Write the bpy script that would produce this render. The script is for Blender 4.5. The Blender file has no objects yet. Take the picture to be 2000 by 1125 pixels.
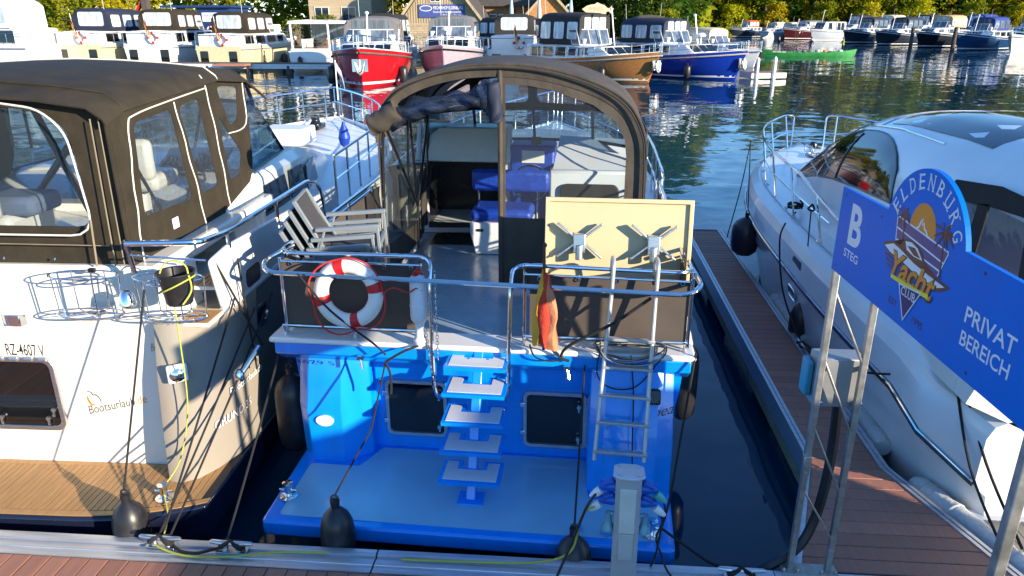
import bpy, bmesh, math, random
from math import sin, cos, pi, radians, tan, atan2, hypot, sqrt
from mathutils import Vector, Matrix
random.seed(7)
S = bpy.context.scene
C = S.collection
# ---------------------------------------------------------------- camera, sky, sun, exposure
cam_d = bpy.data.cameras.new('camera'); cam = bpy.data.objects.new('camera', cam_d); C.objects.link(cam)
cam_d.sensor_width = 36; cam_d.lens = 26; cam_d.clip_start = 0.05; cam_d.clip_end = 2000
cam.location = (0, 0, 4.0); cam.rotation_euler = (radians(70), 0, radians(4.4))
S.camera = cam
SUN_AZ, SUN_EL = 124.0, 15.0          # degrees clockwise from +Y, elevation
W = bpy.data.worlds.new('World'); S.world = W; W.use_nodes = True
nt = W.node_tree; nt.nodes.clear()
sky = nt.nodes.new('ShaderNodeTexSky'); sky.sky_type = 'NISHITA'; sky.sun_disc = False
sky.sun_elevation = radians(SUN_EL); sky.sun_rotation = radians(SUN_AZ)
sky.air_density = 1.0; sky.dust_density = 0.0; sky.ozone_density = 6.0
bg = nt.nodes.new('ShaderNodeBackground'); bg.inputs[1].default_value = 0.15
out = nt.nodes.new('ShaderNodeOutputWorld')
nt.links.new(sky.outputs[0], bg.inputs[0]); nt.links.new(bg.outputs[0], out.inputs[0])
sd = bpy.data.lights.new('sun', 'SUN'); sd.energy = 4.4; sd.angle = radians(0.55); sd.color = (1.0, 0.86, 0.66)
sun = bpy.data.objects.new('sun', sd); C.objects.link(sun)
to_sun = Vector((sin(radians(SUN_AZ))*cos(radians(SUN_EL)), cos(radians(SUN_AZ))*cos(radians(SUN_EL)), sin(radians(SUN_EL))))
sun.rotation_euler = to_sun.to_track_quat('Z', 'Y').to_euler(); sun.location = to_sun*60
S.view_settings.view_transform = 'Standard'; S.view_settings.look = 'None'
S.view_settings.exposure = 1.3; S.view_settings.gamma = 1.0; S.view_settings.use_curve_mapping = False
S.cycles.max_bounces = 8; S.cycles.transparent_max_bounces = 16; S.cycles.caustics_reflective = False; S.cycles.caustics_refractive = False

# ---------------------------------------------------------------- materials
MATS = {}
def rgb(h):
    def l(c):
        c /= 255.0
        return c/12.92 if c <= .04045 else ((c+.055)/1.055)**2.4
    return (l((h >> 16) & 255), l((h >> 8) & 255), l(h & 255))
def mat(name, col, rough=.5, metal=0.0, var=.12, scale=6.0, bump=0.0, bscale=40.0, coat=0.0, spec=.5, dirt=0.0, stretch=(1, 1, 1), dcol=(.12, .1, .07), rnd=0.0):
    if name in MATS: return MATS[name]
    m = bpy.data.materials.new(name); m.use_nodes = True; MATS[name] = m
    n = m.node_tree; b = n.nodes['Principled BSDF']
    b.inputs['Metallic'].default_value = metal
    b.inputs['Coat Weight'].default_value = coat; b.inputs['Coat Roughness'].default_value = .06
    b.inputs['Specular IOR Level'].default_value = spec
    tc = n.nodes.new('ShaderNodeTexCoord'); mp = n.nodes.new('ShaderNodeMapping'); mp.inputs['Scale'].default_value = stretch
    n.links.new(tc.outputs['Object'], mp.inputs[0])
    nz = n.nodes.new('ShaderNodeTexNoise'); nz.inputs['Scale'].default_value = scale; nz.inputs['Detail'].default_value = 6
    n.links.new(mp.outputs[0], nz.inputs['Vector'])
    rp = n.nodes.new('ShaderNodeMapRange'); rp.inputs[1].default_value = .3; rp.inputs[2].default_value = .7
    rp.inputs[3].default_value = 1-var; rp.inputs[4].default_value = 1+var*.6
    n.links.new(nz.outputs[0], rp.inputs[0])
    mx = n.nodes.new('ShaderNodeMix'); mx.data_type = 'RGBA'; mx.blend_type = 'MULTIPLY'; mx.inputs[0].default_value = 1
    mx.inputs[6].default_value = (*col, 1); n.links.new(rp.outputs[0], mx.inputs[7])
    last = mx.outputs[2]
    if rnd:
        oi = n.nodes.new('ShaderNodeObjectInfo'); ro = n.nodes.new('ShaderNodeMapRange'); ro.inputs[3].default_value = 1-rnd; ro.inputs[4].default_value = 1+rnd
        n.links.new(oi.outputs['Random'], ro.inputs[0]); mo = n.nodes.new('ShaderNodeMix'); mo.data_type = 'RGBA'; mo.blend_type = 'MULTIPLY'; mo.inputs[0].default_value = 1
        n.links.new(last, mo.inputs[6]); n.links.new(ro.outputs[0], mo.inputs[7]); last = mo.outputs[2]
        av = n.nodes.new('ShaderNodeVectorMath'); av.operation = 'ADD'; cb_ = n.nodes.new('ShaderNodeCombineXYZ'); sc_ = n.nodes.new('ShaderNodeMath'); sc_.operation = 'MULTIPLY'; sc_.inputs[1].default_value = 37.0
        n.links.new(oi.outputs['Random'], sc_.inputs[0]); n.links.new(sc_.outputs[0], cb_.inputs[0]); n.links.new(sc_.outputs[0], cb_.inputs[1]); n.links.new(tc.outputs['Object'], av.inputs[0]); n.links.new(cb_.outputs[0], av.inputs[1]); n.links.new(av.outputs[0], mp.inputs[0])
    if dirt:
        n2 = n.nodes.new('ShaderNodeTexNoise'); n2.inputs['Scale'].default_value = scale*.55; n2.inputs['Detail'].default_value = 9; n2.inputs['Roughness'].default_value = .7
        n.links.new(mp.outputs[0], n2.inputs['Vector'])
        r2 = n.nodes.new('ShaderNodeMapRange'); r2.inputs[1].default_value = .5; r2.inputs[2].default_value = .75; r2.inputs[3].default_value = 0; r2.inputs[4].default_value = dirt
        n.links.new(n2.outputs[0], r2.inputs[0])
        m2 = n.nodes.new('ShaderNodeMix'); m2.data_type = 'RGBA'; m2.inputs[7].default_value = (*dcol, 1)
        n.links.new(r2.outputs[0], m2.inputs[0]); n.links.new(last, m2.inputs[6]); last = m2.outputs[2]
    n.links.new(last, b.inputs['Base Color'])
    r3 = n.nodes.new('ShaderNodeMapRange'); r3.inputs[3].default_value = max(.02, rough*.8); r3.inputs[4].default_value = min(1, rough*1.25+.01)
    n.links.new(nz.outputs[0], r3.inputs[0]); n.links.new(r3.outputs[0], b.inputs['Roughness'])
    if bump:
        n3 = n.nodes.new('ShaderNodeTexNoise'); n3.inputs['Scale'].default_value = bscale; n3.inputs['Detail'].default_value = 4
        n.links.new(mp.outputs[0], n3.inputs['Vector'])
        bp = n.nodes.new('ShaderNodeBump'); bp.inputs['Strength'].default_value = bump; bp.inputs['Distance'].default_value = .02
        n.links.new(n3.outputs[0], bp.inputs['Height']); n.links.new(bp.outputs[0], b.inputs['Normal'])
    return m
def vinyl(name, tint, rough=.04, fres=1.45, wob=.25, op=0.0, col=(.5, .55, .6), bs=3.0):
    """clear plastic / glass sheet: see-through with sky reflections; op adds milky haze"""
    m = bpy.data.materials.new(name); m.use_nodes = True; MATS[name] = m
    n = m.node_tree; n.nodes.clear()
    o = n.nodes.new('ShaderNodeOutputMaterial'); t = n.nodes.new('ShaderNodeBsdfTransparent'); t.inputs[0].default_value = (*tint, 1)
    g = n.nodes.new('ShaderNodeBsdfGlossy'); g.inputs['Roughness'].default_value = rough
    f = n.nodes.new('ShaderNodeFresnel'); f.inputs[0].default_value = fres
    tc = n.nodes.new('ShaderNodeTexCoord'); nz = n.nodes.new('ShaderNodeTexNoise'); nz.inputs['Scale'].default_value = bs; nz.inputs['Detail'].default_value = 3
    n.links.new(tc.outputs['Object'], nz.inputs['Vector'])
    bp = n.nodes.new('ShaderNodeBump'); bp.inputs['Strength'].default_value = wob; bp.inputs['Distance'].default_value = .05
    n.links.new(nz.outputs[0], bp.inputs['Height']); n.links.new(bp.outputs[0], g.inputs['Normal']); n.links.new(bp.outputs[0], f.inputs['Normal'])
    fm = n.nodes.new('ShaderNodeMath'); fm.operation = 'MULTIPLY'; fm.inputs[1].default_value = .45; n.links.new(f.outputs[0], fm.inputs[0])
    mx = n.nodes.new('ShaderNodeMixShader'); n.links.new(fm.outputs[0], mx.inputs[0]); n.links.new(t.outputs[0], mx.inputs[1]); n.links.new(g.outputs[0], mx.inputs[2])
    last = mx.outputs[0]
    if op:
        d = n.nodes.new('ShaderNodeBsdfDiffuse'); d.inputs[0].default_value = (*col, 1)
        m2 = n.nodes.new('ShaderNodeMixShader'); m2.inputs[0].default_value = op
        n.links.new(last, m2.inputs[1]); n.links.new(d.outputs[0], m2.inputs[2]); last = m2.outputs[0]
    n.links.new(last, o.inputs[0])
    return m
def leafmat(name, c1, c2, scale=.5):
    m = bpy.data.materials.new(name); m.use_nodes = True; MATS[name] = m
    n = m.node_tree; n.nodes.clear()
    o = n.nodes.new('ShaderNodeOutputMaterial'); d = n.nodes.new('ShaderNodeBsdfDiffuse'); t = n.nodes.new('ShaderNodeBsdfTranslucent')
    tc = n.nodes.new('ShaderNodeTexCoord'); oi = n.nodes.new('ShaderNodeObjectInfo')
    nz = n.nodes.new('ShaderNodeTexNoise'); nz.inputs['Scale'].default_value = scale; nz.inputs['Detail'].default_value = 5; nz.noise_dimensions = '4D'
    n.links.new(tc.outputs['Object'], nz.inputs['Vector']); n.links.new(oi.outputs['Random'], nz.inputs['W'])
    mr = n.nodes.new('ShaderNodeMapRange'); mr.inputs[1].default_value = .3; mr.inputs[2].default_value = .7
    n.links.new(nz.outputs[0], mr.inputs[0])
    mx = n.nodes.new('ShaderNodeMix'); mx.data_type = 'RGBA'; mx.inputs[6].default_value = (*c1, 1); mx.inputs[7].default_value = (*c2, 1)
    n.links.new(mr.outputs[0], mx.inputs[0])
    hs = n.nodes.new('ShaderNodeHueSaturation')
    h2 = n.nodes.new('ShaderNodeMapRange'); h2.inputs[3].default_value = .495; h2.inputs[4].default_value = .545
    n.links.new(oi.outputs['Random'], h2.inputs[0]); n.links.new(h2.outputs[0], hs.inputs['Hue']); n.links.new(mx.outputs[2], hs.inputs['Color'])
    n.links.new(hs.outputs[0], d.inputs[0]); n.links.new(hs.outputs[0], t.inputs[0])
    ms = n.nodes.new('ShaderNodeMixShader'); ms.inputs[0].default_value = .35
    n.links.new(d.outputs[0], ms.inputs[1]); n.links.new(t.outputs[0], ms.inputs[2]); n.links.new(ms.outputs[0], o.inputs[0])
    return m

M_white = mat('white_gelcoat', (.80, .79, .76), .22, var=.05, scale=2, coat=.4, dirt=.10)
M_cream = mat('cream_gelcoat', (.82, .78, .67), .25, var=.05, scale=2, coat=.4, dirt=.16, dcol=(.45, .40, .30), stretch=(1.6, 1.6, .6))
M_offw = mat('off_white_paint', (.74, .75, .74), .35, var=.06, scale=3, dirt=.1)
M_blue = mat('blue_hull_paint', (.001, .26, .84), .24, var=.10, scale=2.5, coat=.5, dirt=.28, dcol=(.02, .17, .48), stretch=(2.5, 2.5, .7))
M_platp = mat('pale_blue_grey_platform', (.25, .50, .63), .30, var=.10, scale=2.2, bump=.06, bscale=180, dirt=.28, dcol=(.20, .33, .40), coat=.3)
M_grey = mat('pale_grey_deck', (.33, .43, .48), .26, var=.07, scale=3, bump=.05, bscale=180, dirt=.10, coat=.25)
M_tread = mat('tread_grey', (.62, .63, .62), .6, var=.05, scale=8, bump=.2, bscale=300)
M_taupe = mat('taupe_hull_paint', (.30, .265, .215), .2, var=.06, scale=2, coat=.7)
M_navy = mat('navy_paint', (.010, .014, .035), .15, var=.1, coat=.7)
M_black = mat('black_paint', (.012, .012, .013), .25, var=.2)
M_rub = mat('black_rubber', (.016, .016, .018), .38, var=.25, scale=9, dirt=.25, dcol=(.09, .08, .07))
M_canvas = mat('brown_canvas', (.036, .029, .019), .8, var=.25, scale=5, bump=.55, bscale=7, spec=.2, dirt=.25, dcol=(.075, .06, .042))
M_canvas2 = mat('grey_brown_canvas', (.075, .062, .048), .7, var=.25, scale=5, bump=.55, bscale=8, spec=.25, dirt=.25, dcol=(.11, .09, .07))
M_panel = mat('dark_rail_canvas', (.095, .076, .062), .75, var=.15, scale=4, bump=.2, bscale=220, spec=.25)
M_pipe = mat('white_piping', (.7, .68, .6), .5, var=.1)
M_chrome = mat('stainless_steel', (.78, .78, .78), .10, 1.0, var=.08, scale=10)
M_alu = mat('aluminium', (.62, .63, .64), .34, 1.0, var=.15, scale=12, stretch=(1, 8, 8), bump=.04)
M_alup = mat('aluminium_profile', (.60, .61, .63), .42, .75, var=.16, scale=5, stretch=(.5, 9, 9), dirt=.3, dcol=(.22, .2, .18))
M_galv = mat('galvanised_steel', (.47, .45, .40), .4, .8, var=.22, scale=20, dirt=.5, dcol=(.30, .20, .09))
M_wpc = mat('brown_composite_board', (.36, .155, .10), .6, var=.16, scale=3, stretch=(10, 1, 4), bump=.15, bscale=30, dirt=.4, dcol=(.20, .15, .12), rnd=.13)
M_teak = mat('teak', (.40, .22, .085), .5, var=.22, scale=6, stretch=(6, .7, 4), bump=.08, rnd=.10)
M_caulk = mat('black_caulking', (.02, .02, .02), .7)
M_glassd = mat('dark_glass', (.006, .007, .008), .04, var=.2, spec=.7)
M_glassb = mat('blue_tinted_glass', (.02, .035, .05), .05, var=.3, spec=.8)
M_red = mat('red_paint', (.50, .008, .012), .2, var=.1, coat=.6)
M_copper = mat('copper_paint', (.46, .20, .06), .25, .25, var=.1, coat=.6)
M_royal = mat('royal_blue_paint', (.008, .035, .32), .18, var=.1, coat=.7)
M_rope = mat('black_rope', (.012, .012, .014), .8, bump=.5, bscale=180)
M_ropey = mat('yellow_rope', (.46, .48, .07), .7, bump=.4, bscale=150)
M_roper = mat('red_rope', (.6, .03, .02), .7, bump=.4, bscale=150)
M_ropeg = mat('grey_rope', (.30, .28, .24), .8, bump=.4, bscale=150)
M_cush = mat('blue_upholstery', (.008, .05, .36), .45, var=.25, scale=14, bump=.5, bscale=12)
M_beige = mat('beige_laminate', (.64, .50, .29), .35, var=.05, scale=3)
M_beiged = mat('beige_edge', (.52, .36, .13), .5)
M_buoyred = mat('red_band', (.55, .012, .015), .5)
M_buoy = mat('lifebuoy_white', (.78, .75, .68), .5, var=.06, dirt=.12)
M_fendw = mat('weathered_white_bumper', (.52, .52, .49), .65, var=.18, scale=5, bump=.35, bscale=30, dirt=.75, dcol=(.16, .15, .12))
M_sunbr = mat('wood_boards', (.45, .355, .225), .75, var=.3, scale=1.2, stretch=(6, 6, .6), dirt=.4, rnd=.12)
M_brick = mat('red_brick', (.36, .17, .08), .85, var=.25, scale=3)
M_roof = mat('dark_roof', (.07, .062, .055), .8, var=.25, scale=3)
M_trunk = mat('bark', (.12, .095, .07), .9, var=.3, scale=4, bump=.4)
M_birch = mat('pale_bark', (.5, .47, .4), .8, var=.4, scale=4)
M_grass = mat('grass', (.16, .22, .03), .9, var=.4, scale=1.5, bump=.5)
M_bank = mat('bank_earth', (.11, .105, .055), .95, var=.4, scale=.4, bump=.4)
M_asph = mat('asphalt', (.055, .056, .06), .85, var=.25, scale=3, bump=.2)
M_skin = mat('skin', (.52, .30, .20), .55)
M_hair = mat('hair', (.03, .02, .015), .7)
M_flagr = mat('flag_red', (.55, .06, .035), .9, var=.2, spec=.1, bump=.4, bscale=25)
M_flagk = mat('flag_black', (.02, .02, .02), .8)
M_flagy = mat('flag_gold', (.72, .40, .05), .9, var=.2, spec=.1, bump=.4, bscale=25)
M_plast = mat('white_plastic', (.72, .73, .74), .35, var=.04)
M_sockb = mat('blue_socket_plastic', (.003, .10, .50), .35)
M_signb = mat('sign_blue', (.0, .15, .62), .42, var=.05, spec=.15, dirt=.12, dcol=(.01, .12, .42))
M_printw = mat('print_white', (.78, .78, .8), .4, var=.02)
M_printk = mat('print_black', (.015, .015, .02), .4)
M_printo = mat('print_orange', (.80, .25, .02), .4)
M_printbr = mat('print_brown', (.13, .035, .025), .4)
M_printpu = mat('print_purple', (.10, .06, .22), .4)
M_printnv = mat('print_navy', (.008, .012, .14), .4)
M_printy = mat('print_yellow', (.85, .70, .03), .4)
M_green = mat('green_boat_paint', (.03, .26, .06), .45, var=.3, scale=3, dirt=.3)
M_clear = vinyl('clear_vinyl', (.93, .95, .96), .05, 1.25, .2, .015)
M_clear2 = vinyl('hazy_vinyl', (.90, .93, .95), .05, 1.30, .12, .02, (.6, .66, .72), 4.0)
M_wind = vinyl('windscreen_glass', (.62, .74, .80), .02, 1.4, .02)
M_lampw = mat('lamp_lens', (.78, .80, .8), .3)
# ---------------------------------------------------------------- mesh helpers
class MB:
    def __init__(s): s.v = []; s.f = []; s.mi = []; s.cur = 0
    def add(s, vs, fs):
        o = len(s.v); s.v += [tuple(x) for x in vs]; s.f += [tuple(i+o for i in f) for f in fs]; s.mi += [s.cur]*len(fs); return s
    def box(s, c, d, rz=0.0, M=None):
        x, y, z = d[0]/2, d[1]/2, d[2]/2
        vs = [Vector((a*x, b*y, e*z)) for a in (-1, 1) for b in (-1, 1) for e in (-1, 1)]
        if M is None: M = Matrix.Rotation(rz, 3, 'Z') if rz else None
        if M is not None: vs = [M @ w for w in vs]
        vs = [w+Vector(c) for w in vs]
        return s.add(vs, [(0, 1, 3, 2), (4, 6, 7, 5), (0, 4, 5, 1), (2, 3, 7, 6), (0, 2, 6, 4), (1, 5, 7, 3)])
    def b2(s, x0, x1, y0, y1, z0, z1): return s.box(((x0+x1)/2, (y0+y1)/2, (z0+z1)/2), (x1-x0, y1-y0, z1-z0))
    def beam(s, a, b, w, h, up=(0, 0, 1)):
        a = Vector(a); b = Vector(b); d = b-a; L = d.length; d.normalize(); u = Vector(up)
        if abs(d.dot(u)) > .98: u = Vector((0, 1, 0))
        x = d.cross(u).normalized(); z = x.cross(d)
        return s.box((a+b)/2, (w, L, h), M=Matrix((x, d, z)).transposed())
    def tube(s, pts, r, n=8, closed=False, caps=True):
        P = [Vector(p) for p in pts]; N = len(P)
        if N < 2: return s
        rr = r if isinstance(r, (list, tuple)) else [r]*N
        T = []
        for i in range(N):
            if closed: t = P[(i+1) % N]-P[i-1]
            else: t = P[min(i+1, N-1)]-P[max(i-1, 0)]
            T.append(t.normalized() if t.length > 1e-9 else Vector((0, 0, 1)))
        up = Vector((0, 0, 1)) if abs(T[0].z) < .9 else Vector((1, 0, 0))
        x = T[0].cross(up).normalized(); vs = []; fs = []
        for i in range(N):
            if i: x = (x-T[i]*x.dot(T[i])); x = x.normalized() if x.length > 1e-6 else T[i].orthogonal().normalized()
            y = T[i].cross(x)
            for k in range(n):
                a = 2*pi*k/n; vs.append(P[i]+(x*cos(a)+y*sin(a))*rr[i])
        M = N if closed else N-1
        for i in range(M):
            j = (i+1) % N
            for k in range(n): fs.append((i*n+k, i*n+(k+1) % n, j*n+(k+1) % n, j*n+k))
        if caps and not closed: fs.append(tuple(range(n-1, -1, -1))); fs.append(tuple((N-1)*n+k for k in range(n)))
        return s.add(vs, fs)
    def lathe(s, prof, n=16, o=(0, 0, 0), M=None):
        vs = []; fs = []; o = Vector(o)
        for r, z in prof:
            for k in range(n):
                a = 2*pi*k/n; w = Vector((r*cos(a), r*sin(a), z)); vs.append((M @ w if M is not None else w)+o)
        for i in range(len(prof)-1):
            for k in range(n): fs.append((i*n+k, i*n+(k+1) % n, (i+1)*n+(k+1) % n, (i+1)*n+k))
        fs.append(tuple(range(n-1, -1, -1))); fs.append(tuple((len(prof)-1)*n+k for k in range(n)))
        return s.add(vs, fs)
    def prism(s, pts, o, ex, ey, th, back=0.0):
        """polygon (2d) in the plane o+ex*a+ey*b, extruded by th along ex x ey"""
        o = Vector(o); ex = Vector(ex); ey = Vector(ey); n = ex.cross(ey).normalized(); N = len(pts)
        A = [o+ex*a+ey*b-n*back for a, b in pts]; B = [w+n*(th+back) for w in A]
        return s.add(A+B, [tuple(range(N-1, -1, -1)), tuple(range(N, 2*N))]+[(i, (i+1) % N, N+(i+1) % N, N+i) for i in range(N)])
    def frame(s, outer, inner, o, ex, ey, th):
        """ring between two outlines with the same number of points"""
        o = Vector(o); ex = Vector(ex); ey = Vector(ey); n = ex.cross(ey).normalized(); N = len(outer)
        A = [o+ex*a+ey*b for a, b in outer]; B = [o+ex*a+ey*b for a, b in inner]
        vs = A+B+[w+n*th for w in A]+[w+n*th for w in B]; fs = []
        for i in range(N):
            j = (i+1) % N
            fs += [(2*N+i, 2*N+j, 3*N+j, 3*N+i), (i, N+i, N+j, j), (i, j, 2*N+j, 2*N+i), (N+i, 3*N+i, 3*N+j, N+j)]
        return s.add(vs, fs)
    def loft(s, rings, closed=False, cap0=False, cap1=False):
        n = len(rings[0]); vs = [p for r in rings for p in r]; fs = []
        for i in range(len(rings)-1):
            for k in range(n if closed else n-1):
                kk = (k+1) % n; fs.append((i*n+k, i*n+kk, (i+1)*n+kk, (i+1)*n+k))
        if cap0: fs.append(tuple(range(n-1, -1, -1)))
        if cap1: fs.append(tuple((len(rings)-1)*n+k for k in range(n)))
        return s.add(vs, fs)
    def sheet(s, P, th):
        """grid of points P[i][j] given thickness th"""
        n, m = len(P), len(P[0]); V = [[Vector(p) for p in r] for r in P]; vs = []; Nn = []
        for i in range(n):
            for j in range(m):
                a = V[min(i+1, n-1)][j]-V[max(i-1, 0)][j]; b = V[i][min(j+1, m-1)]-V[i][max(j-1, 0)]
                q = a.cross(b); Nn.append(q.normalized() if q.length > 1e-9 else Vector((0, 0, 1)))
        fl = [p for r in V for p in r]
        vs = fl+[p+q*th for p, q in zip(fl, Nn)]; o = n*m; fs = []
        for i in range(n-1):
            for j in range(m-1):
                a, b, c, d = i*m+j, i*m+j+1, (i+1)*m+j+1, (i+1)*m+j
                fs += [(a, b, c, d), (o+d, o+c, o+b, o+a)]
        bd = [(i*m) for i in range(n)]+[(n-1)*m+j for j in range(1, m)]+[i*m+m-1 for i in range(n-2, -1, -1)]+[j for j in range(m-2, 0, -1)]
        for i in range(len(bd)):
            a, b = bd[i], bd[(i+1) % len(bd)]; fs.append((a, b, o+b, o+a))
        return s.add(vs, fs)
def mesh_of(mb, name):
    me = bpy.data.meshes.new(name); me.from_pydata(mb.v, [], mb.f)
    bm = bmesh.new(); bm.from_mesh(me); bmesh.ops.recalc_face_normals(bm, faces=bm.faces); bm.to_mesh(me); bm.free()
    return me
def obj(name, mb, m, parent=None, smooth=True, bev=0.0, ang=35):
    me = mesh_of(mb, name); ms = m if isinstance(m, (list, tuple)) else [m]
    for q in ms: me.materials.append(q)
    if len(ms) > 1: me.polygons.foreach_set('material_index', mb.mi)
    if smooth:
        me.polygons.foreach_set('use_smooth', [True]*len(me.polygons)); me.set_sharp_from_angle(angle=radians(ang))
    o = bpy.data.objects.new(name, me); C.objects.link(o)
    if parent is not None: o.parent = parent
    if bev:
        md = o.modifiers.new('bevel', 'BEVEL'); md.width = bev; md.segments = 2; md.limit_method = 'ANGLE'; md.angle_limit = radians(40)
    return o
def tag(o, label=None, cat=None, group=None, kind=None):
    if label: o['label'] = label
    if cat: o['category'] = cat
    if group: o['group'] = group
    if kind: o['kind'] = kind
    return o
def thing(name, label, cat, loc=(0, 0, 0), rz=0.0, group=None):
    o = bpy.data.objects.new(name, None); C.objects.link(o); o.location = loc; o.rotation_euler = (0, 0, rz); o.empty_display_size = .3
    return tag(o, label, cat, group)
def clone(o, parent=None):
    c = o.copy(); C.objects.link(c)
    if parent is not None: c.parent = parent
    for ch in list(o.children): clone(ch, c)
    return c
def rrect(w, h, r, n=5, cx=0, cy=0):
    P = []
    for (sx, sy, a0) in ((1, 1, 0), (-1, 1, 90), (-1, -1, 180), (1, -1, 270)):
        for k in range(n+1):
            a = radians(a0+90*k/n); P.append((cx+sx*(w/2-r)+r*cos(a), cy+sy*(h/2-r)+r*sin(a)))
    return P
def round_poly(P, r, n=4):
    """rounds the corners of a convex/concave 2d polygon"""
    out = []; N = len(P)
    for i in range(N):
        a = Vector(P[i-1]); b = Vector(P[i]); c = Vector(P[(i+1) % N])
        rr = min(r, (a-b).length*.45, (c-b).length*.45)
        p = b+(a-b).normalized()*rr; q = b+(c-b).normalized()*rr
        for k in range(n+1):
            t = k/n; out.append(tuple(p*(1-t)**2+b*2*t*(1-t)+q*t*t))
    return out
def scale2(P, k, d=None):
    cx = sum(p[0] for p in P)/len(P); cy = sum(p[1] for p in P)/len(P)
    return [(cx+(a-cx)*k, cy+(b-cy)*k) for a, b in P]
def inset(P, d):
    """moves every point of an outline inwards by about d"""
    N = len(P); out = []; ar = sum(P[i][0]*P[(i+1) % N][1]-P[(i+1) % N][0]*P[i][1] for i in range(N)); sg = 1 if ar > 0 else -1
    for i in range(N):
        a = Vector(P[i-1]); c = Vector(P[(i+1) % N]); t = c-a
        t = t.normalized() if t.length > 1e-9 else Vector((1, 0)); out.append((P[i][0]-sg*t.y*d, P[i][1]+sg*t.x*d))
    return out
def smooth_path(pts, n=6):
    """Catmull-Rom through points"""
    P = [Vector(p) for p in pts]; out = []
    for i in range(len(P)-1):
        a = P[max(i-1, 0)]; b = P[i]; c = P[i+1]; d = P[min(i+2, len(P)-1)]
        for k in range(n):
            t = k/n; out.append(.5*((2*b)+(c-a)*t+(2*a-5*b+4*c-d)*t*t+(3*b-a-3*c+d)*t**3))
    out.append(P[-1]); return out
def bend_path(pts, r, n=5):
    """polyline with rounded bends of radius r (pipe work)"""
    P = [Vector(p) for p in pts]; out = [P[0]]
    for i in range(1, len(P)-1):
        a, b, c = P[i-1], P[i], P[i+1]; rr = min(r, (a-b).length*.48, (c-b).length*.48)
        p = b+(a-b).normalized()*rr; q = b+(c-b).normalized()*rr
        for k in range(n+1):
            t = k/n; out.append(p*(1-t)**2+b*2*t*(1-t)+q*t*t)
    out.append(P[-1]); return out
def sag(a, b, d, n=10):
    a = Vector(a); b = Vector(b); return [a.lerp(b, k/n)-Vector((0, 0, d*4*(k/n)*(1-k/n))) for k in range(n+1)]
def text_faces(txt, size=1.0, shear=0.0, bold=0.0, space=1.0):
    cu = bpy.data.curves.new('t', 'FONT'); cu.body = txt; cu.size = size; cu.shear = shear; cu.offset = bold; cu.space_character = space
    cu.resolution_u = 4
    o = bpy.data.objects.new('t', cu); C.objects.link(o)
    dg = bpy.context.evaluated_depsgraph_get(); me = bpy.data.meshes.new_from_object(o.evaluated_get(dg))
    vs = [(v.co.x, v.co.y) for v in me.vertices]; fs = [tuple(p.vertices) for p in me.polygons]
    bpy.data.objects.remove(o); bpy.data.curves.remove(cu); bpy.data.meshes.remove(me)
    return vs, fs
def lettering(name, txt, m, parent, o, ex, ey, height, width=None, shear=0.0, bold=0.0, lift=.003, fn=None):
    """flat print: text laid on the plane o+ex*a+ey*b, scaled to the given cap height and width"""
    vs, fs = text_faces(txt, 1.0, shear, bold)
    if not vs: return None
    x0 = min(v[0] for v in vs); x1 = max(v[0] for v in vs); y0 = min(0, min(v[1] for v in vs)) if False else 0; y1 = max(v[1] for v in vs)
    sy = height/(y1-y0); sx = (width/(x1-x0)) if width else sy
    ex = Vector(ex); ey = Vector(ey); nn = ex.cross(ey).normalized(); o = Vector(o); mb = MB()
    P = []
    for a, b in vs:
        p, q = (a-x0)*sx, (b-y0)*sy
        if fn: P.append(Vector(fn(p, q)))
        else: P.append(o+ex*p+ey*q+nn*lift)
    mb.add(P, fs)
    me = bpy.data.meshes.new(name); me.from_pydata(mb.v, [], mb.f); me.materials.append(m)
    ob = bpy.data.objects.new(name, me); C.objects.link(ob); ob.parent = parent
    return ob
X, Y, Z = Vector((1, 0, 0)), Vector((0, 1, 0)), Vector((0, 0, 1))
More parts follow.
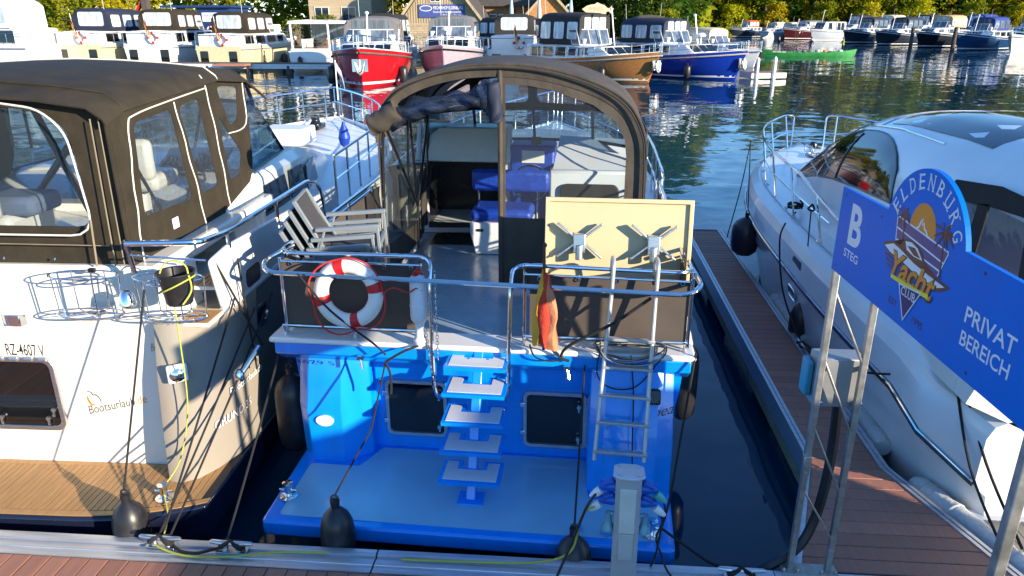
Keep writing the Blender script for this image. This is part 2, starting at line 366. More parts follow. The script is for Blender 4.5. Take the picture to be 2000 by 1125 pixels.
# ---------------------------------------------------------------- water, ground
def water_mat():
    m = bpy.data.materials.new('water'); m.use_nodes = True; n = m.node_tree; b = n.nodes['Principled BSDF']
    b.inputs['Base Color'].default_value = (.002, .036, .070, 1); b.inputs['Roughness'].default_value = .025; b.inputs['IOR'].default_value = 1.34
    b.inputs['Specular IOR Level'].default_value = .75
    tc = n.nodes.new('ShaderNodeTexCoord'); mp = n.nodes.new('ShaderNodeMapping'); mp.inputs['Scale'].default_value = (.55, 1.0, 1)
    mp.inputs['Rotation'].default_value = (0, 0, radians(8)); n.links.new(tc.outputs['Object'], mp.inputs[0])
    def noise(sc, det, dis):
        z = n.nodes.new('ShaderNodeTexNoise'); z.inputs['Scale'].default_value = sc; z.inputs['Detail'].default_value = det; z.inputs['Distortion'].default_value = dis
        n.links.new(mp.outputs[0], z.inputs['Vector']); return z
    # ripples: surface slopes taken straight from two noise fields, so distant water stays ruffled too
    a = noise(1.3, 3, .4); c = noise(.30, 2, .3); e = noise(4.5, 2, .2); p = noise(.07, 3, .5)
    def vm(op, x, y=None, k=None):
        q = n.nodes.new('ShaderNodeVectorMath'); q.operation = op
        n.links.new(x, q.inputs[0])
        if y is not None: n.links.new(y, q.inputs[1])
        if k is not None: (q.inputs['Scale'] if op == 'SCALE' else q.inputs[1]).default_value = k
        return q.outputs[0]
    def cen(z): return vm('SUBTRACT', z.outputs['Color'], None, (.5, .5, .5))
    sl = vm('ADD', vm('ADD', vm('SCALE', cen(a), None, .095), vm('SCALE', cen(c), None, .04)), vm('SCALE', cen(e), None, .055))
    pr_ = n.nodes.new('ShaderNodeMapRange'); pr_.inputs[1].default_value = .35; pr_.inputs[2].default_value = .65; pr_.inputs[3].default_value = .55; pr_.inputs[4].default_value = 1.3
    n.links.new(p.outputs[0], pr_.inputs[0])
    q = n.nodes.new('ShaderNodeVectorMath'); q.operation = 'SCALE'; n.links.new(sl, q.inputs[0]); n.links.new(pr_.outputs[0], q.inputs['Scale'])
    w = vm('MULTIPLY', q.outputs[0], None, (1, 1, 0)); w = vm('ADD', w, None, (0, 0, 1)); w = vm('NORMALIZE', w)
    n.links.new(w, b.inputs['Normal'])
    return m
mb = MB(); mb.add([(-400, -120, 0), (400, -120, 0), (400, 420, 0), (-400, 420, 0)], [(0, 1, 2, 3)])
tag(obj('water', mb, water_mat(), smooth=False), kind='structure')
def shore(x):
    K = [(-400, 74), (-60, 74), (-32, 70), (-22, 74), (8, 76), (20, 82), (27, 160), (34, 205), (52, 202), (66, 198), (90, 194), (130, 190), (400, 150)]
    for (a, p), (c, q) in zip(K, K[1:]):
        if a <= x <= c: return p+(q-p)*(x-a)/(c-a)
    return 60
def ground_z(x, y):
    d = y-shore(x); k = .35 if not (18 < x < 36) else .05
    z = max(-2.0, min(.75, d*k)); return z+max(0, min(3.0, (d-14)*.06))
xs = [-400, -250, -150]+[-100+2.5*i for i in range(97)]+[160, 250, 400]; ys = [-140, 0, 40]+[54+2.5*i for i in range(60)]+[220, 300, 420]
mb = MB(); V = [(x, y, ground_z(x, y)) for y in ys for x in xs]; n = len(xs)
mb.add(V, [(j*n+i, j*n+i+1, (j+1)*n+i+1, (j+1)*n+i) for j in range(len(ys)-1) for i in range(n-1)])
tag(obj('ground', mb, M_bank), kind='structure')
mb = MB(); P = [(-34, 68.5), (-27.5, 70), (-25, 78), (-24, 96), (-33, 96), (-36, 78)]
mb.add([(x, y, max(.05, ground_z(x, y))+.03) for x, y in P], [tuple(range(6))])
tag(obj('boat_ramp', mb, M_asph, smooth=False), kind='structure')
mb = MB(); P = [(-14, 78.5), (10, 78.5), (16, 82), (16, 92), (-14, 92)]
mb.add([(x, y, .80+.06*max(0,y-88)) for x, y in P], [tuple(range(5))])
tag(obj('lawn', mb, M_grass, smooth=False), kind='structure')
# ---------------------------------------------------------------- trees
M_leafa = leafmat('leaf_olive', (.12, .16, .012), (.34, .29, .018), .45)
M_leafb = leafmat('leaf_dark', (.03, .075, .012), (.10, .15, .02), .5)
M_leafc = leafmat('leaf_yellow', (.32, .28, .014), (.52, .38, .018), .5)
M_leafd = leafmat('hedge_leaf', (.05, .09, .01), (.15, .15, .02), 1.5)
M_leafo = leafmat('leaf_rust', (.20, .11, .015), (.30, .17, .02), 1.0)
def crown_mesh(seed, R, H, nb, nl, ls, low=.25):
    r = random.Random(seed); mb = MB()
    for b in range(nb):
        a = r.uniform(0, 2*pi); zz = r.uniform(low, 1.0)
        env = sin(pi*min(1, max(.05, (zz-low*.6)/(1.04-low*.6))))**.55
        rad = R*env*sqrt(r.uniform(.08, 1.0)); c = Vector((cos(a)*rad, sin(a)*rad, zz*H)); br = R*r.uniform(.20, .36)
        for k in range(nl):
            d = Vector((r.gauss(0, 1), r.gauss(0, 1), r.gauss(0, .75))); d = d.normalized()*br*r.uniform(.35, 1.08)
            p = c+d; u = Vector((r.uniform(-1, 1), r.uniform(-1, 1), r.uniform(-.6, .6))).normalized(); w = u.cross(Vector((r.uniform(-1, 1), r.uniform(-1, 1), r.uniform(-1, 1)))).normalized()
            s = ls*r.uniform(.6, 1.3); mb.add([p-u*s, p-w*s*.5, p+u*s, p+w*s*.5], [(0, 1, 2, 3)])
    return mb
def trunk_mesh(seed, R, H, r0):
    r = random.Random(seed+99); mb = MB(); top = H*.8; path = [Vector((r.uniform(-.1, .1)*k*R*.3, r.uniform(-.1, .1)*k*R*.3, top*k/5)) for k in range(6)]; path[0] = Vector((0, 0, -.4))
    mb.tube(path, [r0*1.25, r0, r0*.85, r0*.65, r0*.45, r0*.2], 8)
    for k in range(6):
        s = path[1+k % 4].lerp(path[2+k % 4], r.random()); a = r.uniform(0, 2*pi); L = R*r.uniform(.5, .9)
        mb.tube([s, s+Vector((cos(a)*L*.5, sin(a)*L*.5, L*.35)), s+Vector((cos(a)*L, sin(a)*L, L*.8))], [r0*.4, r0*.25, r0*.08], 5)
    return mb
TREES = []
for i, (R, H, nb, nl, low) in enumerate(((4.4, 15, 80, 60, .06), (5.2, 18, 90, 60, .08), (3.8, 12, 64, 60, .04), (4.6, 16, 80, 60, .12), (2.6, 5.5, 40, 70, .02))):
    cm = {}
    for k, mm in (('a', M_leafa), ('b', M_leafb), ('c', M_leafc)):
        me = mesh_of(crown_mesh(40+i*7, R, H, nb, nl, .34 if i < 4 else .2, low), 'crown') if k == 'a' else cm['a'].copy()
        me.materials.clear(); me.materials.append(mm); cm[k] = me
    tm = mesh_of(trunk_mesh(i, R, H, .26 if i < 4 else .1), 'trunk'); tm.materials.append(M_trunk); TREES.append((cm, tm))
def tree(x, y, kind, leaf, label, s=1.0, rz=0.0, group='trees on the far bank', cat='tree', name='broadleaf_tree'):
    t = thing(name, label, cat, (x, y, ground_z(x, y)-.1), rz, group); cm, tm = TREES[kind]
    for nm, me in (('crown', cm[leaf]), ('trunk', tm)):
        o = bpy.data.objects.new(nm, me); C.objects.link(o); o.parent = t
    t.scale = (s, s, s*random.uniform(.95, 1.1)); return t
rr = random.Random(3)
TL = {'a': 'olive green', 'b': 'dark green', 'c': 'sunlit yellow green'}
ORD = ['first', 'second', 'third', 'fourth', 'fifth', 'sixth', 'seventh', 'eighth', 'ninth', 'tenth', 'eleventh', 'twelfth', 'thirteenth', 'fourteenth', 'fifteenth', 'sixteenth', 'seventeenth', 'eighteenth']
def tree_row(L, place, group, lo=.9, hi=1.15):
    cnt = {}
    for (x, y, kd, lf) in sorted(L, key=lambda q: q[0]/q[1]):
        k = cnt.get(lf, 0); cnt[lf] = k+1
        tree(x, y, kd, lf, '%s %s tree from the left %s' % (ORD[k], TL[lf], place), rr.uniform(lo, hi), rr.uniform(0, 6), group)
tree_row(((27, 209.5, 0, 'c'), (33.9, 209.5, 1, 'a'), (41.2, 208.4, 2, 'c'), (48.5, 203.9, 3, 'a'), (54.7, 207.8, 2, 'b'), (61.3, 206.7, 0, 'c'), (66.6, 204.0, 0, 'a'), (72.2, 203.7, 1, 'c'), (78.6, 200.2, 2, 'a'), (84.2, 200.9, 3, 'a'), (91.5, 202.5, 2, 'c'), (96.9, 202.0, 0, 'b'), (102.2, 200.4, 0, 'c'), (107.5, 196.7, 1, 'a'), (114.7, 196.9, 2, 'a'), (120.2, 200.1, 3, 'c'), (127.4, 195.8, 2, 'b'), (134.8, 196.1, 0, 'a'), (141.5, 193.6, 0, 'c'), (148.9, 195.2, 1, 'c'), (31, 220.5, 1, 'b'), (41.2, 217.1, 1, 'b'), (50.9, 215.1, 3, 'a'), (60.1, 214.6, 1, 'b'), (71.5, 212.0, 1, 'b'), (83.2, 212.0, 3, 'a'), (93.5, 212.7, 1, 'b'), (104.4, 209.3, 1, 'b'), (115.3, 209.6, 3, 'a'), (124.6, 209.6, 1, 'b'), (133.7, 207.6, 1, 'b'), (146.0, 203.1, 3, 'a')), 'behind the motorboats on the right bank', 'trees behind the right boats', 1.35, 1.65)
tree_row(((8, 92, 1, 'b'), (11, 97, 0, 'b'), (13, 104, 3, 'b'), (14.5, 112, 1, 'b'), (16, 121, 1, 'b'), (20, 140, 0, 'a'), (26, 178, 3, 'a'), (17, 130, 2, 'b'), (23, 158, 1, 'a')), 'behind the royal blue cruiser', 'trees behind the blue cruiser', .95, 1.1)
tree_row(((-3, 108, 1, 'b'), (5, 102, 0, 'b'), (-10, 108, 3, 'b'), (-26, 101, 0, 'a'), (-20, 102, 2, 'c'), (-15, 103, 1, 'a'), (-32, 103, 2, 'a'), (-38, 101, 0, 'a'), (-45, 96, 3, 'a'), (-52, 90, 0, 'c'), (-60, 86, 1, 'a'), (-56, 83, 2, 'a'), (-66, 82, 0, 'a'), (-49, 85, 2, 'c'), (-74, 86, 1, 'a'), (-82, 88, 0, 'c'),
          (1, 112, 1, 'b'), (-6, 114, 0, 'b'), (9, 106, 2, 'b')), 'behind the houses and left boats', 'trees behind the houses', .9, 1.1)
for (x, y, s, lf, lab) in ((-47, 77, .9, 'c', 'yellow green bush behind the leftmost white cruisers'), (-53, 78, 1.0, 'a', 'round olive bush at the far left bank'), (-43.5, 77, .7, 'c', 'low yellow bush beside the red slide'),
                           (40, 201, 1.4, 'c', 'yellow reed bush left of the row of boats'), (50, 199, 1.5, 'c', 'sunlit willow bush behind the grey speedboat'), (61, 197, 1.5, 'a', 'broad olive bush behind the first navy cruiser'),
                           (71, 194, 1.4, 'c', 'yellow bush behind the second navy cruiser'), (82, 193, 1.5, 'c', 'rounded yellow bush behind the black cruiser'), (93, 191, 1.5, 'a', 'olive bush behind the tan canopy cruiser'), (104, 190, 1.4, 'c', 'yellow bush behind the blue canopy cruiser'), (116, 189, 1.5, 'c', 'yellow bush at the right end of the bank'), (10, 84, .7, 'a', 'small green bush under the dark trees')):
    tree(x, y, 4, lf, lab, s, rr.uniform(0, 6), 'bushes on the bank', 'bush', 'leafy_bush')
# the far wood behind everything reads as one mass
mb = MB(); r = random.Random(11)
for k in range(30000):
    f = r.random(); x = -150+330*f; y = max(114, shore(x)+26)+r.uniform(0, 14); z = r.uniform(0, 1)**.8*(16+3*sin(x*.13)+2*sin(x*.37+1))+1
    p = Vector((x, y, z)); u = Vector((r.gauss(0, 1), r.gauss(0, 1), r.gauss(0, .6))).normalized(); v = u.cross(Vector((r.gauss(0, 1), r.gauss(0, 1), r.gauss(0, 1)))).normalized(); s = r.uniform(.7, 1.7)*(y/200)**1.2
    mb.add([p-u*s, p-v*s*.6, p+u*s, p+v*s*.6], [(0, 1, 2, 3)])
me = bpy.data.meshes.new('distant_wood'); me.from_pydata(mb.v, [], mb.f); me.materials.append(M_leafa); o = bpy.data.objects.new('distant_wood', me); C.objects.link(o)
tag(o, 'dark wood closing the view behind the bank trees', 'wood', kind='stuff')
def hedge(x, y, w, d, h, label, m=None, seed=1):
    r = random.Random(seed); mb = MB()
    for k in range(900):
        a = r.uniform(0, 2*pi); e = r.uniform(0, pi/2); q = r.uniform(.82, 1.03)
        p = Vector((cos(a)*cos(e)**.5*w/2*q, sin(a)*cos(e)**.5*d/2*q, sin(e)**.6*h*q)); u = Vector((r.gauss(0, 1), r.gauss(0, 1), r.gauss(0, 1))).normalized(); v = u.orthogonal().normalized(); s = r.uniform(.08, .18)
        mb.add([p-u*s, p-v*s*.6, p+u*s, p+v*s*.6], [(0, 1, 2, 3)])
    t = thing('clipped_hedge', label, 'hedge', (x, y, ground_z(x, y))); obj('foliage', mb, m or M_leafd, t, smooth=False)
    core = MB(); core.lathe([(w*.42, 0), (w*.44, h*.4), (w*.36, h*.75), (w*.15, h*.93)], 12); c = obj('inner_branches', core, M_trunk, t); c.scale = (1, d/w, 1)
hedge(-27.6, 86, 3.6, 3, 3.6, 'round green clipped hedge beside the wooden house', seed=2)
hedge(-31.5, 87, 3.4, 3, 3.0, 'dark clipped hedge left of the round hedge by the ramp', seed=3)
hedge(-35.0, 84, 4.5, 2.5, 2.2, 'rusty brown shrub beside the asphalt ramp', M_leafo, 4)
# ---------------------------------------------------------------- main jetty and finger jetty
dock = tag(bpy.data.objects.new('main_jetty', None), 'floating jetty of brown boards with ridged aluminium edge along the bottom', 'jetty'); C.objects.link(dock)
me = None
def plank(parent, x0, x1, y0, y1, z=.5, x0b=None, x1b=None):
    """one board; x0b/x1b give the x range on the far edge (boards cut at an angle)"""
    x0b = x0 if x0b is None else x0b; x1b = x1 if x1b is None else x1b; c = .004; mb = MB(); zz = z+random.uniform(-.0012, .0012)
    lo = [(x0, y0, z-.028), (x1, y0, z-.028), (x1b, y1, z-.028), (x0b, y1, z-.028)]; mi = [(p[0], p[1], zz-c) for p in lo]
    hi = [(x0+c, y0+c, zz), (x1-c, y0+c, zz), (x1b-c, y1-c, zz), (x0b+c, y1-c, zz)]
    return obj('board', mb.loft([lo, mi, hi], True, True, True), M_wpc, parent, smooth=False)
p0 = plank(dock, 0, .134, 2.0, 3.925)
p0.location.x = -7.0
for i in range(1, 100):
    c = p0.copy(); C.objects.link(c); c.parent = dock; c.location = (-7.0+.14*i, random.uniform(-.002, .002), random.uniform(-.0015, .0015))
mb = MB(); mb.b2(-14, 14, 1.95, 4.12, -.25, .465); obj('float_body', mb, M_black, dock)
mb = MB(); mb.b2(-14, -7.02, 1.95, 3.92, .47, .5); mb.b2(7.02, 14, 1.95, 3.92, .47, .5); obj('outer_deck', mb, M_wpc, dock)
prof = [(3.93, .47), (3.93, .506), (3.965, .506), (3.968, .500), (4.0, .500), (4.003, .507), (4.035, .507), (4.038, .500), (4.062, .500), (4.065, .492), (4.088, .492), (4.091, .511), (4.118, .513), (4.150, .511), (4.155, .50), (4.155, .33), (4.12, .33), (4.12, .47)]
for (a, b) in ((-14, -5.3), (-5.294, -1.262), (-1.25, 1.44), (1.446, 3.16), (3.166, 7), (7.006, 14)):
    mb = MB(); mb.loft([[(a, p, q) for p, q in prof], [(b, p, q) for p, q in prof]], True, True, True); obj('edge_profile', mb, M_alup, dock, smooth=False)
fing = tag(bpy.data.objects.new('finger_jetty', None), 'narrow finger jetty of brown boards between the blue boat and the white yacht', 'jetty'); C.objects.link(fing)
def fx(y):
    l = 2.07 if y > 5.65 else 2.07-(5.65-y)*(2.07-1.56)/(5.65-4.19)
    r = 2.71 if y > 5.47 else 2.71+(5.47-y)*(3.12-2.71)/(5.47-4.24)
    return l+.075, r-.075
y = 4.185
while y < 12.75:
    a, b = fx(y), fx(y+.134); plank(fing, a[0], a[1], y, min(y+.134, 12.78), .5, b[0], b[1]); y += .14
for side in (0, 1):
    kx = [(2.07, 12.85), (2.07, 5.65), (1.56, 4.17)] if side == 0 else [(2.71, 12.85), (2.71, 5.47), (3.12, 4.17)]
    sg = 1 if side == 0 else -1
    for (xa, ya), (xb, yb) in zip(kx, kx[1:]):
        mb = MB()
        for (o0, o1, z0, z1) in ((0, .03, .30, .512), (.03, .042, .30, .497), (.042, .072, .30, .508)):
            mb.add([(xa+sg*o0, ya, z0), (xa+sg*o1, ya, z0), (xa+sg*o1, ya, z1), (xa+sg*o0, ya, z1), (xb+sg*o0, yb, z0), (xb+sg*o1, yb, z0), (xb+sg*o1, yb, z1), (xb+sg*o0, yb, z1)],
                   [(0, 1, 2, 3), (4, 7, 6, 5), (0, 4, 5, 1), (1, 5, 6, 2), (2, 6, 7, 3), (3, 7, 4, 0)])
        obj('edge_profile', mb, M_alup, fing, smooth=False)
mb = MB(); mb.b2(2.07, 2.71, 12.85, 12.9, .28, .51); obj('end_profile', mb, M_alup, fing)
M_fascia = mat('weathered_fascia', (.40, .33, .16), .7, var=.3, scale=3, dirt=.5)
mb = MB(); mb.b2(2.085, 2.10, 5.7, 12.8, .16, .30); mb.b2(2.68, 2.695, 5.5, 12.8, .16, .30); obj('fascia', mb, M_fascia, fing)
for (a, b) in ((5.2, 6.9), (7.6, 9.3), (10.6, 12.6)):
    mb = MB(); mb.b2(2.14, 2.64, a, b, -.3, .42); obj('float_body', mb, M_black, fing, bev=.04)
mb = MB(); mb.b2(2.16, 2.62, 4.2, 12.8, .36, .46); obj('frame', mb, M_black, fing)
# white bumper rolls bolted along the finger
def bumper(x, y, L, rz, label):
    t = thing('dock_bumper', label, 'bumper', (x, y, .43), rz, 'white bumpers along the finger jetty')
    mb = MB(); n = 14; pr_ = []
    for k in range(n+1):
        q = -L/2+L*k/n; r = .095 if 0 < k < n else .07
        r += .006*sin(k*2.3); pr_.append((r, q))
    mb.lathe(pr_, 14, M=Matrix.Rotation(pi/2, 3, 'X')); obj('foam_body', mb, M_fendw, t)
    mb = MB(); mb.box((-.09, 0, -.02), (.05, L*.96, .10)); obj('backing_strip', mb, M_fendw, t, bev=.01)
    for q in (-.3, .05, .34):
        mb = MB(); mb.lathe([(.098, -.012), (.104, 0), (.098, .012)], 14, (0, q*L, 0), Matrix.Rotation(pi/2, 3, 'X')); obj('seam', mb, M_fendw, t)
bumper(2.84, 8.9, 1.5, 0, 'dirty white bumper roll at the far half of the finger jetty')
bumper(2.84, 6.35, .9, 0, 'short white bumper roll behind the metal junction box')
bumper(3.03, 4.92, .95, radians(18.5), 'weathered white bumper roll on the angled jetty corner')
bumper(3.24, 4.22, .7, radians(18.5), 'weathered white bumper roll nearest the right sign post')
# cleats
def cleat(x, y, z, rz, label, ropes=True, s=1.0):
    t = thing('mooring_cleat', label, 'cleat', (x, y, z), rz, 'aluminium mooring cleats'); t.scale = (s, s, s)
    mb = MB(); mb.tube([(-.155, 0, .072), (-.14, 0, .073), (-.05, 0, .068), (.05, 0, .068), (.14, 0, .073), (.155, 0, .072)], [.008, .016, .019, .019, .016, .008], 10); obj('horn', mb, M_alu, t)
    for q in (-.05, .05):
        mb = MB(); mb.lathe([(.03, 0), (.019, .02), (.018, .066)], 10, (q, 0, 0)); obj('leg', mb, M_alu, t)
    mb = MB(); mb.b2(-.11, .11, -.035, .035, 0, .012); obj('base', mb, M_alu, t, bev=.004)
    if ropes:
        r = tag(bpy.data.objects.new('cleat_lashing', None), 'black rope wound round the '+label, 'rope', 'rope lashings on cleats'); C.objects.link(r); r.location = (x, y, z); r.rotation_euler.z = rz; r.scale = (s, s, s)
        mb = MB(); P = []
        for k in range(61):
            a = k/60*2*pi*3; P.append((.085*sin(a), .032*sin(2*a)*1.0, .045+.008*k/20+.022*cos(2*a)))
        mb.tube(P, .0095, 6); obj('winding', mb, M_rope, r)
cleat(-2.79, 4.075, .508, radians(-2), 'cleat at the corner of the teak platform')
cleat(-2.27, 4.06, .508, radians(-1), 'cleat left of the blue swim platform')
cleat(1.21, 4.06, .508, radians(-1), 'cleat right of the power pedestal')
cleat(2.66, 7.85, .512, pi/2, 'cleat on the finger jetty edge beside the white yacht', True, .8)
# ---------------------------------------------------------------- background boats
M_cwin = mat('canopy_window', (.52, .58, .60), .12, var=.45, scale=1.6, stretch=(3, 3, .6), spec=.7)
M_cwin2 = mat('canopy_window_dark', (.10, .13, .17), .08, var=.6, scale=1.4, stretch=(3, 3, .6), spec=.8)
M_wood = mat('varnished_wood', (.33, .13, .04), .4, var=.2)
M_cblue = mat('blue_canvas', (.015, .035, .20), .75, var=.2)
M_cnavy = mat('navy_canvas', (.012, .018, .04), .75, var=.2)
M_cgrey = mat('grey_canvas', (.16, .15, .15), .8, var=.15)
M_cblk = mat('black_canvas', (.018, .016, .015), .8, var=.2)
M_ctan = mat('tan_canvas', (.50, .32, .16), .8, var=.12)
M_cbeige = mat('beige_canvas', (.55, .47, .30), .8, var=.12)
M_corange = mat('orange_canvas', (.55, .10, .03), .8, var=.12)
M_ycream = mat('yellow_cream_hull', (.66, .56, .33), .3, coat=.4)
M_dred = mat('dark_red_hull', (.05, .008, .008), .2, coat=.6)
M_dgrey = mat('dark_grey_hull', (.022, .026, .034), .2, coat=.6)
M_lgrey = mat('light_grey_hull', (.40, .45, .52), .2, coat=.6)
M_mblue = mat('mid_blue_hull', (.012, .05, .13), .18, coat=.7)
M_pinkg = mat('mauve_grey_hull', (.36, .30, .34), .3, coat=.5)
M_strake = mat('rope_strake', (.52, .46, .36), .8, var=.35, scale=14, bump=.4)
M_silver = mat('silver_strake', (.6, .6, .62), .35, .6)
def hull_rings(L, B, za, zf, tr=.88, full=2.3, rake=.7, zb=-.4, n=16, flare=.84, sheerp=1.8):
    R = []
    for i in range(n+1):
        t = i/n; t = t if t < .5 else .5+.5*(1-(1-(t-.5)*2)**1.35)
        if t < .45: w = B/2*(tr+(1-tr)*sin(min(1, t/.4)*pi/2)); s = 0
        else: s = (t-.45)/.55; w = B/2*max(.012, (1-s**full))
        zs = za+(zf-za)*max(0, (t-.15)/.85)**sheerp
        ring = []
        for (k, q, sx) in ((1.0, 1.0, 1.0), (.98, .72, .985), (.93, .42, .94), (flare-.25*s*s, .08, flare), (.62-.4*s, 0, .6)):
            z = zs*q if q > 0 else zb
            ring.append((w*k, t*L-rake*s*s*(1-q), z))
        R.append(ring)
    return R
def hull_obj(par, R, m, name='hull'):
    mb = MB(); full = [[(x, y, z) for x, y, z in r]+[(-x, y, z) for x, y, z in reversed(r)] for r in R]
    mb.loft(full, False, True, True); return obj(name, mb, m, par, ang=40)
def sheer(R, off=0.0, dz=0.0, side=1): return [((r[0][0]+off)*side, r[0][1], r[0][2]+dz) for r in R]
def deck_obj(par, R, m, drop=.06, name='deck'):
    mb = MB(); mb.loft([[(r[0][0]*.97, r[0][1], r[0][2]-drop), (0, r[0][1], r[0][2]-drop+.05), (-r[0][0]*.97, r[0][1], r[0][2]-drop)] for r in R]); return obj(name, mb, m, par)
def at_t(R, y):
    for a, b in zip(R, R[1:]):
        if a[0][1] <= y <= b[0][1]:
            f = (y-a[0][1])/max(1e-6, b[0][1]-a[0][1]); return tuple(a[0][i]+(b[0][i]-a[0][i])*f for i in range(3))
    return R[-1][0]
def german_flag(par, p, s=1.0, lean=.15):
    mb = MB(); p = Vector(p); mb.tube([p, p+Vector((0, -lean*1.2*s, 1.2*s))], .012*s+.004, 6); fs = obj('flag_staff', mb, M_white, par)
    for k, m in enumerate((M_flagk, M_flagr, M_flagy)):
        mb = MB(); P = []
        for i in range(5):
            P.append([tuple(p+Vector((.03*sin(i*1.7+j)*s-.02*k*s+.05*i*s, -lean*s-.02*i-.02*k, (1.0-.10*k-.13*j-.16*i)*s))) for j in range(2)])
        obj('flag_stripe', mb.sheet(P, .006), m, fs)
def ring_buoy(par, c, R=.3, r=.075, axis='Y', name='lifebuoy'):
    mb = MB(); P = [Vector(c)+Vector((R*cos(a*pi/12), 0, R*sin(a*pi/12))) for a in range(24)]; mb.tube(P, r, 8, True); o = obj(name, mb, M_buoy, par)
    for a in (0, 6, 12, 18):
        mb = MB(); mb.tube([Vector(c)+Vector((R*cos((a+q)*pi/12), 0, R*sin((a+q)*pi/12))) for q in (-1, 0, 1)], r*1.06, 8); obj('red_band', mb, M_buoyred, o)
def fender_lathe(mb, c, r=.13, L=.6):
    mb.lathe([(.02, L/2+.06), (.035, L/2), (r*.7, L/2-.07), (r, L/2-.2), (r, -L/2+.15), (r*.7, -L/2+.04), (.03, -L/2)], 12, c)
def cruiser(name, label, x, y, h, anchor, L=11.5, B=4.0, za=1.35, zf=1.95, hull=M_white, sup=M_white, canopy=M_canvas, cwin=M_cwin, strake=M_silver, boot=None, group='cruisers moored in front of the bank',
            cab=.85, ch=1.75, c0=.16, c1=.52, win=M_glassd, rail=True, buoy=False, flag=False, hatch=False, fend=0, mast=True, anch=False, full=2.3, low=False, screen=True, nwin=4, rollbar=False, radar=False, name_txt=None, txt_m=None, frontwin=True, s=1.0, rake=.7, buckets=False):
    hx, hy = h; d = hypot(hx, hy); hx, hy = hx/d, hy/d; rz = atan2(-hx, hy)
    ox, oy = (x, y) if anchor == 'stern' else (x-hx*L*s, y-hy*L*s)
    t = thing(name, label, 'boat', (ox, oy, 0), rz, group); t.scale = (s, s, s)
    R = hull_rings(L, B, za, zf, full=full, rake=rake); hull_o = hull_obj(t, R, hull); deck_obj(t, R, M_offw)
    for sd_ in (1, -1):
        mb = MB(); mb.tube([(a, b, c-.22) for a, b, c in sheer(R, .02, 0, sd_)], .055, 6); obj('rubbing_strake', mb, strake, t)
        if boot:
            mb = MB(); mb.loft([[((r[3][0]*(1-k)+r[2][0]*k+.006)*sd_, r[3][1]*(1-k)+r[2][1]*k, r[3][2]*(1-k)+r[2][2]*k) for k in (.02, .22)] for r in R]); obj('boot_stripe', mb, boot, t)
        mb = MB(); mb.tube(sheer(R, -.03, .02, sd_), .03, 6); obj('gunwale', mb, sup, t)
    z1 = za+cab; y0, y1, y2 = .05*L, .50*L, .70*L
    if low: y0, y1, y2 = .34*L, .62*L, .80*L
    wA = at_t(R, y0)[0]-.28; wM = min(wA*1.05, at_t(R, y1)[0]-.30); wF = max(.45, at_t(R, y2)[0]-.35)
    def zd(yy): return at_t(R, yy)[2]-.08
    # cabin
    rings = []
    for yy, w, zt in ((y0, wA, z1), (y1, wM, z1), (y2-.35, wF*1.04, z1-.06)):
        rings.append([(w, yy, zd(yy)), (w*.95, yy, zt-.10), (w*.86, yy, zt), (0, yy, zt+.05), (-w*.86, yy, zt), (-w*.95, yy, zt-.10), (-w, yy, zd(yy))])
    yy = y2+.35; rings.append([(wF*.9, yy, zd(yy)), (wF*.88, yy-.02, zd(yy)+.10), (wF*.6, yy-.03, zd(yy)+.12), (0, yy, zd(yy)+.14), (-wF*.6, yy-.03, zd(yy)+.12), (-wF*.88, yy-.02, zd(yy)+.10), (-wF*.9, yy, zd(yy))])
    mb = MB(); mb.loft(rings, False, True, True); cabn = obj('cabin', mb, sup, t, ang=30)
    # side windows
    for sd_ in (1, -1):
        for k in range(nwin):
            a = y0+.5+(y2-.6-y0-.5)*k/nwin; b = a+(y2-.6-y0-.5)/nwin*.82
            f0 = (a-y0)/(y1-y0); wa = wA+(wM-wA)*min(1, f0) if a < y1 else wM+(wF-wM)*(a-y1)/(y2-y1); wb = wA+(wM-wA)*min(1, (b-y0)/(y1-y0)) if b < y1 else wM+(wF-wM)*(b-y1)/(y2-y1)
            zl = max(zd(a), zd(b))+.22; zt = z1-.17
            if zt-zl < .12: continue
            qa = lambda w, z, yv: (w*(1-.05*(z-zd(yv))/(z1-.1-zd(yv)))+.012)*sd_
            mb = MB(); mb.sheet([[(qa(wa, zl, a), a, zl), (qa(wb, zl, b), b, zl)], [(qa(wa, zt, a), a+.05, zt), (qa(wb, zt, b), b-.05, zt)]], .012*sd_); wn_ = obj('window', mb, win, cabn, smooth=False)
            e_ = .035; mb = MB(); mb.tube([(qa(wa, zl, a)+.01*sd_, a-e_, zl-e_), (qa(wb, zl, b)+.01*sd_, b+e_, zl-e_), (qa(wb, zt, b)+.01*sd_, b-.05+e_, zt+e_), (qa(wa, zt, a)+.01*sd_, a+.05-e_, zt+e_)], .022, 5, True); obj('frame', mb, M_silver, wn_)
    # front windows
    ya, yb = y2-.35, y2+.35
    if frontwin:
        for k in (-1, 0, 1):
            xa = wF*.58*k
            za_, zb_ = z1-.06-.10, zd(yb)+.2
            P = []
            for q in (0.10, .86):
                row = []
                for e in (-.25, .25):
                    yy = ya+(yb-ya)*(1-q)+.03; zz = (zd(yb)+.14)+((z1-.04)-(zd(yb)+.14))*q+.02; row.append((xa+wF*e*1.02, yy, zz))
                P.append(row)
            mb = MB(); mb.sheet(P, -.012); obj('front_window', mb, win, cabn, smooth=False)
    # upper windscreen
    cw = wM*.90; ys = c1*L
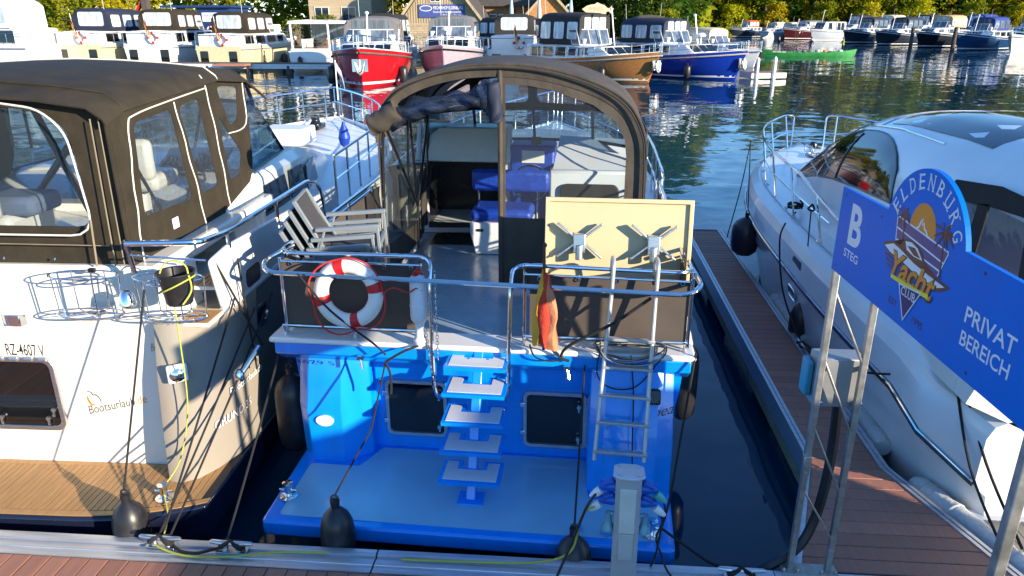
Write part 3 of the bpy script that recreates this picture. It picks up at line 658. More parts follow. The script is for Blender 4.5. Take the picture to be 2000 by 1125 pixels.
    if screen:
        zs0, zs1 = z1+.03, z1+.03+ch*.46
        mb = MB()
        fr = [(-cw, ys-.9), (-cw, ys-.15), (-cw*.62, ys+.35), (0, ys+.45), (cw*.62, ys+.35), (cw, ys-.15), (cw, ys-.9)]
        mb.tube([(a, b-.35, zs1) for a, b in fr], .03, 6); mb.tube([(a, b, zs0) for a, b in fr], .03, 6)
        for a, b in fr: mb.tube([(a, b, zs0), (a, b-.35, zs1)], .025, 6)
        obj('windscreen_frame', mb, sup, t)
        for (a, b), (c, d2) in zip(fr, fr[1:]):
            mb = MB(); mb.sheet([[(a, b, zs0), (c, d2, zs0)], [(a, b-.35, zs1), (c, d2-.35, zs1)]], .008); obj('windscreen_pane', mb, M_cwin2, t, smooth=False)
        mb = MB(); mb.b2(-cw*.9, cw*.9, ys-.55, ys+.1, z1, z1+.42); obj('dashboard', mb, sup, t, bev=.05)
    if canopy:
        ya, yb = c0*L, c1*L-.25; zt = z1+ch; rings = []
        for q in (0, .05, .5, .93, 1.0):
            yy = ya+(yb-ya)*q; lift = -.30 if q in (0,) else (-.02 if q == .05 else (0 if q == .5 else (-.04 if q == .93 else -.14)))
            rings.append([(cw*1.0, yy, z1+.02), (cw*.97, yy, zt-.42+lift*.4), (cw*.86, yy, zt-.16+lift*.7), (cw*.5, yy, zt-.03+lift), (0, yy, zt+lift), (-cw*.5, yy, zt-.03+lift), (-cw*.86, yy, zt-.16+lift*.7), (-cw*.97, yy, zt-.42+lift*.4), (-cw, yy, z1+.02)])
        mb = MB(); mb.loft(rings, False, True, True); co = obj('canopy', mb, canopy, t, ang=50)
        hw = cw*.70
        mb = MB(); mb.prism(rrect(hw*1.9, ch*.60, .16, 3), (0, ya-.006, z1+ch*.52), (1, 0, 0), (0, 0, 1), .012); obj('canopy_window', mb, cwin, co, smooth=False)
        for e in (-1, 0, 1):
            mb = MB(); mb.prism(rrect(hw*.60, ch*.36, .08, 3), (e*hw*.68, yb+.008, z1+ch*.66), (-1, 0, 0), (0, 0, 1), .012); obj('canopy_window', mb, cwin, co, smooth=False)
        nw = 3
        for sd_ in (1, -1):
            for k in range(nw):
                wd = (yb-ya)/nw; mb = MB(); mb.prism(rrect(wd*.74, ch*.52, .12, 3), (sd_*(cw*.985+.012), ya+wd*(k+.5), z1+ch*.44), (0, sd_, 0), (-.06*sd_, 0, 1), .012); obj('canopy_window', mb, cwin, co, smooth=False)
    for sd_ in (1, -1):
        mb = MB(); mb.tube(bend_path([(sd_*wM*.72, y1-.6, z1-.02), (sd_*wM*.72, y1-.6, z1+.10), (sd_*wF*.72, y2-.6, z1+.07), (sd_*wF*.72, y2-.6, z1-.06)], .05), .016, 5); obj('grab_rail', mb, M_chrome, t)
    if canopy:
        mb = MB(); mb.tube([(cw*.7, c0*L+.2, z1+ch*.9), (cw*.72, c0*L+.1, z1+ch*.9+1.1)], .012, 5); obj('aerial', mb, M_white, t)
        mb = MB(); mb.b2(-cw*.2, cw*.2, y2-.95, y2-.55, z1-.02, z1+.05); obj('roof_hatch', mb, M_glassb, t, bev=.02)
    if rail:
        for sd_ in (1, -1):
            P = [p for p in sheer(R, -.07, 0, sd_) if p[1] > .40*L]; mb = MB()
            mb.tube([(a, b, c+.62) for a, b, c in P], .022, 6); mb.tube([(a, b, c+.32) for a, b, c in P], .014, 5)
            acc = 0
            for i, (a, b, c) in enumerate(P):
                if i % 2 == 0 or i == len(P)-1: mb.tube([(a, b, c-.05), (a, b, c+.62)], .018, 5)
            obj('railing', mb, M_chrome, t)
        P = [p for p in sheer(R, -.05, 0, 1) if p[1] < .22*L]; mb = MB()
        a0 = P[0]; loop = [(x_, y_, z_+.75) for x_, y_, z_ in reversed(P)]+[(-x_, y_, z_+.75) for x_, y_, z_ in P]
        mb.tube(loop, .022, 6)
        for (a, b, c) in loop: mb.tube([(a, b, c-.75), (a, b, c)], .018, 5)
        obj('stern_rail', mb, M_chrome, t)
    if hatch:
        for e in (-.28, .28):
            mb = MB(); mb.prism(rrect(.62, .85, .06, 3), (e*B, -.012, za*.55), (1, 0, 0), (0, 0, 1), .02); obj('stern_hatch', mb, M_glassd, hull_o, smooth=False)
        mb = MB(); mb.b2(-B*.40, B*.40, -.75, -.02, .18, .30); obj('swim_platform', mb, sup, t, bev=.03)
        mb = MB(); mb.b2(-wA*.98, wA*.98, .02, y0+.02, za-.12, z1-.02); obj('aft_coaming', mb, sup, t, bev=.06)
    if buoy: ring_buoy(t, (B*.12, -.12 if hatch else y0-.12, za+.45), .34, .085)
    if flag: german_flag(t, (B*.04, -.10, za+.25), 1.5)
    if mast:
        mb = MB(); mb.tube([(0, y2-.5, z1-.1), (0, y2-.9, z1+ch*1.08)], .045, 8); mb.lathe([(.10, 0), (.12, .10), (.02, .16)], 10, (0, y2-.92, z1+ch*1.05)); obj('mast', mb, M_white, t)
    if radar:
        mb = MB(); mb.lathe([(.05, -.5), (.05, 0), (.32, .02), (.36, .14), (.2, .26), (.02, .28)], 16, (.1, y2-.2, z1+.45)); obj('radar_dome', mb, M_white, t)
    for k in range(fend):
        q = .72-.22*k; p = at_t(R, L*q)
        for sd_ in ((1, -1) if k == 0 else (1,)):
            mb = MB(); fender_lathe(mb, ((p[0]+.10)*sd_, p[1], .55), .24, .95); f = obj('fender', mb, M_rub, t)
    if anch:
        r = R[-2]; yv = r[1][1]+.30; mb = MB(); w2 = .42
        mb.box((0, yv-.05, zf*.58), (.8, .05, .62)); obj('anchor_plate', mb, M_chrome, t)
        mb = MB(); mb.tube([(0, yv+.05, zf*.72), (0, yv+.12, zf*.46)], .05, 8)
        mb.tube([(-.26, yv+.10, zf*.66), (-.12, yv+.14, zf*.42), (0, yv+.15, zf*.37), (.12, yv+.14, zf*.42), (.26, yv+.10, zf*.66)], [.02, .07, .08, .07, .02], 8); obj('anchor', mb, M_galv, t)
    if name_txt:
        p = at_t(R, L*.80); q = at_t(R, L*.90); p = Vector(p); q = Vector(q)
        for sd_ in (-1,):
            a = Vector((-p.x-.05, p.y, p.z*.62)); b = Vector((-q.x-.05, q.y, q.z*.62)); ex = (b-a).normalized(); ex2 = ex
            lettering('name_lettering', name_txt, txt_m or M_printw, hull_o, a+Vector((-.06, 0, 0)), ex2, Vector((0, 0, 1)), .30, (b-a).length*1.0, .25)
    return t
G1 = 'cruisers moored in front of the bank'
cruiser('motor_cruiser', 'white cruiser seen side-on at far left with arched hard top', -43.0, 61, (-.96, .18), 'stern', B=4.4, za=1.75, zf=2.2, sup=M_white, canopy=M_white, cwin=M_clear2 if False else M_cwin, cab=1.1, ch=2.0, c0=.12, c1=.62, nwin=3, s=1.15, mast=False)
cruiser('motor_cruiser', 'white cruiser with dark bimini, orange seat and yellow hull side', -41.2, 62, (.10, 1), 'stern', B=4.2, za=1.7, hull=M_ycream, canopy=M_cnavy, cwin=M_cwin, ch=1.6, hatch=True, buoy=True, flag=True, s=1.18, mast=False)
cruiser('motor_cruiser', 'white cruiser stern with brown canopy, lifebuoy and one dark hatch', -35.2, 62.3, (.0, 1), 'stern', B=4.2, za=1.75, hull=M_white, canopy=M_canvas, hatch=True, buoy=True, flag=True, cab=.9, ch=1.55, s=1.15, mast=False)
cruiser('motor_cruiser', 'cream hulled cruiser stern with brown canopy beside the wooden jetty', -28.6, 61.0, (.12, 1), 'stern', B=4.1, za=1.7, hull=M_ycream, canopy=M_canvas, hatch=True, buoy=True, flag=True, cab=.85, ch=1.55, s=1.12, fend=2, mast=False)
cruiser('motor_cruiser', 'red steel cruiser with rope fender and anchor plate on its bow', -12.55, 44.9, (.13, -1), 'bow', L=11, B=4.25, za=1.45, zf=2.05, hull=M_red, canopy=M_cgrey, strake=mat('dark_rope', (.10, .085, .07), .8, var=.4, scale=14, bump=.4), boot=M_white, fend=2, anch=True, full=3.0, cab=.72, ch=1.45, cwin=M_cwin2, radar=True, rake=.9, s=1.16)
cruiser('motor_cruiser', 'white cruiser stern with black canopy and red flag behind the red boat', -15.3, 60, (.02, 1), 'stern', B=3.9, za=1.7, canopy=M_cblk, hatch=True, buoy=True, flag=True, cab=1.0, mast=False)
cruiser('motor_cruiser', 'mauve hulled white cruiser facing forward in front of the boathouse', -8.7, 52, (.05, -1), 'bow', L=11, B=4.3, za=1.55, zf=2.1, hull=M_pinkg, canopy=M_cgrey, cwin=M_cwin2, cab=.9, ch=1.45, full=2.8, radar=True, strake=M_black, s=1.1)
cruiser('motor_cruiser', 'white cruiser stern with tall black canopy and ladder steps', -4.6, 60, (.0, 1), 'stern', s=1.1, B=4.0, za=1.6, canopy=M_cblk, hatch=True, buoy=True, flag=True, cab=.95, ch=1.45, mast=False)
cruiser('motor_cruiser', 'grey hulled cruiser half hidden behind the copper boat', 3.4, 60.5, (.75, -.66), 'bow', L=11, B=4.0, za=1.5, zf=2.0, hull=M_lgrey, canopy=M_cblk, cab=.8, mast=False)
cruiser('motor_cruiser', 'copper brown steel cruiser with black canopy and script name on bow', 5.75, 50.2, (.70, -.72), 'bow', L=12, B=4.2, za=1.35, zf=2.0, hull=M_copper, sup=M_cream, canopy=M_cblk, strake=M_strake, boot=M_white, anch=True, cab=.95, ch=2.15, full=2.9, name_txt='El Harjo', nwin=5, fend=1, rake=1.1)
cruiser('motor_cruiser', 'white cruiser with brown canopy between the copper and blue boats', 6.5, 67, (.05, 1), 'stern', B=3.9, za=1.6, canopy=M_canvas2, hatch=True, flag=True, cab=1.0, mast=False)
cruiser('motor_cruiser', 'royal blue steel cruiser with white rope strake and navy canopy', 11.9, 53.6, (.72, -.70), 'bow', L=12, B=4.3, za=1.4, zf=2.0, hull=M_royal, sup=M_white, canopy=M_cnavy, strake=M_strake, boot=M_white, anch=True, cab=.95, full=3.2, cwin=M_cwin, nwin=4, fend=1, radar=True, rake=.9)
cruiser('motor_cruiser', 'low white cruiser with beige canopy behind the blue boat', 16.2, 68, (.62, -.78), 'bow', L=9.5, B=3.6, za=1.2, zf=1.6, canopy=M_cbeige, cab=.7, ch=1.4, mast=False)
G2 = 'motorboats moored along the right bank'
for (lab, x, y, hull, can, low, kw) in (
        ('dark hulled boat with orange red canvas left of the far row', 36, 182, M_dgrey, M_corange, False, dict(L=9, B=3.6, ch=1.5, cab=.7)),
        ('small white speedboat with beige cover next to the orange canvas boat', 41, 176, M_white, M_cbeige, True, dict(L=8.5, B=3.2, za=1.1, zf=1.5, cab=.8, ch=1.3)),
        ('small pale grey speedboat, third from the left in the far row', 42, 168, M_lgrey, M_cbeige, True, dict(L=8.5, B=3.2, za=1.1, zf=1.5, cab=.8, ch=1.3)),
        ('dark red hulled cruiser in the far row behind the fishing boat', 42.8, 163, M_dred, M_cgrey, False, dict(za=1.5, zf=2.2, ch=1.2)),
        ('light grey sports cruiser with long hull window in the far row', 44.4, 150, M_lgrey, None, True, dict(za=1.6, zf=2.1, cab=1.7, screen=False, win=M_glassb)),
        ('navy cruiser with dark canopy, fourth boat from the right', 46, 137, M_dgrey, M_cnavy, False, dict(za=1.5, zf=2.2, cwin=M_cwin2)),
        ('grey black cruiser with dark canopy, third boat from the right', 48, 128, M_dgrey, M_cnavy, False, dict(za=1.5, zf=2.2, cwin=M_cwin2)),
        ('black sports cruiser with tan canopy between two mooring posts', 50.1, 118, M_black, M_ctan, True, dict(za=1.6, zf=2.2, cab=1.0, rollbar=True, win=M_glassb)),
        ('mid blue cruiser with bright blue canopy near the right edge', 51, 108, M_mblue, M_cblue, False, dict(za=1.5, zf=2.2, cwin=M_cwin2)),
        ('cream white cruiser cut by the right edge of the picture', 53.6, 100, M_cream, M_cbeige, False, dict(za=1.5, zf=2.1))):
    cruiser('moored_motorboat', lab, x, y, (-.80, -.60), 'bow', hull=hull, canopy=can, low=low, boot=M_offw, group=G2, full=2.6, s=1.05, **kw)
for (lab, x, y, hull, can, kw) in (
        ('white cruiser with navy canopy in the second row behind the dark red boat', 56, 172, M_white, M_cnavy, dict()), ('white cruiser with beige canopy in the second row behind the grey sports cruiser', 58, 160, M_white, M_cbeige, dict()),
        ('white cruiser with black canopy in the second row behind the navy boats', 60, 148, M_offw, M_cblk, dict()), ('cream cruiser in the second row behind the black sports cruiser', 62.5, 134, M_cream, M_cblue, dict()), ('white cruiser with grey canopy in the second row near the right edge', 64.5, 121, M_white, M_cgrey, dict()), ('white cruiser rearmost at the right edge', 67, 112, M_white, M_ctan, dict())):
    cruiser('moored_motorboat', lab, x, y, (-.80, -.60), 'bow', hull=hull, canopy=can, boot=M_offw, group=G2, full=2.6, s=1.1, za=1.6, zf=2.2, cab=1.0, **kw)
cruiser('motor_cruiser', 'white cruiser with dark canopy left of the copper boat', -.6, 66, (.72, -.70), 'bow', B=4.0, za=1.5, zf=2.0, hull=M_white, canopy=M_cblk, cab=.95, mast=False)
def moor_post(x, y, h, r, m, label, cap=None, group='mooring posts'):
    t = thing('mooring_post', label, 'post', (x, y, 0), 0, group); mb = MB(); mb.lathe([(r*1.05, -1.5), (r, 0), (r*.95, h), (r*.6, h+.03)], 12); obj('shaft', mb, m, t)
    mb = MB(); mb.lathe([(r*1.02, h-.12), (r*1.06, h), (r*.2, h+.14)], 12); obj('cap', mb, cap or m, t)
M_pile = mat('wet_timber', (.075, .062, .05), .8, var=.3, scale=3, stretch=(3, 3, .4), dirt=.4)
moor_post(49.0, 117, 2.7, .26, M_pile, 'dark timber mooring post left of the black sports cruiser')
moor_post(50.0, 106.5, 2.9, .26, M_pile, 'dark timber mooring post between the black and blue boats')
# small pontoon with two white posts
t = thing('small_pontoon', 'short pontoon with reddish deck right of the royal blue cruiser', 'pontoon', (13.5, 56.0, 0), radians(15))
mb = MB(); mb.b2(-1.2, 1.5, -.9, .9, .05, .42); obj('float_body', mb, M_cream, t, bev=.04)
for k in range(7):
    mb = MB(); mb.b2(-1.18+.38*k, -.82+.38*k, -.88, .88, .424, .45); obj('board', mb, M_wpc, t, smooth=False)
moor_post(12.95, 54.9, 1.35, .13, M_white, 'left white pile of the short pontoon', group='white pontoon piles')
moor_post(14.2, 55.2, 1.4, .13, M_white, 'right white pile of the short pontoon', group='white pontoon piles')
# timber jetty in front of the left cruisers
t = thing('timber_jetty', 'weathered timber jetty in front of the cream cruiser', 'jetty', (0, 0, 0))
mb = MB(); mb.b2(-46, -17.5, 57.4, 59.6, .62, .74); mb.b2(-46, -17.5, 57.45, 57.55, .40, .62); obj('deck_frame', mb, M_offw, t)
for k in range(140):
    if k == 0:
        mb = MB(); mb.b2(0, .19, 57.42, 59.58, .744, .77); pl = obj('board', mb, M_pile, t, smooth=False); pl.location.x = -45.9
    else: c = pl.copy(); C.objects.link(c); c.parent = t; c.location.x = -45.9+.2*k
for k in range(9):
    mb = MB(); mb.lathe([(.28, -1.5), (.28, .62)], 10, (-44+3.2*k, 57.7, 0)); obj('pile', mb, M_pile, t)
mb = MB(); mb.b2(-26.9, -24.4, 56.0, 57.4, .66, .80); obj('landing_step', mb, M_wpc, t)
# ---------------------------------------------------------------- buildings on the bank
def house(name, label, x0, x1, y, zb, ze, za, depth, m, over=.5, rm=M_roof):
    t = thing(name, label, 'building', ((x0+x1)/2, y, 0)); w = (x1-x0)/2; mb = MB()
    P = [(-w, zb), (w, zb), (w, ze), (0, za), (-w, ze)]; mb.prism(P, (0, depth, 0), (1, 0, 0), (0, 0, 1), depth); obj('wall', mb, m, t, smooth=False)
    for sd_ in (-1, 1):
        mb = MB(); sl = (za-ze)/w; a = (0, za+.12); b = (sd_*(w+over), ze-sl*over+.12)
        mb.add([(a[0], -over, a[1]), (b[0], -over, b[1]), (b[0], depth+over, b[1]), (a[0], depth+over, a[1]), (a[0], -over, a[1]+.18), (b[0], -over, b[1]+.18), (b[0], depth+over, b[1]+.18), (a[0], depth+over, a[1]+.18)], [(0, 1, 2, 3), (7, 6, 5, 4), (0, 4, 5, 1), (1, 5, 6, 2), (2, 6, 7, 3), (3, 7, 4, 0)]); obj('roof_slope', mb, rm, t, smooth=False)
        mb = MB(); mb.beam((a[0], -over-.03, a[1]+.02), (b[0], -over-.03, b[1]+.02), .06, .26); obj('verge_board', mb, M_sunbr, t)
    return t
def house_window(t, x, z, w, h, y=-.03, m=M_glassb, fm=M_white):
    mb = MB(); mb.b2(x-w/2, x+w/2, y-.02, y+.02, z-h/2, z+h/2); wo = obj('window', mb, m, t, smooth=False)
    mb = MB(); e = .07
    for a, b, c, d in ((x-w/2-e, x-w/2, z-h/2-e, z+h/2+e), (x+w/2, x+w/2+e, z-h/2-e, z+h/2+e), (x-w/2, x+w/2, z+h/2, z+h/2+e), (x-w/2, x+w/2, z-h/2-e, z-h/2), (x-.03, x+.03, z-h/2, z+h/2)): mb.b2(a, b, y-.05, y+.01, c, d)
    obj('frame', mb, fm, wo, smooth=False)
bh = house('boathouse', 'timber boathouse with steep gable and blue banner', -18.3, -9.9, 84, .8, 4.1, 9.4, 9, M_sunbr, .9)
for k in range(30):
    x = -4.1+.28*k; top = 9.3-abs(x)*(5.3/4.2)-.1; mb = MB(); mb.b2(x-.035, x+.035, -.05, 0, 3.5, top); obj('batten', mb, M_sunbr, bh, smooth=False)
mb = MB(); mb.b2(-4.25, 4.25, -.09, -.0, 3.40, 3.52); obj('sill_beam', mb, M_sunbr, bh)
for k in range(11):
    mb = MB(); mb.b2(-4.22, 4.22, -.045, 0, .9+.228*k, .9+.228*k+.205); obj('log_board', mb, M_sunbr, bh, bev=.015)
house_window(bh, -.6, 6.2, 1.0, .9, -.07)
bn = thing('shop_banner', 'blue banner with white lettering on the boathouse gable', 'banner', (-14.0, 83.88, 4.9))
mb = MB(); mb.b2(-2.5, 2.5, -.03, .0, -.78, .55); obj('board', mb, mat('banner_blue', (.045, .075, .26), .6), bn, smooth=False)
mb = MB(); mb.prism([(cos(a*pi/12)*.68, sin(a*pi/12)*.30) for a in range(24)], (-1.72, -.032, .16), (1, 0, 0), (0, 0, 1), .006); obj('oval_emblem', mb, M_printw, bn, smooth=False)
mb = MB(); mb.prism([(cos(a*pi/12)*.60, sin(a*pi/12)*.23) for a in range(24)], (-1.72, -.040, .16), (1, 0, 0), (0, 0, 1), .006); em = obj('oval_emblem', mb, mat('banner_blue2', (.06, .10, .32), .6), bn, smooth=False)
lettering('banner_lettering', 'FISCHERHOF ELDENBURG', M_printw, bn, (-.92, -.034, .06), X, Z, .32, 3.2, bold=.012, lift=.012)
lettering('banner_lettering', 'Räucherfisch Imbiss Bootsverleih', M_printw, bn, (-.92, -.034, -.30), X, Z, .22, 3.0, lift=.012)
lettering('banner_lettering', 'Eldestraße 1a', M_printw, bn, (.1, -.034, -.62), X, Z, .20, 2.0, lift=.012)
h2 = thing('brick_house', 'long brick house with white windows right of the boathouse', 'building', (-7.0, 94, 0))
mb = MB(); mb.b2(-6.0, 5.2, 0, 7, 1.2, 5.5); obj('wall', mb, M_brick, h2)
for (a_, b_, c_, d_) in ((-.7, 3.5, 5.4, 8.6), (7.7, 3.5, 5.4, 8.6)):
    mb = MB(); mb.add([(-6.5, a_, c_), (5.7, a_, c_), (5.7, b_, d_), (-6.5, b_, d_), (-6.5, a_, c_+.2), (5.7, a_, c_+.2), (5.7, b_, d_+.2), (-6.5, b_, d_+.2)], [(0, 1, 2, 3), (7, 6, 5, 4), (0, 4, 5, 1), (1, 5, 6, 2), (2, 6, 7, 3), (3, 7, 4, 0)]); obj('roof_slope', mb, M_roof, h2, smooth=False)
for x in (-4.8, -2.9, -1.0, .9): house_window(h2, x, 3.5, 1.5, 1.9)
for x in (-3.85, -.05): mb = MB(); mb.lathe([(.10, 0), (.22, .3), (.06, .5)], 8, (x, -.25, 4.6)); obj('wall_lamp', mb, M_black, h2)
h4 = house('brick_annex', 'orange lit brick annex with wooden doors', -5.2, -.2, 88.5, 1.2, 4.3, 6.9, 4, mat('orange_brick', (.46, .21, .07), .85, var=.2, scale=3), .5)
for e in (-.75, .75):
    mb = MB(); mb.b2(e-.7, e+.7, -.06, 0, 2.0, 4.2); obj('door_leaf', mb, M_wood, h4, smooth=False)
for k in range(5):
    mb = MB(); mb.b2(-2.2+1.1*k-.05, -2.2+1.1*k+.05, -1.2, -1.1, 1.2, 2.2); obj('fence_post', mb, M_sunbr, h4)
h3 = house('timber_house', 'tan timber house with a white window behind the red boat', -31.0, -23.5, 91, 1.2, 7.2, 10.6, 8, mat('tan_boards', (.42, .33, .21), .8, var=.2, scale=1, stretch=(.5, .5, 8)), .6)
for x in (-2.2, 1.0): house_window(h3, x, 4.3, 1.6, 1.9)
for x, lab in ((-6.6, 'left folded pale blue parasol behind the boathouse'), (-3.6, 'middle folded pale blue parasol at the orange annex'), (-.2, 'right folded pale blue parasol in front of the dark trees')):
    t = thing('folded_parasol', lab, 'parasol', (x, 85, ground_z(x, 85)), 0, 'folded parasols'); mb = MB(); mb.tube([(0, 0, 0), (0, 0, 5.3)], .04, 6); obj('pole', mb, M_white, t)
    mb = MB(); mb.lathe([(.10, 2.6), (.24, 3.0), (.22, 4.2), (.12, 5.1), (.02, 5.4)], 10); obj('folded_cloth', mb, mat('pale_blue_cloth', (.35, .50, .58), .8), t)
# fish shaped shop sign
t = thing('fish_sign', 'fish shaped pale wooden sign above the copper cruiser', 'sign', (2.0, 66, 0), radians(4))
fp = [(-1.25, 4.75), (-.85, 5.02), (-.45, 5.12), (-.2, 5.14), (0, 5.28), (.3, 5.16), (.62, 5.06), (.85, 4.86), (1.0, 4.80), (1.25, 5.05), (1.18, 4.72), (1.26, 4.34), (.98, 4.58), (.8, 4.56), (.75, 4.36), (.4, 4.40), (-.3, 4.44), (-.9, 4.50)]
mb = MB(); mb.prism(fp, (0, 0, 0), (1, 0, 0), (0, 0, 1), .05); obj('board', mb, mat('pale_wood_sign', (.62, .48, .30), .7), t, smooth=False)
lettering('fish_lettering', 'IMBISS', mat('print_grey', (.35, .28, .2), .6), t, (-.7, -.055, 4.64), X, Z, .28, 1.2, lift=.004)
for e in (-.5, .5):
    mb = MB(); mb.lathe([(.05, 1.0), (.05, 4.5)], 8, (e, .04, 0)); obj('post', mb, M_sunbr, t)
# blue houseboat with banner
t = thing('blue_houseboat', 'dark blue houseboat with white banner behind the left cruisers', 'boat', (-35.2, 72, 0), radians(-3))
mb = MB(); mb.b2(-3.2, 3.2, 0, 4, .6, 3.2); obj('hull_wall', mb, mat('houseboat_blue', (.012, .04, .13), .5), t, bev=.05)
mb = MB(); mb.b2(-3.6, 3.4, -.4, 4.2, 5.0, 5.2); obj('roof', mb, MATS['houseboat_blue'], t)
mb = MB(); mb.b2(-.2, 3.1, .02, 3.8, 3.2, 5.0); obj('cabin', mb, MATS['houseboat_blue'], t)
for x in (-3.2, -2.2, -1.2): mb = MB(); mb.tube([(x, 0, 3.2), (x, 0, 5.0)], .05, 6); obj('post', mb, M_white, t)
mb = MB(); mb.b2(.3, 2.7, -.04, .0, 3.75, 4.55); b_ = obj('banner', mb, M_printw, t, smooth=False)
lettering('banner_lettering', 'HAUSBOOTE', mat('print_blue', (.03, .08, .4), .5), b_, (.5, -.042, 4.2), X, Z, .2, 2.0, lift=.01)
lettering('banner_lettering', 'TOUR', M_buoyred, b_, (.9, -.042, 3.88), X, Z, .2, 1.2, lift=.01)
ring_buoy(t, (1.0, -.10, 3.0), .3, .07)
# red slide and parked van
t = thing('red_slide', 'red plastic slide on the bank at top left', 'slide', (-41.0, 72, 1.2)); mb = MB(); mb.sheet([[(-.9+.25*k, e*.3, 2.2+.42*k+.1*sin(k)) for e in (-1, -.8, .8, 1)] for k in range(8)], .1); obj('chute', mb, mat('red_plastic', (.5, .02, .03), .35), t)
mb = MB(); mb.b2(.5, 1.0, -.4, .4, 0, 5.0); obj('tower', mb, M_pile, t)
t = thing('parked_van', 'white parked van on the ramp at the top left', 'van', (-37.6, 92, ground_z(-37.6, 92)), radians(80)); mb = MB()
mb.loft([[(-.95, y_, .35), (-.95, y_, z_*.62), (-.8, y_, z_), (.8, y_, z_), (.95, y_, z_*.62), (.95, y_, .35)] for y_, z_ in ((-2.4, 1.9), (-2.3, 2.2), (.9, 2.25), (1.6, 1.35), (2.4, 1.15), (2.5, .8))], False, True, True); obj('body', mb, M_white, t, bev=.04)
for sx in (-1, 1):
    for yy in (-1.5, 1.5): mb = MB(); mb.lathe([(.33, -.1), (.33, .1)], 16, (sx*.88, yy, .33), Matrix.Rotation(pi/2, 3, 'Y')); obj('wheel', mb, M_rub, t)
    mb = MB(); mb.b2(sx*.90-.06, sx*.90+.06, -1.9, .7, 1.45, 1.95); obj('side_window', mb, M_glassb, t)
# ---------------------------------------------------------------- people
def person(label, x, y, z, rz, shirt, trousers, pose, hat=None, cut=None):
    """one continuous skinned body; clothing is coloured by height, hair and cap are children"""
    t = thing('person', label, 'person', (x, y, z), rz, None)
    J = {'pel': (0, 0, .95), 'che': (0, .02, 1.25), 'neck': (0, .01, 1.47), 'head': (0, .03, 1.56), 'top': (0, .02, 1.74)}
    R_ = {'pel': .15, 'che': .165, 'neck': .06, 'head': .095, 'top': .085}
    E_ = [('pel', 'che'), ('che', 'neck'), ('neck', 'head'), ('head', 'top')]
    for s_, sx in (('l', -1), ('r', 1)):
        arm = pose.get('arm_'+s_, [(.24*sx, .0, 1.38), (.30*sx, .05, 1.10), (.26*sx, .25, .98), (.24*sx, .33, .97)])
        leg = pose.get('leg_'+s_, [(.10*sx, 0, .88), (.11*sx, .03, .48), (.12*sx, 0, .07), (.13*sx, .16, .03)])
        for i, p in enumerate(arm): J['a%s%d' % (s_, i)] = p; R_['a%s%d' % (s_, i)] = (.065, .05, .035, .04)[i]
        for i, p in enumerate(leg): J['g%s%d' % (s_, i)] = p; R_['g%s%d' % (s_, i)] = (.095, .07, .05, .04)[i]
        E_ += [('che', 'a%s0' % s_)]+[('a%s%d' % (s_, i), 'a%s%d' % (s_, i+1)) for i in range(3)]+[('pel', 'g%s0' % s_)]+[('g%s%d' % (s_, i), 'g%s%d' % (s_, i+1)) for i in range(3)]
    if pose.get('sit'):
        for k in J: J[k] = (J[k][0], J[k][1], J[k][2])
    ks = list(J); me = bpy.data.meshes.new('body'); me.from_pydata([J[k] for k in ks], [(ks.index(a), ks.index(b)) for a, b in E_], [])
    o = bpy.data.objects.new('body', me); C.objects.link(o)
    md = o.modifiers.new('skin', 'SKIN'); sv = me.skin_vertices[0].data
    for i, k in enumerate(ks): sv[i].radius = (R_[k], R_[k]*(.75 if k in ('pel', 'che') else 1)); sv[i].use_root = (k == 'pel')
    o.modifiers.new('sub', 'SUBSURF').levels = 1
    dg = bpy.context.evaluated_depsgraph_get(); m2 = bpy.data.meshes.new_from_object(o.evaluated_get(dg)); bpy.data.objects.remove(o)
    for q in (shirt, trousers, M_skin): m2.materials.append(q)
    for p in m2.polygons:
        c = p.center; wr = min((Vector(J['a%s3' % q])-c).length for q in 'lr'); p.use_smooth = True
        p.material_index = 2 if (c.z > 1.49 or wr < .13) else (0 if c.z > .93 else 1)
    b = bpy.data.objects.new('body', m2); C.objects.link(b); b.parent = t
    mb = MB(); mb.lathe([(.10, 1.62), (.108, 1.68), (.085, 1.76), (.02, 1.79)], 10, (0, .0, 0)); obj('hair', mb, hat or M_hair, t)
    mb = MB(); mb.lathe([(.012, -.02), (.02, 0), (.006, .03)], 6, (0, .135, 1.62)); obj('nose', mb, M_skin, t)
    return t
P_work = {'arm_l': [(-.22, .02, 1.38), (-.27, .10, 1.12), (-.12, .33, 1.10), (-.07, .38, 1.11)], 'arm_r': [(.22, .02, 1.38), (.27, .12, 1.12), (.12, .35, 1.14), (.06, .40, 1.15)]}
M_tgrey = mat('cloth_grey', (.14, .15, .17), .9); M_tblue = mat('cloth_blue', (.06, .09, .22), .9); M_tlime = mat('cloth_lime', (.36, .42, .05), .9); M_tblk = mat('cloth_black', (.015, .015, .018), .9); M_tbrown = mat('cloth_brown', (.16, .12, .08), .9)
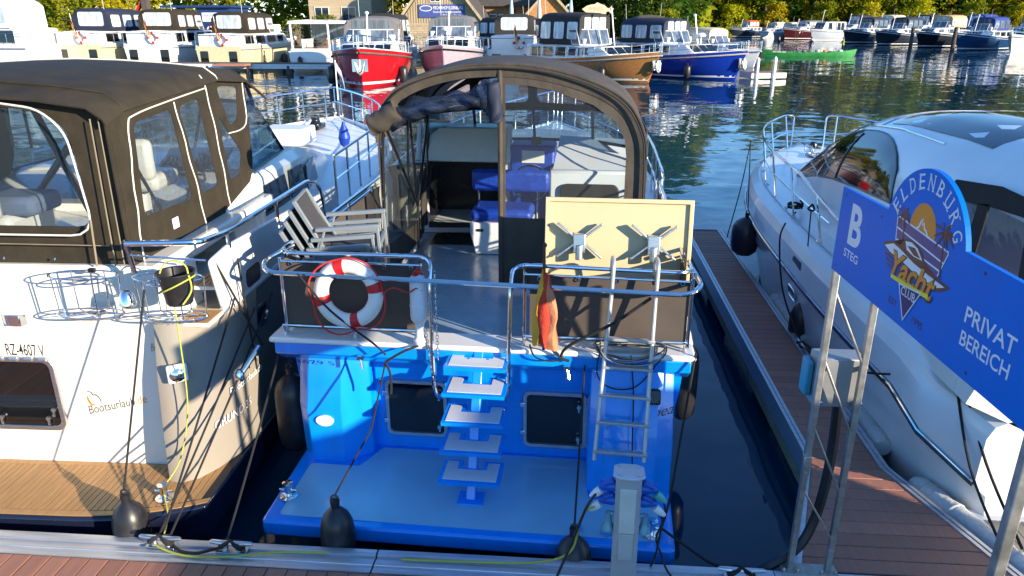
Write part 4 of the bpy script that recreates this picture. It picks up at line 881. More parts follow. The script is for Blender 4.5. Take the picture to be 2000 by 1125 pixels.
# green fishing boat
gb = thing('fishing_boat', 'long open green fishing boat carrying three standing people', 'boat', (26.9, 90.5, 0), radians(-88)); gb.scale = (1.0, 1.0, 1.0)
mb = MB(); rings = []; Lg = 10.6
for i in range(15):
    q = i/14; e = 2*q-1; w = .95*(1-abs(e)**2.6)+.03; zs = .42+.36*abs(e)**2.4; yv = -Lg/2+Lg*q
    rings.append([(w, yv, zs), (w*.94, yv*.985, zs*.5), (w*.7, yv*.95, -.1), (0, yv*.94, -.16), (-w*.7, yv*.95, -.1), (-w*.94, yv*.985, zs*.5), (-w, yv, zs), (-w*.9, yv*.99, zs), (-w*.8, yv*.96, .24), (0, yv*.95, .16), (w*.8, yv*.96, .24), (w*.9, yv*.99, zs)])
mb.loft(rings, True, True, True); obj('hull', mb, M_green, gb)
for q in (-2.6, 0, 2.6): mb = MB(); mb.b2(-.8, .8, q-.15, q+.15, .46, .52); obj('thwart', mb, M_green, gb)
lettering('registration', 'MV-WA 202', M_printw, gb, (.80, -4.3, .42), (.10, .99, .0), Z, .17, 1.4, lift=.10)
gz = .30
person('person in dark jacket standing at the left end of the green boat', 23.4, 90.4, gz, radians(-80), M_tblk, M_tgrey, P_work, mat('fair_hair', (.35, .2, .06), .8))
person('person in navy jacket and grey trousers mid green boat', 27.0, 90.5, gz, radians(-60), M_tblue, M_tgrey, {}, M_hair)
person('person in lime green top standing right in the green boat', 30.5, 90.4, gz, radians(95), M_tlime, M_tblk, P_work, M_hair)
for k, (q, m, s_) in enumerate(((-.6, M_tgrey, .26), (.9, M_fendw, .3), (1.7, M_printo, .24), (3.4, M_white, .3))):
    mb = MB(); mb.lathe([(s_*.8, 0), (s_, s_*.5), (s_*.75, s_*.9), (.03, s_)], 9, (26.9+q, 90.4, .44)); tag(obj('net_bundle', mb, m), ('grey', 'pale', 'orange', 'white')[k]+' bundle of fishing gear lying in the green boat', 'fishing gear')
for k in range(2): mb = MB(); mb.tube([(24.8+.3*k, 90.4, .3), (25.3+.25*k, 90.4, 3.4)], .03, 6); tag(obj('fishing_pole', mb, M_pile), ('left', 'right')[k]+' of two upright poles at the left end of the green boat', 'pole')
# pale boat with hard top and two people
gb = thing('hardtop_cruiser', 'pale cruiser with hard top and open stern carrying two people', 'boat', (-21.0, 60.8, 0), radians(-2))
R = hull_rings(9, 3.9, 1.55, 1.9); hull_obj(gb, R, M_white); deck_obj(gb, R, M_offw, .5)
for sd_ in (-1, 1):
    mb = MB(); mb.tube(bend_path([(1.55*sd_, .5, 1.5), (1.55*sd_, .35, 3.55), (1.4*sd_, .5, 3.75)], .2), .09, 8); obj('roof_pillar', mb, M_white, gb)
    mb = MB(); mb.b2(1.5*sd_-.05, 1.5*sd_+.05, 2.5, 5.0, 1.6, 2.4); obj('side_wall', mb, M_white, gb)
mb = MB(); mb.loft([[(-1.75, y_, 3.62), (-1.6, y_, 3.85), (0, y_, 3.95), (1.6, y_, 3.85), (1.75, y_, 3.62)] for y_ in (.2, .6, 5.6)], True, True, True); obj('hard_top', mb, M_white, gb)
mb = MB(); mb.b2(-1.6, 1.6, 5.2, 5.3, 2.3, 3.6); obj('windscreen_pane', mb, M_cwin2, gb)
mb = MB(); mb.b2(-1.0, 1.1, 1.4, 2.2, 1.1, 1.8); obj('table', mb, M_wood, gb, bev=.03)
mb = MB(); mb.b2(-1.6, 1.6, .1, .5, 1.1, 1.75); obj('bench', mb, M_white, gb, bev=.05)
mb = MB(); mb.b2(-1.3, 1.3, -.55, -.02, .22, .32); obj('swim_platform', mb, M_white, gb)
mb = MB(); fender_lathe(mb, (-.75, -.2, .75), .2, .8); obj('fender', mb, M_rub, gb)
SIT = {'leg_l': [(-.12, .05, .92), (-.14, .42, .92), (-.14, .45, .5), (-.14, .6, .46)], 'leg_r': [(.12, .05, .92), (.14, .42, .92), (.14, .45, .5), (.14, .6, .46)], 'arm_l': P_work['arm_l'], 'arm_r': P_work['arm_r']}
person('person in black shirt and white cap seated at left on the pale boat', -22.3, 61.5, .92, radians(-60), M_tblk, M_tblk, SIT, M_printw)
person('person in brown top seated right under the hard top', -20.0, 62.6, .92, radians(100), M_tbrown, M_tbrown, SIT, M_hair)

# unseen cruiser added outside the right frame edge to shade the swim platform
cruiser('motor_cruiser', 'white cruiser added unseen outside the right edge to shade the swim platform', 7.2, 1.3, (.05, -1), 'stern', L=11.0, B=4.0, za=1.4, zf=1.8, canopy=M_canvas, ch=1.25, cab=.85, mast=False, group='added shade cruiser', c0=.03, c1=.55)
# ================================================================ the blue steel cruiser in the middle
BB = thing('blue_cruiser', 'blue steel motor cruiser with brown canopy moored stern to the jetty', 'boat', (-.66, 5.5, 0), radians(-2.0))
BO = Vector((-.66, 5.5, 0)); _c, _s = cos(radians(2)), sin(radians(2))
def bl(x, y, z=0.0):
    """world point -> the blue boat's own frame"""
    dx, dy = x-BO.x, y-BO.y; return Vector((dx*_c-dy*_s, dx*_s+dy*_c, z))
def bw(v):
    """the blue boat's frame -> world"""
    v = Vector(v); return Vector((BO.x+v.x*_c+v.y*_s, BO.y-v.x*_s+v.y*_c, v.z))
R = hull_rings(10.3, 3.46, 1.58, 1.95, tr=.945, full=2.6, rake=.5, flare=.93, n=18)
bh_o = hull_obj(BB, R, M_blue)
mb = MB(); mb.loft([[(r[0][0]*.985, r[0][1], r[0][2]+.005), (0, r[0][1], r[0][2]+.05), (-r[0][0]*.985, r[0][1], r[0][2]+.005)] for r in R if r[0][1] > 2.8]); obj('foredeck', mb, M_offw, BB)
for sd_ in (1, -1):
    mb = MB(); mb.tube(sheer(R, .0, .0, sd_), .045, 8); obj('rubbing_strake', mb, M_offw, BB)
# overhang, wall, deck
mb = MB(); pf = [(-.34, 1.585), (-.34, 1.49), (-.22, 1.40), (-.06, 1.34), (-.002, 1.30), (-.002, 1.585)]
mb.loft([[(e, p, q) for p, q in pf] for e in (-1.63, 1.63)], True, True, True); obj('stern_overhang', mb, M_blue, BB, bev=.012)
mb = MB(); mb.b2(-1.66, 1.66, -.37, -.10, 1.59, 1.635); obj('stern_cap', mb, M_white, BB, bev=.018)
mb = MB(); mb.b2(-1.60, 1.60, -.098, 3.3, 1.56, 1.60); obj('aft_deck', mb, M_grey, BB)
mb = MB(); mb.b2(-1.55, 1.55, -.012, -.001, .45, 1.42); obj('transom', mb, M_blue, BB)
# platform
mb = MB(); P = [(-1.52, -1.10), (-1.50, -1.13), (1.50, -1.13), (1.52, -1.10), (1.55, 0), (-1.55, 0)]
mb.prism(P, (0, 0, .36), (1, 0, 0), (0, 1, 0), .13); obj('swim_platform', mb, M_blue, BB, bev=.02)
mb = MB(); P = [(-1.41, -1.05), (1.42, -1.05), (1.42, -.60), (.90, -.60), (.86, -.06), (-.88, -.06), (-1.0, -.36), (-1.42, -.36)]; P = round_poly(P, .04, 3)
mb.prism(P, (0, 0, .492), (1, 0, 0), (0, 1, 0), .004); obj('non_slip_panel', mb, M_platp, BB, smooth=False)
# left locker pod
def pod(pts, levels, name='locker_pod'):
    mb = MB(); rings = []
    for (z, kx, ky) in levels:
        cx = sum(p[0] for p in pts)/len(pts); rings.append([(cx+(a-cx)*kx, b*ky, z) for a, b in pts])
    mb.loft(rings, True, True, True); return obj(name, mb, M_blue, BB, ang=20, bev=.01)
lp = pod([(-1.53, 0), (-1.53, -.20), (-1.42, -.33), (-1.13, -.33), (-.93, -.14), (-.93, 0)], ((.485, .97, .93), (.98, 1.0, 1.02), (1.42, .94, .66), (1.5, .93, .6)))
mb = MB(); mb.prism([(cos(a*pi/12)*.075, sin(a*pi/12)*.05) for a in range(24)], (-1.27, -.338, .90), (1, 0, 0), (0, -.03, 1), .012); obj('oval_lamp', mb, M_lampw, lp)
rp_ = pod([(.86, 0), (.88, -.46), (1.0, -.58), (1.40, -.58), (1.53, -.46), (1.55, 0)], ((.485, 1.0, 1.0), (.9, 1.0, .95), (1.25, .99, .72), (1.5, .97, .5)))
mb = MB(); mb.box((1.37, -.405, 1.31), (.09, .05, .12), M=Matrix.Rotation(-.38, 3, 'X')); obj('vent_cover', mb, M_black, rp_, bev=.015)
lettering('name_lettering', 'Tabea', M_printk, rp_, (1.27, -.460, 1.12), (.95, .115, .30), (0, .36, .93), .075, .26, shear=.4, lift=.006)
lettering('registration_lettering', '13679 S', M_printnv, bh_o, (-1.50, -.33, 1.425), (1, 0, -.02), (0, -.55, .83), .06, .36, lift=.018)
# stern windows
def stern_window(cx, cz, w, h):
    wo = bpy.data.objects.new('stern_window', None)
    mb = MB(); mb.prism(rrect(w, h, .035, 4), (cx, -.018, cz), (1, 0, 0), (0, 0, 1), .012); g = obj('stern_window', mb, M_glassd, BB, smooth=False)
    mb = MB(); mb.frame(rrect(w+.05, h+.05, .05, 4), rrect(w-.004, h-.004, .035, 4), (cx, -.016, cz), (1, 0, 0), (0, 0, 1), .028); obj('window_frame', mb, M_alu, g)
    for e in (-.8, .8):
        mb = MB(); mb.lathe([(.018, 0), (.018, .03)], 10, (cx+w*.42, -.045, cz+e*h*.4), Matrix.Rotation(pi/2, 3, 'X')); mb.box((cx+w*.42, -.05, cz+e*h*.4-.03), (.014, .014, .05)); obj('window_latch', mb, M_chrome, g)
        mb = MB(); mb.box((cx-w*.5-.03, -.035, cz+e*h*.35), (.045, .02, .04)); obj('window_hinge', mb, M_chrome, g, bev=.004)
stern_window(-.575, .885, .475, .47); stern_window(.60, .845, .475, .47)
# stairs
foot = bl(-.687, 4.80, .492); top = bl(-.655, 5.17, 1.53)
mb = MB(); mb.box(foot+Vector((0, 0, .008)), (.20, .17, .014)); obj('stair_foot', mb, M_blue, BB, bev=.004)
mb = MB(); mb.beam(foot, top+Vector((0, .02, .06)), .075, .06); obj('stair_spine', mb, M_blue, BB, bev=.008)
for k, zz in enumerate((.735, .945, 1.15, 1.355, 1.545)):
    c = foot.lerp(top, (zz-.5)/(1.53-.5)); st = thing_local = None
    w, d = .235, .26
    outl = [(-w, -d*.85), (w, -d*.85), (w, d*.3), (.085, d*.3), (.085, -.02), (-.085, -.02), (-.085, d*.3), (-w, d*.3)]
    inn = [(-w+.03, -d*.85+.03), (w-.03, -d*.85+.03), (w-.03, d*.3-.03), (.115, d*.3-.03), (.115, -.05), (-.115, -.05), (-.115, d*.3-.03), (-w+.03, d*.3-.03)]
    mb = MB(); mb.prism(outl, (c.x, c.y, zz-.03), (1, 0, 0), (0, 1, 0), .03); tr = obj('stair_tread', mb, M_blue, BB, smooth=False)
    mb = MB(); mb.prism(inn, (c.x, c.y, zz), (1, 0, 0), (0, 1, 0), .004); obj('tread_pad', mb, M_tread, tr, smooth=False)
    mb = MB(); mb.b2(c.x-.06, c.x+.06, c.y-.05, c.y+.0, zz-.075, zz-.03); obj('tread_bracket', mb, M_blue, tr)
for e in (-.075, .075):
    mb = MB(); mb.lathe([(.02, 0), (.014, .02), (.014, .05)], 8, (e+.02, top.y-.06, 1.5)); obj('stair_bolt', mb, M_chrome, BB)
# railings
r0 = .0165
def pipe(name, pts, r=r0, br=.12, m=M_chrome): mb = MB(); mb.tube(bend_path(pts, br), r, 10); return obj(name, mb, m, BB)
pipe('stern_rail', [(-1.56, .05, 2.30), (-1.56, -.24, 2.30), (-.42, -.24, 2.31), (-.34, -.30, 2.29), (-.335, -.40, 2.15), (-.33, -.40, 1.28), (-.30, -.36, 1.16), (-.27, -.02, 1.16)], r0, .14)
pipe('stern_rail', [(1.60, .05, 2.25), (1.60, -.24, 2.25), (.36, -.24, 2.27), (.275, -.30, 2.26), (.27, -.40, 2.12), (.25, -.40, 1.28), (.22, -.36, 1.16), (.20, -.02, 1.16)], r0, .14)
pipe('stern_crossbar', [(-1.54, .02, 2.285), (-1.66, -.28, 2.25), (-1.58, -.46, 2.215), (1.55, -.46, 2.16), (1.66, -.34, 2.19), (1.60, .02, 2.235)], .0185, .22)
pipe('mid_rail', [(-1.54, -.245, 2.235), (-.42, -.245, 2.24)], .009); pipe('mid_rail', [(.36, -.245, 2.20), (1.58, -.245, 2.185)], .009)
pipe('low_rail', [(-1.58, -.25, 1.70), (-.44, -.25, 1.70)], .009); pipe('low_rail', [(.36, -.25, 1.70), (1.60, -.25, 1.70)], .009)
for x in (-1.55, -.44, .36, 1.60): pipe('stanchion', [(x, -.24, 1.63), (x, -.24, 2.26)], .014)
for x in (-1.55, -.98, .36, .98, 1.58): mb = MB(); mb.lathe([(.016, 0), (.012, .05), (.016, .07)], 8, (x, -.28, 1.635)); obj('stud', mb, M_chrome, BB)
for sd_ in (-1, 1):
    xx = 1.555*sd_
    pipe('side_rail', [(xx, .05, 2.29), (xx*1.01, 2.75, 2.31), (xx*1.01, 2.95, 2.30), (xx, 3.0, 1.62)], r0, .1)
    pipe('side_mid_rail', [(xx, .05, 2.235), (xx*1.01, 2.85, 2.25)], .009)
    for yv in (.7, 1.5, 2.3): pipe('stanchion', [(xx*1.005, yv, 1.60), (xx*1.005, yv, 2.28)], .013)
def canvas(name, x0, x1, y0, y1, z0, z1, m=M_panel, nx=14, nz=5, amp=.007, seed=0):
    r = random.Random(seed); ph = [r.uniform(0, 6) for _ in range(4)]; P = []
    L = hypot(x1-x0, y1-y0); nx_, ny_ = -(y1-y0)/L, (x1-x0)/L
    for j in range(nz+1):
        row = []
        for i in range(nx+1):
            a = i/nx; w = amp*(sin(a*9+ph[0])*sin(j/nz*3+ph[1])+.6*sin(a*23+ph[2])*(1-j/nz))*sin(pi*min(1, max(0, a)))
            row.append((x0+(x1-x0)*a+nx_*w, y0+(y1-y0)*a+ny_*w, z0+(z1-z0)*j/nz))
        P.append(row)
    mb = MB(); mb.sheet(P, .004); return obj(name, mb, m, BB)
pnl = canvas('rail_canvas', -1.54, -.47, -.235, -.235, 1.675, 2.225, seed=1); pnr = canvas('rail_canvas', .40, 1.585, -.235, -.235, 1.675, 2.185, seed=2)
canvas('rail_canvas', -1.55, -1.555, -.18, 2.75, 1.66, 2.225, seed=3); canvas('rail_canvas', 1.56, 1.565, -.18, 2.75, 1.66, 2.22, seed=4)
for (pn, xs_, z) in ((pnl, [-1.47, -1.22, -.97, -.72, -.51], 2.225), (pnr, [.47, .76, 1.05, 1.34, 1.53], 2.18)):
    for x in xs_: mb = MB(); mb.tube([(x+.014*cos(a), -.243, z-.012+.014*sin(a)) for a in [k*pi/5 for k in range(10)]], .0045, 5, True); obj('eyelet', mb, M_chrome, pn)
# bow rail seen right and left of the canopy
for sd_ in (-1, 1):
    P = [p for p in sheer(R, -.06, 0, sd_) if p[1] > 3.1]; mb = MB(); mb.tube(bend_path([(P[0][0], P[0][1]-.1, P[0][2])]+[(a, b, c+.66) for a, b, c in P], .1), .018, 8); mb.tube([(a, b, c+.34) for a, b, c in P], .012, 6)
    for i, (a, b, c) in enumerate(P):
        if i % 1 == 0: mb.tube([(a, b, c-.02), (a, b, c+.66)], .014, 6)
    obj('bow_rail', mb, M_chrome, BB)
# coachroof, doors, helm
mb = MB(); rings = []
for yv, w, zt in ((3.1, 1.22, 2.42), (5.5, 1.16, 2.44), (6.4, 1.0, 2.30), (7.2, .8, 2.02)):
    zb_ = at_t(R, yv)[2]; rings.append([(w, yv, zb_-.02), (w*.96, yv, zt-.08), (w*.88, yv, zt), (0, yv, zt+.05), (-w*.88, yv, zt), (-w*.96, yv, zt-.08), (-w, yv, zb_-.02)])
mb.loft(rings, False, False, True); cb = obj('coachroof', mb, M_white, BB, ang=30)
for sd_ in (1, -1):
    for k in range(3):
        mb = MB(); a = 3.6+.95*k; mb.prism(rrect(.74, .26, .07, 3), (sd_*1.205, a+.35, 2.12), (0, sd_, 0), (-.04*sd_, 0, 1), .012); obj('cabin_window', mb, M_glassb, cb, smooth=False)
mb = MB(); mb.b2(-1.24, -1.12, 3.04, 3.12, 1.6, 2.42); mb.b2(-.20, 1.24, 3.04, 3.12, 1.6, 2.42); obj('bulkhead', mb, M_offw, BB)
mb = MB(); mb.b2(-1.12, -.20, 3.06, 3.10, 1.60, 1.68); obj('door_sill', mb, M_black, BB)
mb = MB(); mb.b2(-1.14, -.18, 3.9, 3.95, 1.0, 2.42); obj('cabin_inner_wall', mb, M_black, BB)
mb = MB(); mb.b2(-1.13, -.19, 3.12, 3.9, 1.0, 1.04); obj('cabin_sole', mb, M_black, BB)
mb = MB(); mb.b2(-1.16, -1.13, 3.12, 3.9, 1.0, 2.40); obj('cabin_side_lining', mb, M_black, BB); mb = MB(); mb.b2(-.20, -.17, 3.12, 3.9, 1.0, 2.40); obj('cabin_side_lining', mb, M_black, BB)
def door(x, y, rz, label=None):
    d_ = MB(); d_.b2(0, .46, -.018, .018, 0, .76); o = obj('cabin_door', d_, mat('dark_wood_door', (.025, .018, .014), .3, coat=.5), BB, bev=.006); o.location = (x, y, 1.66); o.rotation_euler.z = rz
    mb = MB(); mb.b2(.09, .37, -.022, .022, .12, .66); obj('door_pane', mb, mat('frosted_pane', (.30, .27, .18), .2), o, smooth=False)
    mb = MB(); mb.tube([(.42, -.03, .42), (.42, -.06, .42), (.35, -.06, .42)], .008, 6); mb.box((.42, -.024, .38), (.03, .008, .14)); obj('door_handle', mb, mat('brass', (.6, .35, .08), .25, 1.0), o)
door(-1.13, 3.03, radians(-143)); 
mb = MB(); P = [[(-1.16, 3.02, 2.44), (-.18, 3.02, 2.44)], [(-1.16, 3.20, 2.80), (-.18, 3.20, 2.80)]]; mb.sheet(P, .04); obj('sliding_hatch', mb, M_cream, BB, bev=.01)
mb = MB(); mb.b2(-1.18, -.16, 3.26, 3.62, 2.46, 2.80); obj('hatch_garage', mb, M_cream, BB, bev=.015)
for sd_ in (-1.20, -.14): mb = MB(); mb.beam((sd_, 2.99, 2.44), (sd_, 3.19, 2.84), .05, .07); obj('hatch_rail', mb, M_white, BB, bev=.01)
mb = MB(); mb.sheet([[(-1.60, 1.75, 1.6), (-1.62, 2.35, 1.6), (-1.56, 2.55, 1.6), (-1.42, 2.9, 1.6), (-1.24, 3.06, 1.6)], [(-1.60, 1.85, 1.85), (-1.62, 2.30, 2.05), (-1.56, 2.5, 2.10), (-1.42, 2.86, 2.2), (-1.24, 3.04, 2.3)], [(-1.60, 2.0, 2.0), (-1.62, 2.42, 2.24), (-1.56, 2.6, 2.34), (-1.42, 2.9, 2.42), (-1.24, 3.06, 2.44)]], .03); obj('cockpit_coaming', mb, M_cream, BB)
mb = MB(); mb.b2(-.98, -.30, 2.42, 2.86, 1.604, 1.612); obj('door_mat', mb, M_black, BB)
# helm bench with blue cushions
mb = MB(); p = bl(-.84, 7.72); mb.loft([[(p.x-.14, p.y-.12, 1.602), (p.x+.42, p.y-.12, 1.602), (p.x+.42, p.y+.30, 1.602), (p.x-.14, p.y+.30, 1.602)], [(p.x-.19, p.y-.14, 1.84), (p.x+.47, p.y-.14, 1.84), (p.x+.47, p.y+.33, 1.84), (p.x-.19, p.y+.33, 1.84)], [(p.x-.19, p.y-.14, 1.96), (p.x+.47, p.y-.14, 1.96), (p.x+.47, p.y+.33, 1.96), (p.x-.19, p.y+.33, 1.96)]], True, True, True); bench = obj('helm_bench', mb, M_white, BB, bev=.015)
mb = MB(); mb.box((p.x-.08, p.y-.146, 1.88), (.07, .012, .03)); obj('maker_plate', mb, M_black, bench, bev=.004)
mb = MB(); mb.box((p.x+.14, p.y+.10, 2.03), (.66, .46, .14)); obj('seat_cushion', mb, M_cush, bench, bev=.05)
mb = MB(); mb.box((p.x+.20, p.y+.30, 2.33), (.86, .10, .24)); obj('back_cushion', mb, M_cush, bench, bev=.045)
for e in (-.16, .5): mb = MB(); mb.tube([(p.x+e, p.y+.32, 1.9), (p.x+e, p.y+.34, 2.4)], .014, 8); obj('back_support', mb, M_chrome, bench)
q = bl(-.42, 8.5); mb = MB(); mb.b2(q.x-.26, q.x+.26, q.y, q.y+.42, 1.62, 2.64); hc = obj('helm_console', mb, M_cush, BB, bev=.03)
mb = MB(); mb.b2(q.x-.12, q.x+.14, q.y-.012, q.y, 2.44, 2.58); obj('instrument_plate', mb, M_cream, hc, smooth=False)
mb = MB(); mb.tube([(q.x+.2*cos(a), q.y-.22, 2.25+.2*sin(a)) for a in [k*pi/12 for k in range(24)]], .014, 6, True); mb.tube([(q.x-.2, q.y-.22, 2.25), (q.x+.2, q.y-.22, 2.25)], .01, 6); mb.tube([(q.x, q.y-.22, 2.25), (q.x, q.y, 2.25)], .018, 6); obj('steering_wheel', mb, M_chrome, hc)
mb = MB(); mb.box((q.x+.05, q.y-.02, 2.70), (.11, .06, .08)); mb.tube([(q.x+.05, q.y, 2.62), (q.x+.05, q.y, 2.68)], .012, 6); obj('plotter', mb, M_black, hc, bev=.01)
q = bl(.22, 8.25); mb = MB(); mb.b2(q.x-.44, q.x+.62, q.y, q.y+.6, 1.6, 2.40); obj('side_bench', mb, M_offw, BB, bev=.03)
mb = MB(); mb.prism(rrect(.66, .36, .08, 4), (q.x+.02, q.y-.012, 2.08), (1, 0, 0), (0, 0, 1), .03); obj('bench_locker_lid', mb, mat('dark_brown_pad', (.03, .025, .02), .5), BB, bev=.01)
mb = MB(); mb.loft([[(q.x-.40, q.y+.1, 2.40), (q.x+.58, q.y+.1, 2.40)], [(q.x-.36, q.y+.9, 2.66), (q.x+.56, q.y+.9, 2.62)]]); obj('dash_slope', mb, M_white, BB)
# ---- canopy
CY = 1.02
def arch(y, dz=0.0, kx=1.0, zb=1.62):
    P = [(1.28, zb), (1.29, 2.2), (1.285, 2.85), (1.24, 3.10), (1.10, 3.32), (.84, 3.47), (.46, 3.58), (.08, 3.62), (-.32, 3.60), (-.68, 3.51), (-.92, 3.38), (-1.04, 3.20), (-1.08, 2.95), (-1.10, 2.2), (-1.10, zb)]
    P = [(q.x, q.y) for q in smooth_path([(a, b, 0) for a, b in P], 4)]
    return [((a-.10)*kx+.10, y, b+dz*(max(0, b-zb)/2.0)) for a, b in P]
AR = arch(CY)
roof = [arch(CY-.035, .015, 1.004)[8:49], arch(CY+.08, .03, 1.008)[8:49], arch(CY+.9, .04, 1.012)[8:49], arch(CY+1.9, -.02, 1.0)[8:49], arch(CY+2.5, -.16, .97)[8:49]]
mb = MB(); mb.sheet(roof, .012); cnp = obj('canopy', mb, M_canvas2, BB, ang=60)
# valance band of the aft arch
def arch_pts(inset_, y):
    out = []
    A = [(a, b) for a, _, b in AR]
    for i, (a, b) in enumerate(A):
        p = Vector(A[max(i-1, 0)]); q = Vector(A[min(i+1, len(A)-1)]); t_ = (q-p).normalized(); out.append((a-t_.y*inset_*(1 if True else 1), y, b+t_.x*inset_) if False else (a+(-t_.y)*inset_, y, b+t_.x*inset_))
    return out
V0 = arch_pts(-.012, CY-.03); V1 = arch_pts(.085, CY-.012); V2 = arch_pts(.16, CY+.0)
mb = MB(); mb.sheet([V0[4:46], V1[4:46]], .014); obj('aft_valance', mb, M_canvas2, cnp, ang=60)
mb = MB(); mb.tube([(a, y-.02, b) for a, y, b in arch_pts(.01, CY-.03)[4:46]], .008, 6); obj('edge_piping', mb, M_cblk if 'M_cblk' in globals() else M_black, cnp)
# right aft panel: canvas surround with a clear window
zL = 2.30
def arch_z(x):
    A = [(a, b) for a, _, b in AR]
    for (a, b), (c, d) in zip(A, A[1:]):
        if (a-x)*(c-x) <= 0 and abs(a-c) > 1e-6 and min(b, d) > 2.5: return b+(d-b)*(x-a)/(c-a)
    return 3.2
xl, xr = .02, 1.27
outl = [(xl, 1.64), (xr, 1.64), (xr, 2.6), (xr-.01, 2.9), (xr-.05, 3.08), (1.09, 3.25), (.84, 3.41), (.46, 3.52), (.25, 3.545), (xl, 3.555)]
inn = [(xl+.045, zL), (xr-.15, zL), (xr-.15, 2.65), (xr-.15, 2.88), (xr-.17, 3.02), (1.02, 3.17), (.82, 3.31), (.46, 3.43), (.25, 3.465), (xl+.045, 3.475)]
mb = MB(); mb.frame(outl, inn, (0, CY+.006, 0), (1, 0, 0), (0, 0, 1), .012); pn = obj('aft_panel', mb, M_canvas2, cnp, smooth=False)
mb = MB(); mb.prism(inset(inn, -.01), (0, CY+.010, 0), (1, 0, 0), (0, 0, 1), .002); obj('aft_window', mb, M_clear2, cnp, smooth=False)
mb = MB(); mb.tube([(xl+.0, CY-.01, 1.64), (xl+.0, CY-.01, 3.60)], .022, 8); obj('zip_post', mb, M_canvas2, cnp)
# side panels with windows
for sd_, xx in ((1, 1.285), (-1, -1.10)):
    o2 = [(CY+.05, 1.64 if sd_ > 0 else 1.64), (CY+1.55, 1.64), (CY+2.1, 2.40), (CY+2.15, 2.98), (CY+1.4, 3.08), (CY+.05, 3.10)]
    i2 = [(CY+.10, 1.95), (CY+1.46, 1.85), (CY+2.05, 2.42), (CY+2.09, 2.93), (CY+1.4, 3.04), (CY+.10, 3.04)]
    mb = MB(); mb.frame(round_poly(o2, .05, 3), round_poly(i2, .10, 3), (xx, 0, 0), (0, 1, 0), (0, 0, 1), .01); obj('side_panel', mb, M_canvas2, cnp, smooth=False)
    mb = MB(); mb.prism(round_poly(i2, .10, 3), (xx+.004, 0, 0), (0, 1, 0), (0, 0, 1), .002); obj('side_window', mb, M_clear2, cnp, smooth=False)
    mb = MB(); mb.frame(round_poly([(CY+1.62, 1.66), (CY+2.28, 2.42), (CY+2.30, 2.5), (CY+1.58, 1.72)], .01, 2), round_poly([(CY+1.63, 1.67), (CY+2.27, 2.43), (CY+2.29, 2.49), (CY+1.6, 1.72)], .01, 2), (xx, 0, 0), (0, 1, 0), (0, 0, 1), .012); obj('side_strap', mb, M_canvas2, cnp)
# windscreen of the boat with canopy front windows above it
ysc = 3.55
fr = [(-1.12, ysc-.35), (-.62, ysc+.12), (.10, ysc+.22), (.82, ysc+.12), (1.30, ysc-.35)]
for (a, b), (c, d) in zip(fr, fr[1:]):
    mb = MB(); mb.sheet([[(a, b, 2.60), (c, d, 2.60)], [(a*.97, b-.28, 3.02), (c*.97, d-.28, 3.02)]], .006); obj('windscreen_pane', mb, M_wind, BB, smooth=False)
    zt_ = lambda x_: 3.10 if abs(x_-.1) > 1.0 else (3.40 if abs(x_-.1) > .5 else 3.50)
    Q4 = [Vector((a*.965, b-.26, 2.99)), Vector((c*.965, d-.26, 2.99)), Vector((c*.93, d-.42, zt_(c))), Vector((a*.93, b-.42, zt_(a)))]
    def bi(u_, v_): return (Q4[0]*(1-u_)+Q4[1]*u_)*(1-v_)+(Q4[3]*(1-u_)+Q4[2]*u_)*v_
    mb = MB(); ou = rrect(1, 1, .01, 3, .5, .5); ii = rrect(.84, .66, .10, 3, .5, .5); A_ = [bi(*p_) for p_ in ou]; B_ = [bi(*p_) for p_ in ii]; N_ = len(ou)
    mb.add(A_+B_, [(k_, (k_+1) % N_, N_+(k_+1) % N_, N_+k_) for k_ in range(N_)]); o_ = obj('front_panel', mb, M_canvas, cnp, smooth=False); sm_ = o_.modifiers.new('thick', 'SOLIDIFY'); sm_.thickness = .01
    mb = MB(); mb.add(B_, [tuple(range(N_))]); obj('front_window', mb, M_clear, cnp, smooth=False)
mb = MB(); mb.tube([(a, b, 2.60) for a, b in fr], .02, 6); mb.tube([(a*.97, b-.28, 3.0) for a, b in fr], .022, 6)
for a, b in fr: mb.tube([(a, b, 2.58), (a*.97, b-.28, 3.02)], .018, 6)
obj('windscreen_frame', mb, M_black, BB)
# hoop tubes
for (yv, dz) in ((CY+.06, -.05), (CY+1.0, -.03), (CY+1.9, -.08)):
    mb = MB(); mb.tube([(a*.985+.001, yv, b-.03) for a, _, b in arch(yv, dz)[4:53]], .014, 8); obj('hoop', mb, M_black, cnp)
for sd_, xx in ((1, 1.27), (-1, -1.04)):
    mb = MB(); mb.tube([(xx, CY+.10, 3.1), (xx, CY+1.2, 2.1)], .014, 8); mb.tube([(xx, CY+1.0, 3.15), (xx, CY+1.2, 2.1)], .014, 8); mb.tube([(xx, CY+1.95, 3.1), (xx, CY+1.2, 2.1), (xx, CY+1.15, 1.62)], .014, 8); obj('stay', mb, M_black, cnp)
